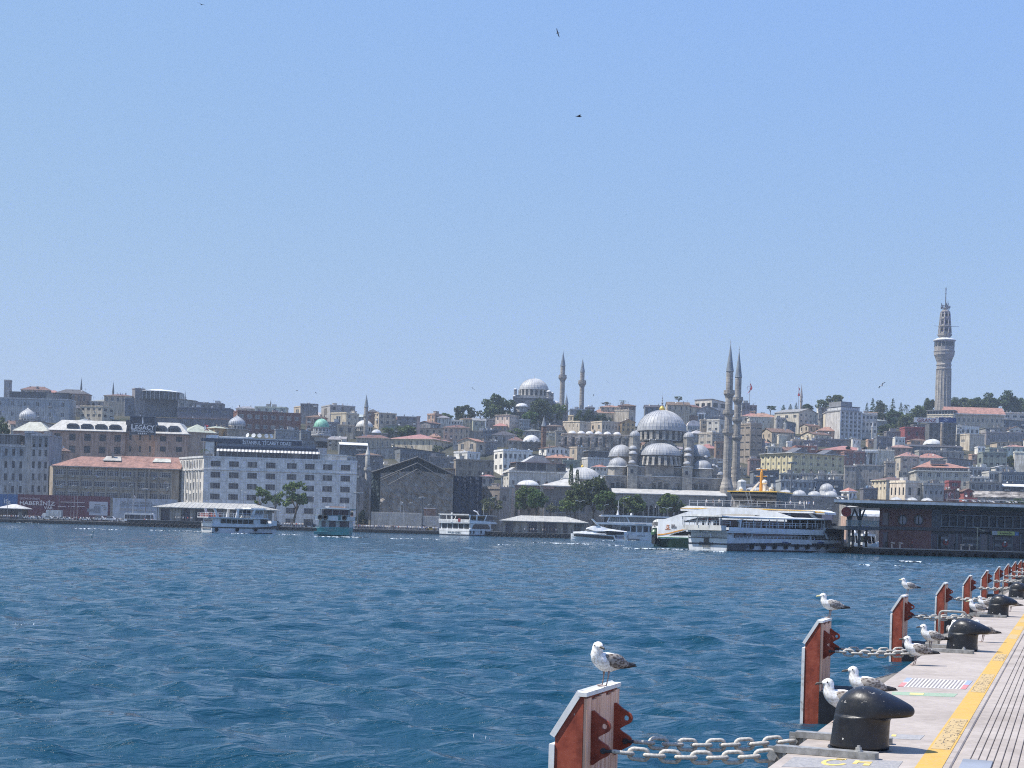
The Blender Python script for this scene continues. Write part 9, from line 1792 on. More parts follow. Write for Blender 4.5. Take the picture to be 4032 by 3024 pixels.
 # -------------- gulls
for nm,c,ro in(('bill_dark',(.06,.055,.05),.5),('bill_pale',(.60,.55,.28),.5),('gull_black',(.028,.025,.024),.75),('gull_leg',(.34,.25,.22),.7),('gull_eye',(.01,.01,.01),.2)):MAT[nm]=NT(nm).base(c,ro)
GM={}
def gpt(p):return Vector(((660-p[0])/2359,0,(1450-p[1])/2359))
def gull_meshes(turn,bill):
 key=(turn,bill)
 if key in GM:return GM[key]
 RG=[((1540,985),(1540,950),.028),((1350,1030),(1330,900),.042),((1150,1052),(1120,800),.062),((950,1095),(950,700),.084),((760,1135),(800,668),.098),((600,1100),(650,668),.102),((450,1005),(560,668),.097),((345,890),(535,640),.082),((288,760),(535,590),.063),((282,670),(537,545),.054),((288,612),(530,490),.052),((288,575),(480,425),.050),((278,556),(400,400),.044),((265,548),(320,432),.033),((250,553),(255,482),.018),((180,562),(180,500),.0115),((118,566),(112,516),.0085),((97,585),(92,548),.003)]
 piv=gpt((430,600));N=14;rings=[]
 def rot(v,k):
  a=R(turn)*k;d=v-piv;return piv+Vector((d.x*cos(a)-d.y*sin(a),d.x*sin(a)+d.y*cos(a),d.z))
 for i,(b,t,w)in enumerate(RG):
  B,T=gpt(b),gpt(t);c=(B+T)/2;h=(T-B)/2;k=min(1,max(0,(i-7)/3.));rings.append([tuple(rot(c+h*sin(2*pi*j/N)+Vector((0,w*cos(2*pi*j/N),0)),k))for j in range(N)])
 m=MB();m.loft(rings,mi=0)
 for i in range(len(RG)-1):
  for j in range(N):
   if i>=14:m.fm[i*N+j]=1
   elif i<1:m.fm[i*N+j]=2
 m.fm[-1]=1;m.fm[-2]=2
 body=m.mesh('body',['gull','bill_dark'if bill==qg else 'bill_pale','gull_black'],True)
 m=MB()
 for s in(-1,1):
  e=gpt((352,492))+Vector((0,s*.046,0));e=rot(e,1);m.add([tuple(e+Vector((.009*cos(t)*cos(u),.007*sin(u),.009*sin(t)*cos(u))))for u in(-1.2,0,1.2)for t in[2*pi*q/8 for q in range(8)]],[(a*8+q,a*8+(q+1)%8,(a+1)*8+(q+1)%8,(a+1)*8+q)for a in(0,1)for q in range(8)]+[tuple(range(8)),tuple(range(16,24))])
 eye=m.mesh('eye','gull_eye',True);wings=[]
 for s in(-1,1):
  WR=[((540,800),(565,700),.084,.008),((640,965),(690,676),.102,.02),((850,1040),(865,676),.099,.022),((1080,1052),(1050,736),.080,.02),((1280,1045),(1250,876),.056,.016),((1450,1032),(1430,930),.036,.012),((1585,1022),(1578,992),.022,.006)]
  rr=[]
  for b,t,y,th in WR:
   B,T=gpt(b),gpt(t);c=(B+T)/2+Vector((0,s*y,0));h=(T-B)/2;rr.append([tuple(c+h*sin(2*pi*j/10)+Vector((0,th*cos(2*pi*j/10)-s*.022*(sin(2*pi*j/10)**2)*(1 if sin(2*pi*j/10)>0 else.5),0)))for j in range(10)])
  m=MB();m.loft(rr,mi=0)
  for i in range(6):
   for j in range(10):
    if i>=4 or(i==3 and j in(6,7,8)):m.fm[i*10+j]=1
  wings.append(m.mesh('wing',['wing','gull_black'],True))
 legs=[]
 for s in(-1,1):
  m=MB();a,b_,c=gpt((720,1100)),gpt((705,1260)),gpt((665,1440));[setattr(v,'y',s*q)for v,q in((a,.04),(b_,.036),(c,.034))];m.tube([a,b_,c],[.013,.0065,.006],6);f=gpt((665,1446));f.y=s*.034
  m.add([tuple(f+Vector(q))for q in((-.008,0,.004),(.05,-.03,.002),(.06,0,.003),(.05,.03,.002),(-.008,0,.012),(.05,-.03,.007),(.06,0,.008),(.05,.03,.007))],[(0,3,2,1),(4,5,6,7),(0,1,5,4),(1,2,6,5),(2,3,7,6),(3,0,4,7)]);legs.append(m.mesh('leg','gull_leg',True))
 GM[key]=(body,eye,wings,legs);return GM[key]
def gull(p,heading,label,turn=0,bill=qg,tone=(.20,.175,.155),size=1.):
 body,eye,wings,legs=gull_meshes(turn,bill);r=thg('gull',label,'gull',tuple(p),R(heading),'gulls on the quay');r.scale=(size*.95,)*3
 b=link('body',body,r,(.8,.8,.78));link('eye',eye,b);[link('wing',w,r,tone)for w in wings];[link('leg',l,r)for l in legs];return r
pt_=lambda n,ds=.0:quay(S0+PITCH*n+ds,-1.60-.02,DZ+PT+.029)
BR=(.13,.105,.09);GR=(.24,.24,.25)
gull(pt_(0,.06),214,'mottled grey brown gull with turned head standing on the nearest red fender panel',turn=82,size=.93,tone=BR)
gull(pt_(1,.3),186,'pale gull with a yellow bill standing on the second red fender panel',bill='pale',tone=(.22,.215,.22),size=1.)
gull(pt_(2,.3),190,'small looking gull on top of the third red fender panel',tone=GR,bill='pale',size=.98)
on=lambda c,x,y:onl(c,x,y,DZ+.002)
gull(on('O',562,668),184,'speckled gull beside the nearest bollard, in front of its companion',tone=BR,size=1.03)
gull(on('O',775,520),184,'speckled gull standing behind the nearest bollard, only its upper half showing',tone=(.18,.16,.15),size=1.02)
gull(on('N',525,1550),182,'brown speckled gull at the quay edge in front of the third red panel',tone=BR,size=1.)
gull(on('N',735,1335),186,'white breasted gull with a dark tipped bill left of the second bollard',tone=(.19,.17,.16),size=1.)
gull(on('N',1062,1225),262,'white gull facing the camera behind the left side of the second bollard',tone=GR,size=.95,turn=20)
gull(on('N',1470,1228),182,'brown gull mostly hidden behind the second bollard, tail and legs showing',tone=BR,size=.95)
gull(on('N',1370,878),186,'grey backed gull with a pale bill left of the third bollard',bill='pale',tone=(.23,.22,.215),size=1.)
gull(on('N',1490,815),184,'dark winged gull standing just behind the grey backed gull',tone=(.15,.13,.12),size=1.)
gull(on('N',1860,806),182,'gull hidden behind the third bollard with only its crown and tail visible',tone=BR,size=.95)
FL={}
def bird_mesh(dark):
 if dark in FL:return FL[dark]
 m=MB();m.loft([[(x,w*cos(2*pi*j/8),z+w*.8*sin(2*pi*j/8))for j in range(8)]for x,w,z in((.28,.008,0),(.2,.04,.01),(.08,.06,0),(-.1,.055,0),(-.25,.02,.01),(-.3,.03,.01))])
 for s in(-1,1):
  P=[(.1,.03,.03),(.14,.3,.16),(.06,.62,.1),(-.08,.7,.05),(-.02,.3,.13),(-.1,.03,.03)]
  m.add([(x,s*y,z)for x,y,z in P]+[(x,s*y,z-.015)for x,y,z in P],[(0,1,4,5),(1,2,3,4),(11,10,7,6),(10,9,8,7),(0,6,7,1),(1,7,8,2),(4,3,9,10),(5,4,10,11)])
 FL[dark]=m.mesh('flying_gull','gull_black'if dark else 'gull',True);return FL[dark]
for c,x,y,Y,dark,rz,rx,lab,sz in(('Z',2196,130,130,True,150,50,'dark bird flying high in the upper middle sky',.6),('Z',2279,459,130,True,10,10,'dark bird gliding below the highest bird in the middle sky',1.),('Z',792,18,120,True,80,20,'tiny dark bird at the top edge of the sky',.55),('H',1700,225,190,False,200,25,'white gull gliding over the right hand hill',1.15),('U',1985,0,120,False,30,40,'',0),('Z',366,2108,160,False,205,35,'white gull flying low over the water at the left',1.15),('D',1485,465,330,True,90,40,'speck of a dark bird above the low middle roofs',.8),('D',1320,625,400,False,180,20,'speck of a white gull above the low middle roofs',1.),('C',1128,198,330,True,60,40,'speck of a dark bird left of the hilltop mosque',.8),('B',1145,217,330,True,20,10,'speck of a dark bird above the brown brick block, left of two',.8),('B',1328,238,330,True,160,15,'speck of a dark bird above the brown brick block, right of two',.8)):
 if not sz:continue
 o=link('flying_gull',bird_mesh(dark),None,None,tuple(at(c,x,y,Y)),R(rz));o.rotation_euler=(R(rx),0,R(rz));o.scale=(sz,)*3;tag(o,lab,'bird','birds in flight')
rg=random.Random(12)
m=MB();m.loft([[(x,w*cos(2*pi*j/8),z+h*sin(2*pi*j/8))for j in range(8)]for x,w,z,h in((-.3,.02,.2,.015),(-.1,.09,.2,.1),(.08,.1,.21,.11),(.16,.06,.3,.06),(.19,.05,.36,.05),(.25,.02,.36,.02),(.3,.005,.35,.01))]);RM=m.mesh('resting_gull','gull',True)
for i,(x,y)in enumerate(((920,195),(1150,243),(1560,205),(1590,205),(1675,235),(1690,252),(1745,240),(1795,262),(1830,238),(1865,232),(1872,265),(1900,240),(2045,238),(2075,262),(2120,245),(2150,258),(100,210),(150,210))):
 q=at('J',x,y,288+rg.uniform(-2,4));zroof=at('J',600,228,288).z+(.62 if x>300 else.33);o=link('resting_gull',RM,None,None,(q.x,q.y+(1.5 if x>300 else-3),zroof),rg.uniform(2.4,3.8));o.scale=(1.25,)*3;tag(o,'white gull resting on the flat roof of the ferry terminal','gull','gulls resting on the terminal roof')
 # -------------- trees
TM={}
def crm(kind,seed):
 key=(kind,seed)
 if key in TM:return TM[key]
 rg=np.random.default_rng(seed*17+len(kind));V=[];
 def leaf(c,s,flat=.0):
  n=rg.normal(size=3);n[2]=abs(n[2])*.8+.15;n/=np.linalg.norm(n);u=np.cross(n,rg.normal(size=3));u/=np.linalg.norm(u);w=np.cross(n,u);a=s*rg.uniform(.6,1.3);b=s*rg.uniform(.5,1.)
  V.append([c+u*a,c+w*b,c-u*a*.9,c-w*b])
 if kind in(qq,'wide','sparse','bush'):
  nl={qq:26,'wide':30,'sparse':20,'bush':14}[kind];per={qq:115,'wide':115,'sparse':55,'bush':60}[kind];ls={qq:.042,'wide':.038,'sparse':.045,'bush':.06}[kind]
  for i in range(nl):
   th=rg.uniform(0,2*np.pi);ph=np.arccos(rg.uniform(-.75,1));q=rg.uniform(.45,.86);c=np.array([.40*np.sin(ph)*np.cos(th)*q/.8,.40*np.sin(ph)*np.sin(th)*q/.8,.5+.42*np.cos(ph)*q/.8]);rad=rg.uniform(.11,.2)*(.8 if kind=='sparse'else 1)
   for j in range(per):
    d=rg.normal(size=3);d/=np.linalg.norm(d);leaf(c+d*rad*rg.uniform(.55,1.05)*np.array([1,1,.8]),ls)
 elif kind=='conifer':
  for i in range(13):
   z=.04+.93*i/13;rad=.40*(1-z)**.8*rg.uniform(.75,1.15)+.03
   for k in range(max(4,int(9*(1-z)+4))):
    th=rg.uniform(0,2*np.pi)
    for j in range(11):q=(j+1)/11;leaf(np.array([np.cos(th)*rad*q,np.sin(th)*rad*q,z-.03*q+rg.normal()*.012]),.028)
 elif kind=='column':
  for i in range(700):z=rg.uniform(0,1);rad=.30*np.sin(min(1,z*1.6+.25)*np.pi*.62)**.7*(1.15-z*.6);th=rg.uniform(0,2*np.pi);q=rg.uniform(.7,1.05);leaf(np.array([np.cos(th)*rad*q,np.sin(th)*rad*q,z]),.05)
 elif kind=='palm':
  for i in range(26):
   th=rg.uniform(0,2*np.pi);el=rg.uniform(-.5,1.1)
   for j in range(12):q=(j+1)/12;leaf(np.array([np.cos(th)*.4*q,np.sin(th)*.4*q,.55+.42*np.sin(el)*q-.32*q*q]),.03)
 a=np.array(V,dtype=np.float32).reshape(-1,3);me=bpy.data.meshes.new('crown');n=len(V);me.from_pydata(a.tolist(),[],[(4*i,4*i+1,4*i+2,4*i+3)for i in range(n)]);me.materials.append(MAT['leaf']);me.update();TM[key]=me;return me
TN=[0]
GD,GMID,GL,GO=(.056,.084,.036),(.088,.122,.048),(.11,.145,.058),(.12,.13,.075)
def tree(c,cx,yt,w,yb,Y,kind,color,label,trunk=.22,group=None,depth=1.):
 TN[0]+=1;s=TN[0]%5
 if Y is None:a,b=plb(c,cx,yb);Y=hill_Y(b,a)
 pb,pt=at(c,cx,yb,Y),at(c,cx,yt,Y);X=(pb.x+pt.x)/2;gz=min(gz_(X,Y)if Y>583 else 1.3,pb.z);k=Y/F/CROPS[c][2];r=thg('tree',label,'tree',(X,Y,gz-.3),0,group);Ht=pt.z-gz+.3;W=w*k;zc=(pb.z-gz+.3)+(pt.z-pb.z)*trunk if trunk>.1 else max(.3,(pb.z-gz)-.45*(pt.z-pb.z))
 m=MB();tr=max(.14,W*.035);rg=random.Random(TN[0]);top=zc+(Ht-zc)*.55;lean=rg.uniform(-.06,.06)*Ht;m.tube([(0,0,0),(lean*.3,0,zc*.5),(lean,0,zc),(lean*1.4,.1,top)],[tr*1.3,tr,tr*.85,tr*.3],7)
 for i in range(5):
  t=2*pi*i/5+rg.uniform(-.4,.4);q=rg.uniform(.22,.34)*W;m.tube([(lean,0,zc*rg.uniform(.85,1.)),(lean+q*.5*cos(t),q*.5*sin(t),zc+(Ht-zc)*.22),(lean+q*cos(t),q*sin(t),zc+(Ht-zc)*rg.uniform(.42,.6))],[tr*.6,tr*.4,tr*.15],5)
 m.bd('trunk','bark',r);o=link('crown',crm(kind,s),r,tuple(v*rg.uniform(.9,1.12)for v in color),(0,0,zc-(Ht-zc)*.04),rg.uniform(0,6.28));o.scale=(W*1.02,W*1.02*depth,(Ht-zc)*1.06);return r
SH='trees along the far shore';HT='trees on the skyline'
tree('B',800,1125,215,1470,596,'sparse',GMID,'loose green tree in front of the white trade office, left of two',.42,SH)
tree('B',1118,1065,300,1475,594,'sparse',GL,'larger full green tree in front of the white trade office, right of two',.30,SH)
tree('B',950,1205,120,1475,601,'sparse',GMID,'small tree between the two trees before the white trade office',.5,SH)
tree('C',1300,1225,230,1470,600,'sparse',(.10,.11,.07),'dusty grey green tree at the right end of the netted building',.25,SH)
tree('C',60,1370,130,1490,606,'bush',(.02,.03,.03),'dark round shrub at the right foot of the white trade office',.1,SH)
for cx,yt,w,Y,kd,col,lab in((520,325,270,612,qq,GMID,'left tree of the big shore group, in front of the small lead dome'),(640,340,240,606,'wide',GMID,'rounded tree second from the left in the big shore group'),(800,520,150,600,'sparse',(.12,.13,.085),'small pale tree in the gap of the shore group'),(1080,330,330,610,qq,GMID,'tall tree in front of the pale hipped pavilion roof'),(1290,235,360,606,'wide',(.055,.083,.03),'tallest and darkest tree of the big shore group'),(1450,380,320,602,qq,GMID,'broad tree right of the tallest shore tree'),(985,480,200,600,'bush',GL,'low leafy tree at the foot of the big shore group'),(1740,420,290,606,qq,GMID,'round tree in front of the mosque portico'),(1620,520,160,601,'bush',GD,'dark low tree left of the round tree before the portico'),(2150,420,230,608,qq,(.07,.10,.04),'tree before the portico just left of the big ferry bow')):
 tree('F',cx,yt,w,695,Y,kd,col,lab,.16,SH)
tree('G',330,212,230,445,604,qq,GMID,'tree rising behind the bow of the big arched ferry',.12,SH);tree('G',30,245,170,440,606,'wide',GMID,'tree left of the one behind the big ferry bow',.12,SH)
tree('G',425,270,90,445,602,'sparse',GMID,'thin tree against the portico right of the tree behind the ferry bow',.2,SH)
tree('F',1030,95,95,255,650,'column',GD,'clipped dark cypress in front of the tomb dome, left of two',.1,SH);tree('F',1102,150,85,255,649,'column',GD,'clipped dark cypress in front of the tomb dome, right of two',.1,SH)
tree('C',1045,352,210,500,1085,qq,(.05,.072,.03),'round dark tree alone on the skyline left of the hilltop mosque',.05,HT)
tree('C',870,418,150,490,1090,'bush',GMID,'low pale trees on the skyline left of the round dark tree',.1,HT)
tree('C',1375,262,350,500,1078,'wide',(.05,.075,.028),'large spreading tree on the skyline just left of the hilltop mosque',.05,HT)
tree('C',1195,400,90,490,1085,'sparse',GMID,'wispy tree between the two big dark skyline trees',.15,HT)
tree('D',710,675,330,940,1045,'wide',(.05,.076,.03),'big dark tree right in front of the hilltop mosque',.05,HT);tree('D',900,720,210,870,1050,qq,GMID,'tree below the left skyline minaret',.05,HT);tree('D',560,800,200,930,1030,qq,GMID,'lighter tree at the lower left of the hilltop mosque',.05,HT)
tree('D',640,840,120,1020,1000,'conifer',(.02,.032,.028),'dark pointed conifer on the slope below the hilltop mosque',.1,HT)
for cx,yt,w,lab in((1160,810,170,'dark garden tree below the right skyline minaret'),(1270,795,180,'dark garden tree in front of the long red roof'),(1390,835,160,'dark garden tree above the yellow barrel roof'),(1490,865,110,'small dark tree right of the garden trees')):tree('D',cx,yt,w,935,None,'wide',GD,lab,.05,HT)
tree('D',1668,665,120,745,1090,'palm',GMID,'palm tree on the skyline above the blank beige firewall',.3,HT);tree('D',1465,700,120,745,1092,'sparse',(.16,.13,.08),'dry brownish shrub on the skyline roofs',.2,HT);tree('E',938,652,100,705,1095,'sparse',GMID,'small leafy tree on the skyline right of the golden finial',.2,HT)
tree('D',380,1015,210,1095,None,'bush',GMID,'low trees left of the low white mosque dome',.1,HT);tree('C',490,530,230,630,None,'wide',GMID,'spreading tree beside the tall square flue',.1,HT);tree('C',310,560,120,625,None,'bush',GMID,'small tree above the long cream hall roof, left end',.1,HT);tree('A',25,490,130,640,705,qq,GMID,'tree at the far left edge above the grey shore building',.1,HT);tree('C',790,740,120,795,None,'bush',GO,'dusty bush below the long cream hall',.1,HT)
tree('H',1100,332,240,480,None,qq,GMID,'rounded tree behind the stepped top of the ribbed block',.05,HT);tree('H',940,385,180,490,None,'bush',GMID,'lower tree left of the rounded tree behind the ribbed block',.05,HT)
for cx,yt,w,kd,lab in((285,475,130,'bush','low dark tree on the skyline left of the second flag'),(440,462,110,'conifer','small dark conifer on the skyline left of the second flag'),(530,452,100,'conifer','dark conifer on the skyline just left of the second flag'),(600,430,80,'conifer','pointed conifer behind the second flag pole'),(740,442,150,'wide','flat topped cedar right of the second flag')):tree('H',cx,yt,w,520,None,kd,GD,lab,.1,HT)
for cx,yt,w,yb,kd,col,lab in((120,205,150,420,'conifer',GD,'tall cedar at the left end of the hilltop wood'),(45,270,120,420,'conifer',GD,'cedar beside the tall cedar at the left end of the hilltop wood'),(225,255,170,430,qq,(.07,.09,.05),'pale rounded tree among the cedars'),(385,210,150,430,'conifer',GD,'tall cedar left of the palm on the hilltop'),(300,300,140,440,'conifer',GD,'cedar between the pale tree and the tall cedar'),(490,268,120,430,'conifer',GD,'narrow cedar just left of the hilltop palm'),(560,228,120,420,'palm',GD,'palm tree on the right hand hilltop'),(665,308,80,400,'palm',GD,'small palm right of the hilltop palm'),(400,370,260,520,'wide',GD,'dark wood under the tall cedars'),(230,380,220,560,'wide',(.035,.055,.028),'dark broad tree right of the white flats'),(330,455,230,560,'bush',(.02,.06,.03),'deep green clipped bank below the cedars'),(330,545,330,650,'bush',GD,'dark hedge bank above the white arched house'),(610,365,280,590,qq,(.075,.10,.045),'broad light green tree left of the white lettered sign'),(540,430,200,600,qq,GMID,'green tree at the lower left of the white lettered sign'),(740,300,200,460,qq,GMID,'tree left of the watch tower base'),(870,212,190,400,qq,GD,'dark tree touching the left of the watch tower'),(1010,285,130,340,'bush',GD,'low dark tree at the foot of the watch tower'),(1170,208,170,330,qq,GD,'dark tree touching the right of the watch tower'),(1060,240,140,330,'bush',(.05,.065,.04),'small tree in front of the watch tower shaft'),(1330,195,260,340,'wide',GMID,'broad tree above the middle of the palace wing'),(1480,215,220,350,'wide',GMID,'tree behind the palace wing roof, middle'),(1640,170,260,360,'wide',GD,'dark tree behind the right half of the palace wing'),(1830,120,260,370,qq,GD,'tallest tree of the wood right of the watch tower'),(1960,185,170,370,'wide',(.035,.052,.028),'dark tree at the far right of the hilltop wood'),(2070,190,170,370,'wide',GMID,'tree at the right edge of the hilltop wood')):
 tree('I',cx,yt,w,yb,None if yb>380 else hill_Y(545,1700),kd,col,lab,.05,HT)
tree('I',1905,965,150,1120,None,qq,GMID,'green tree beside the sunlit cream blank wall',.1,HT);tree('I',2000,1545,330,1640,645,'wide',(.06,.085,.045),'leafy tree above the terminal roof at the right edge',.1,SH);tree('I',1250,860,130,905,None,'bush',GMID,'green shrubs on the long dark roof right of the low dome',.1,HT)
def pot_palm():
 p=at('B',235,830,617);k=617/F/2.44;r=thg('terrace_palm','bushy palm in a planter at the corner of the white trade office terrace','plant',(p.x,622,p.z-.2));m=MB();m.box((-1.6,-.5,0),(3.2,.5,.9));m.bd('planter',qk,r,(.35,.3,.26));o=link('fronds',crm('palm',1),r,GMID,(0,0,.2));o.scale=(120*k,110*k,90*k)
pot_palm()
# -------------- vehicles, people, lamps and flags on the far shore
def car_mesh():
 m=MB();P=[(-2.1,.35),(2.1,.35),(2.15,.75),(1.2,.95),(.55,1.42),(-1.1,1.45),(-1.85,1.),(-2.15,.95)];m.prism(P,-.85,.85);b=m.mesh('body',qa);m=MB();m.prism([(1.05,.98),(.5,1.38),(-1.05,1.40),(-1.65,1.)],-.88,.88);g=m.mesh(qj,qf);m=MB();m.M=Matrix.Rotation(R(90),4,'X');m.lat([(.16,-.1),(.33,-.1),(.33,.1),(.16,.1)],12);return b,g,m.mesh('wheel','rubber')
CB,CG,CW=car_mesh()
def car(c,px,py,Y,col,label,rz=0,big=0):
 q=at(c,px,py,Y);r=thg('parked_car'if not big else 'parked_van',label,'car'if not big else 'van',(q.x,Y,1.36),rz,'vehicles parked along the far shore')
 b=link('body',CB,r,col);g=link(qj,CG,r)
 if big:b.scale=g.scale=(1.15,1.15,1.5)
 for x in(-1.3,1.3):
  for y in(-.82,.82):link('wheel',CW,r,(.02,.02,.02),(x*(1.15 if big else 1),y*(1.15 if big else 1),.33))
CWH,CGY,CBK=(.68,.68,.66),(.35,.36,.38),(.05,.05,.06)
cars=[('U',520,CBK,605,'black car behind the left kiosk corner'),('U',610,CWH,600,'white estate car nearest the left kiosk'),('U',735,CWH,604,'white car partly hidden under the slogan'),('U',985,CWH,600,'white hatchback under the word VAR'),('U',1150,(.55,.5,.42),604,'pale beige car beside the white hatchback'),('U',1300,CGY,605,'grey car in the middle of the parked row'),('U',1395,CWH,599,'white car with dark windows in the middle of the parked row'),('U',1690,CBK,606,'dark car behind the flagpoles'),('U',1765,CWH,598,'white saloon right of the flagpoles'),('U',1890,CBK,605,'black car behind the white saloon'),('V',440,CWH,598,'white car just left of the white bus'),('V',330,(.6,.58,.5),603,'cream car left of the white bus')]
for c,px,col,Y,lab in cars:car(c,px,590,Y,col,lab,.0 if len(lab)%2 else pi)
car('V',200,590,600,(.66,.66,.66),'white delivery van right of the picture panel',0,1);car('U',2080,590,602,(.66,.65,.62),'white box van in front of the picture panel',0,1);car('Q',280,980,597,(.05,.055,.075),'dark blue minibus with a pale roof left of the turquoise boat',0,1)
car('C',660,1470,600,(.66,.66,.65),'white van behind the third ferry, in front of the hoarding',0,1);car('C',730,1530,590,(.55,.36,.06),'yellow taxi left of the moored white ferry');car('B',955,1475,598,(.66,.66,.66),'small white van behind the bow of the left ferry',0,1)
def truck():
 q=at('U',1150,560,607);r=thg('box_truck','pale grey box truck behind the parked cars under the slogan','truck',(q.x,607,1.36));m=MB();m.box((-3.6,-1.1,1.),(2.6,1.1,4.1));m.bd('cargo_box',qc,r,(.42,.46,.48));m=MB();m.prism([(-5.4,.5),(-3.7,.5),(-3.7,2.8),(-4.8,2.8),(-5.4,1.8)],-1,1);m.bd('cab',qa,r,(.66,.66,.64));[link('wheel',CW,r,(.02,.02,.02),(x,y,.4))for x in(-4.5,1.2)for y in(-.9,.9)]
truck()
def bus():
 q=at('V',480,600,596);w=at('V',1100,600,596).x-q.x;r=thg('coach','white coach with dark windows parked in front of the pale blue hoarding','bus',(q.x,596,1.36));k=596/F/5.267;h=150*k
 m=MB();m.prism([(0,.5),(w,.5),(w+.1,1.6),(w-.5,h+.6),(w-1,h+.9),(.6,h+.9),(0,h+.4)],-1.25,1.25);m.bd('body',qa,r,(.70,.70,.69));m=MB()
 for i in range(5):a=.3+(w-1.6)*i/5;m=MB();m.box((a,-1.3,h*.48),(a+(w-1.6)/5-.14,1.3,h+.15));m.bd(qj,qf,r)
 m=MB();m.prism([(w-1.2,1.6),(w-.05,1.6),(w-.45,h+.3),(w-1.2,h+.3)],-1.28,1.28);m.bd('windscreen',qf,r);[link('wheel',CW,r,(.02,.02,.02),(x,y,.4))for x in(1.8,w-2)for y in(-1.15,1.15)]
bus()
rg=random.Random(31)
GP='people strolling along the far shore'
for c,x0,x1,yy,n,where in(('U',20,380,610,14,'beside the left kiosk'),('U',460,900,615,12,'in front of the left parked cars'),('U',1100,2000,620,16,'on the quay edge under the long maroon hoarding'),('U',2010,2200,620,4,'beside the white box van'),('V',230,420,620,5,'beside the white car by the coach'),('V',850,1150,640,9,'waiting in front of the coach'),('V',1500,1900,650,8,'on the left ferry station jetty'),('B',1000,1210,1500,28,'on the quay between the left ferry and the turquoise boat'),('B',1690,1830,1540,9,'on the quay right of the turquoise boat'),('C',10,300,1545,40,'in front of the pale hoarding, left part'),('C',300,800,1545,62,'in front of the pale hoarding left of the moored ferry'),('F',470,900,870,9,'on the middle ferry station jetty')):
 stn='station jetty'in where
 for i in range(n):
  Y=(rg.uniform(552.5,554)if c=='V'else rg.uniform(547,548.5))if stn else rg.uniform(580.5,592);px=x0+(x1-x0)*(i+rg.random())/n;q=at(c,px,yy,Y);z=(at('V',2300,655,556).z if c=='V'else at('F',710,880,550).z)if stn else 1.352
  psn((q.x,Y,z),rg.uniform(0,6.28),rg.choice((0,0,0,1,1,2,3,4,5,6,7)),where,GP)
LN=[0]
def lamp(c,x,yt,yb,Y,label,heads=1,r=.1,z0=1.36):
 a,b=at(c,x,yb,Y),at(c,x,yt,Y);X=(a.x+b.x)/2;h=b.z-z0;t=thg('street_lamp',label,'street lamp',(X,Y,z0),0,'street lamps along the far shore');m=MB();m.tube([(0,0,0),(0,0,h*.5),(0,0,h)],[r*1.3,r,r*.8],6);m.lat([(r*2.4,0),(r*2.2,.8),(r*1.2,1)],8);m.bd('pole',qc,t,(.16,.165,.175))
 for s in([-1,1]if heads==2 else[1]):
  m=MB();m.tube([(0,0,h-.5),(s*.9,0,h+.1),(s*1.3,0,h+.1)],.06,5);m.box((min(s*.9,s*1.9),-.2,h),(max(s*.9,s*1.9),.2,h+.16));m.bd('lamp_head',qa,t,(.62,.63,.62))
for c,x,yt,yb,Y,lab,hd in(('A',570,1112,1440,594,'slim lamp post before the left end of the beige office',1),('A',684,1125,1440,594,'slim lamp post before the second bay of the beige office',1),('A',1232,1122,1440,592,'slim lamp post left of the tall double lamp',1),('A',1594,1142,1440,592,'lamp post before the right end of the beige office',1),('A',75,1095,1440,592,'lamp post at the far left shore',1),('A',1066,1140,1440,600,'lamp post with a pale head before the middle of the beige office',1),('B',597,1170,1480,590,'lamp post before the white trade office, left of the trees',1),('B',632,1188,1480,596,'second lamp post before the white trade office, left of the trees',1),('B',932,1190,1480,588,'lamp post between the two shore trees',1),('B',1290,1228,1480,590,'lamp post right of the larger shore tree',1),('B',1733,1195,1480,588,'double headed lamp at the right corner of the white trade office',2),('C',684,1308,1520,590,'single arm lamp post before the netted building',1),('C',504,1290,1500,592,'lamp post left of the single arm lamp before the netted building',1),('C',1290,1245,1500,588,'lamp post in the dusty grey green tree',1),('F',1130,508,700,592,'lamp post in front of the tall shore tree',2),('F',1410,552,700,590,'curved lamp post in front of the broad shore tree',1),('F',2140,590,700,586,'twin lamp before the tree left of the ferry bow',2),('F',1640,470,700,596,'lamp post left of the round portico tree',1),('G',300,345,440,588,'lamp post behind the ferry bow',1),('J',10,285,420,560,'small lamp in front of the bazaar wall',1)):lamp(c,x,yt,yb,Y,lab,hd)
def mast(c,x,yt,yb,Y,label,r,z0=1.36,head=None):
 a,b=at(c,x,yb,Y),at(c,x,yt,Y);X=(a.x+b.x)/2;h=b.z-z0;t=thg('light_mast'if head else 'flagpole',label,'light mast'if head else 'flagpole',(X,Y,z0));m=MB();m.tube([(0,0,0),(0,0,h)],[r,r*.6],8);m.bd('pole',qc,t,(.13,.14,.16)if head else(.42,.43,.44))
 if head:m=MB();m.lat([(.3,0),(1.5,.25),(1.5,.5),(.2,.6)],12,(0,0,h-.4));[m.box((1.5*cos(q)-.35,1.5*sin(q)-.25,h-.5),(1.5*cos(q)+.35,1.5*sin(q)+.25,h-.1))for q in[2*pi*i/6 for i in range(6)]];m.bd('lamp_ring',qc,t,(.28,.29,.3))
 return t,h
mast('A',1400,1160,1440,596,'thick tall lamp mast before the beige office',.32,head=True);mast('H',540,1205,1640,560,'tall high mast light rising behind the excursion boat',.38,z0=1.2,head=True);mast('C',640,1240,1510,596,'thick dark mast before the netted building',.3,head=True);mast('C',20,1195,1480,588,'tall pale mast at the right of the white trade office',.16,head=True)
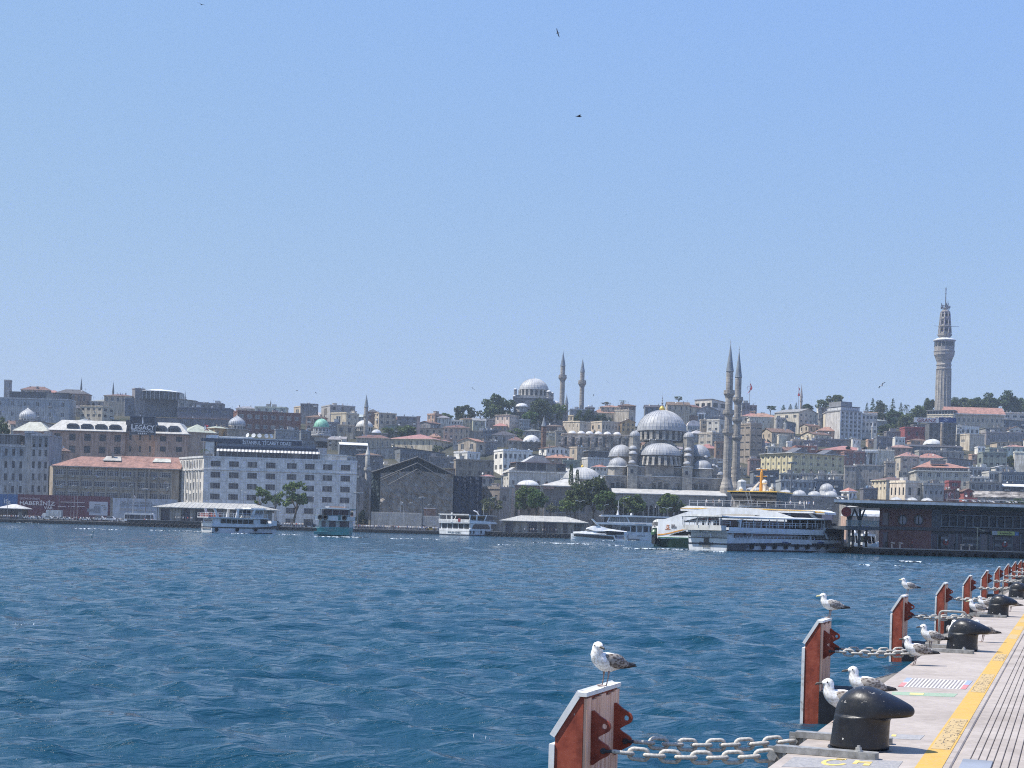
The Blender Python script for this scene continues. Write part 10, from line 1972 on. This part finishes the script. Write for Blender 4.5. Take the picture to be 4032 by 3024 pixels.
for i,(c,x,yt,Y,lab)in enumerate((('A',742,1215,600,'pale flagpole before the maroon hoarding'),('A',712,1228,603,'thin flagpole left of the pale flagpole'),('A',1278,1160,597,'reddish flagpole before the pale blue hoarding'),('C',432,1290,598,'first of the bare poles before the netted building'),('C',460,1290,598,'second of the bare poles before the netted building'),('C',475,1290,598,'third of the bare poles before the netted building'))):mast(c,x,yt,1440 if c=='A'else 1480,Y,lab,.09)
def star_crescent(k):
 pass
 m=MB();n=20;O=[(.5*cos(R(40)+R(280)*i/n),.5*sin(R(40)+R(280)*i/n))for i in range(n+1)];I=[(.12+.4*cos(R(52)+R(256)*i/n),.4*sin(R(52)+R(256)*i/n))for i in range(n+1)]
 for i in range(n):m.add([(O[i][0]*k,0,O[i][1]*k),(O[i+1][0]*k,0,O[i+1][1]*k),(I[i+1][0]*k,0,I[i+1][1]*k),(I[i][0]*k,0,I[i][1]*k)],[(0,1,2,3)])
 P=[((.62+(.22 if j%2==0 else.09)*cos(pi+pi*j/5))*k,(.22 if j%2==0 else.09)*sin(pi+pi*j/5)*k)for j in range(10)];m.add([(.62*k,0,0)]+[(x,0,z)for x,z in P],[(0,i+1,(i+1)%10+1)for i in range(10)]);return m
def flag(c,x,yt,yb,Y,label,pts,rpole=.12,emblem=None,col=(.58,.02,.022)):
 pass
 a,b=at(c,x,yb,Y),at(c,x,yt,Y);X=(a.x+b.x)/2;t=thg('flag_on_pole',label,'flag',(X,Y,a.z));h=b.z-a.z;m=MB();m.tube([(0,0,-3),(0,0,h)],[rpole,rpole*.5],6);m.bd('pole',qc,t,(.35,.36,.38));O=at(c,x,yb,Y)
 q=[at(c,*p,Y)-O for p in pts];n=len(q)//2;top,bot=q[:n],q[n:][::-1];N=12;rings=[]
 def along(L,u):f=u*(len(L)-1);i=min(len(L)-2,int(f));return L[i].lerp(L[i+1],f-i)
 vs=[]
 for j in range(N+1):
  for i in range(N+1):p=along(top,i/N).lerp(along(bot,i/N),j/N);vs.append((p.x,.28*sin(i*1.1+j*.25)*(i/N+.15),p.z))
 m=MB();m.add(vs,[(j*(N+1)+i,j*(N+1)+i+1,(j+1)*(N+1)+i+1,(j+1)*(N+1)+i)for j in range(N)for i in range(N)]);f=m.bd('cloth','cloth',t,col,sm_=True)
 if emblem:e=star_crescent(emblem[2]).bd('crescent_and_star','cloth',f,(.74,.74,.74));pe=at(c,emblem[0],emblem[1],Y)-O;e.location=(pe.x,-.45,pe.z);e.rotation_euler=(0,R(emblem[3]),0)
flag('E',1640,500,730,1100,'large red flag hanging in folds on a pole right of the minarets',[(1642,515),(1660,545),(1670,578),(1612,632),(1632,618),(1664,590)],.25,(1634,572,3.2,60))
flag('H',633,205,500,1095,'red flag on the left of two poles on the right hand hilltop',[(634,245),(648,258),(657,262),(622,350),(640,358),(655,352)],.22)
flag('H',660,300,520,1093,'second red flag draped beside the distant minaret',[(661,330),(676,338),(690,350),(660,372),(676,376),(696,374)],.15,None,(.30,.04,.03))
flag('B',253,510,740,612,'Turkish flag with white crescent flying above the white trade office',[(256,540),(280,545),(303,552),(258,600),(282,596),(306,604)],.1,(279,572,1.75,0))
flag('C',430,1230,1480,598,'white flag drooping before the netted building',[(432,1278),(450,1282),(462,1290),(434,1308),(448,1310),(460,1306)],.09,None,(.66,.66,.68));flag('A',1283,1160,1440,596,'white and red flag before the pale blue hoarding',[(1285,1215),(1298,1222),(1308,1240),(1284,1275),(1296,1280),(1304,1274)],.09,None,(.62,.58,.58));flag('F',2018,545,700,590,'small white pennant before the mosque portico',[(2020,550),(2016,560),(2010,580),(2020,590),(2008,586),(2003,588)],.07,None,(.7,.7,.7))
flag('J',1362,100,160,660,'red crescent flag hung on the maroon awning house',[(1365,112),(1385,112),(1408,112),(1365,146),(1385,147),(1408,146)],.07,(1386,129,1.3,0),(.24,.035,.05))
# -------------- air over the water and the town
def haze():
 m=MB();m.box((-700,-40,-4),(700,1420,205));k=bpy.data.materials.new('haze');k.use_nodes=True;t=k.node_tree;t.nodes.remove(t.nodes['Principled BSDF']);v=t.nodes.new('ShaderNodeVolumePrincipled');v.inputs['Color'].default_value=(.70,.83,1,1);v.inputs['Density'].default_value=HAZE;v.inputs['Anisotropy'].default_value=.1
 t.links.new(v.outputs[0],t.nodes['Material Output'].inputs['Volume']);MAT['haze']=k;tag(m.bd('haze','haze'),kind='stuff')
HAZE=.00013
haze()
print('objects',len(bpy.data.objects))
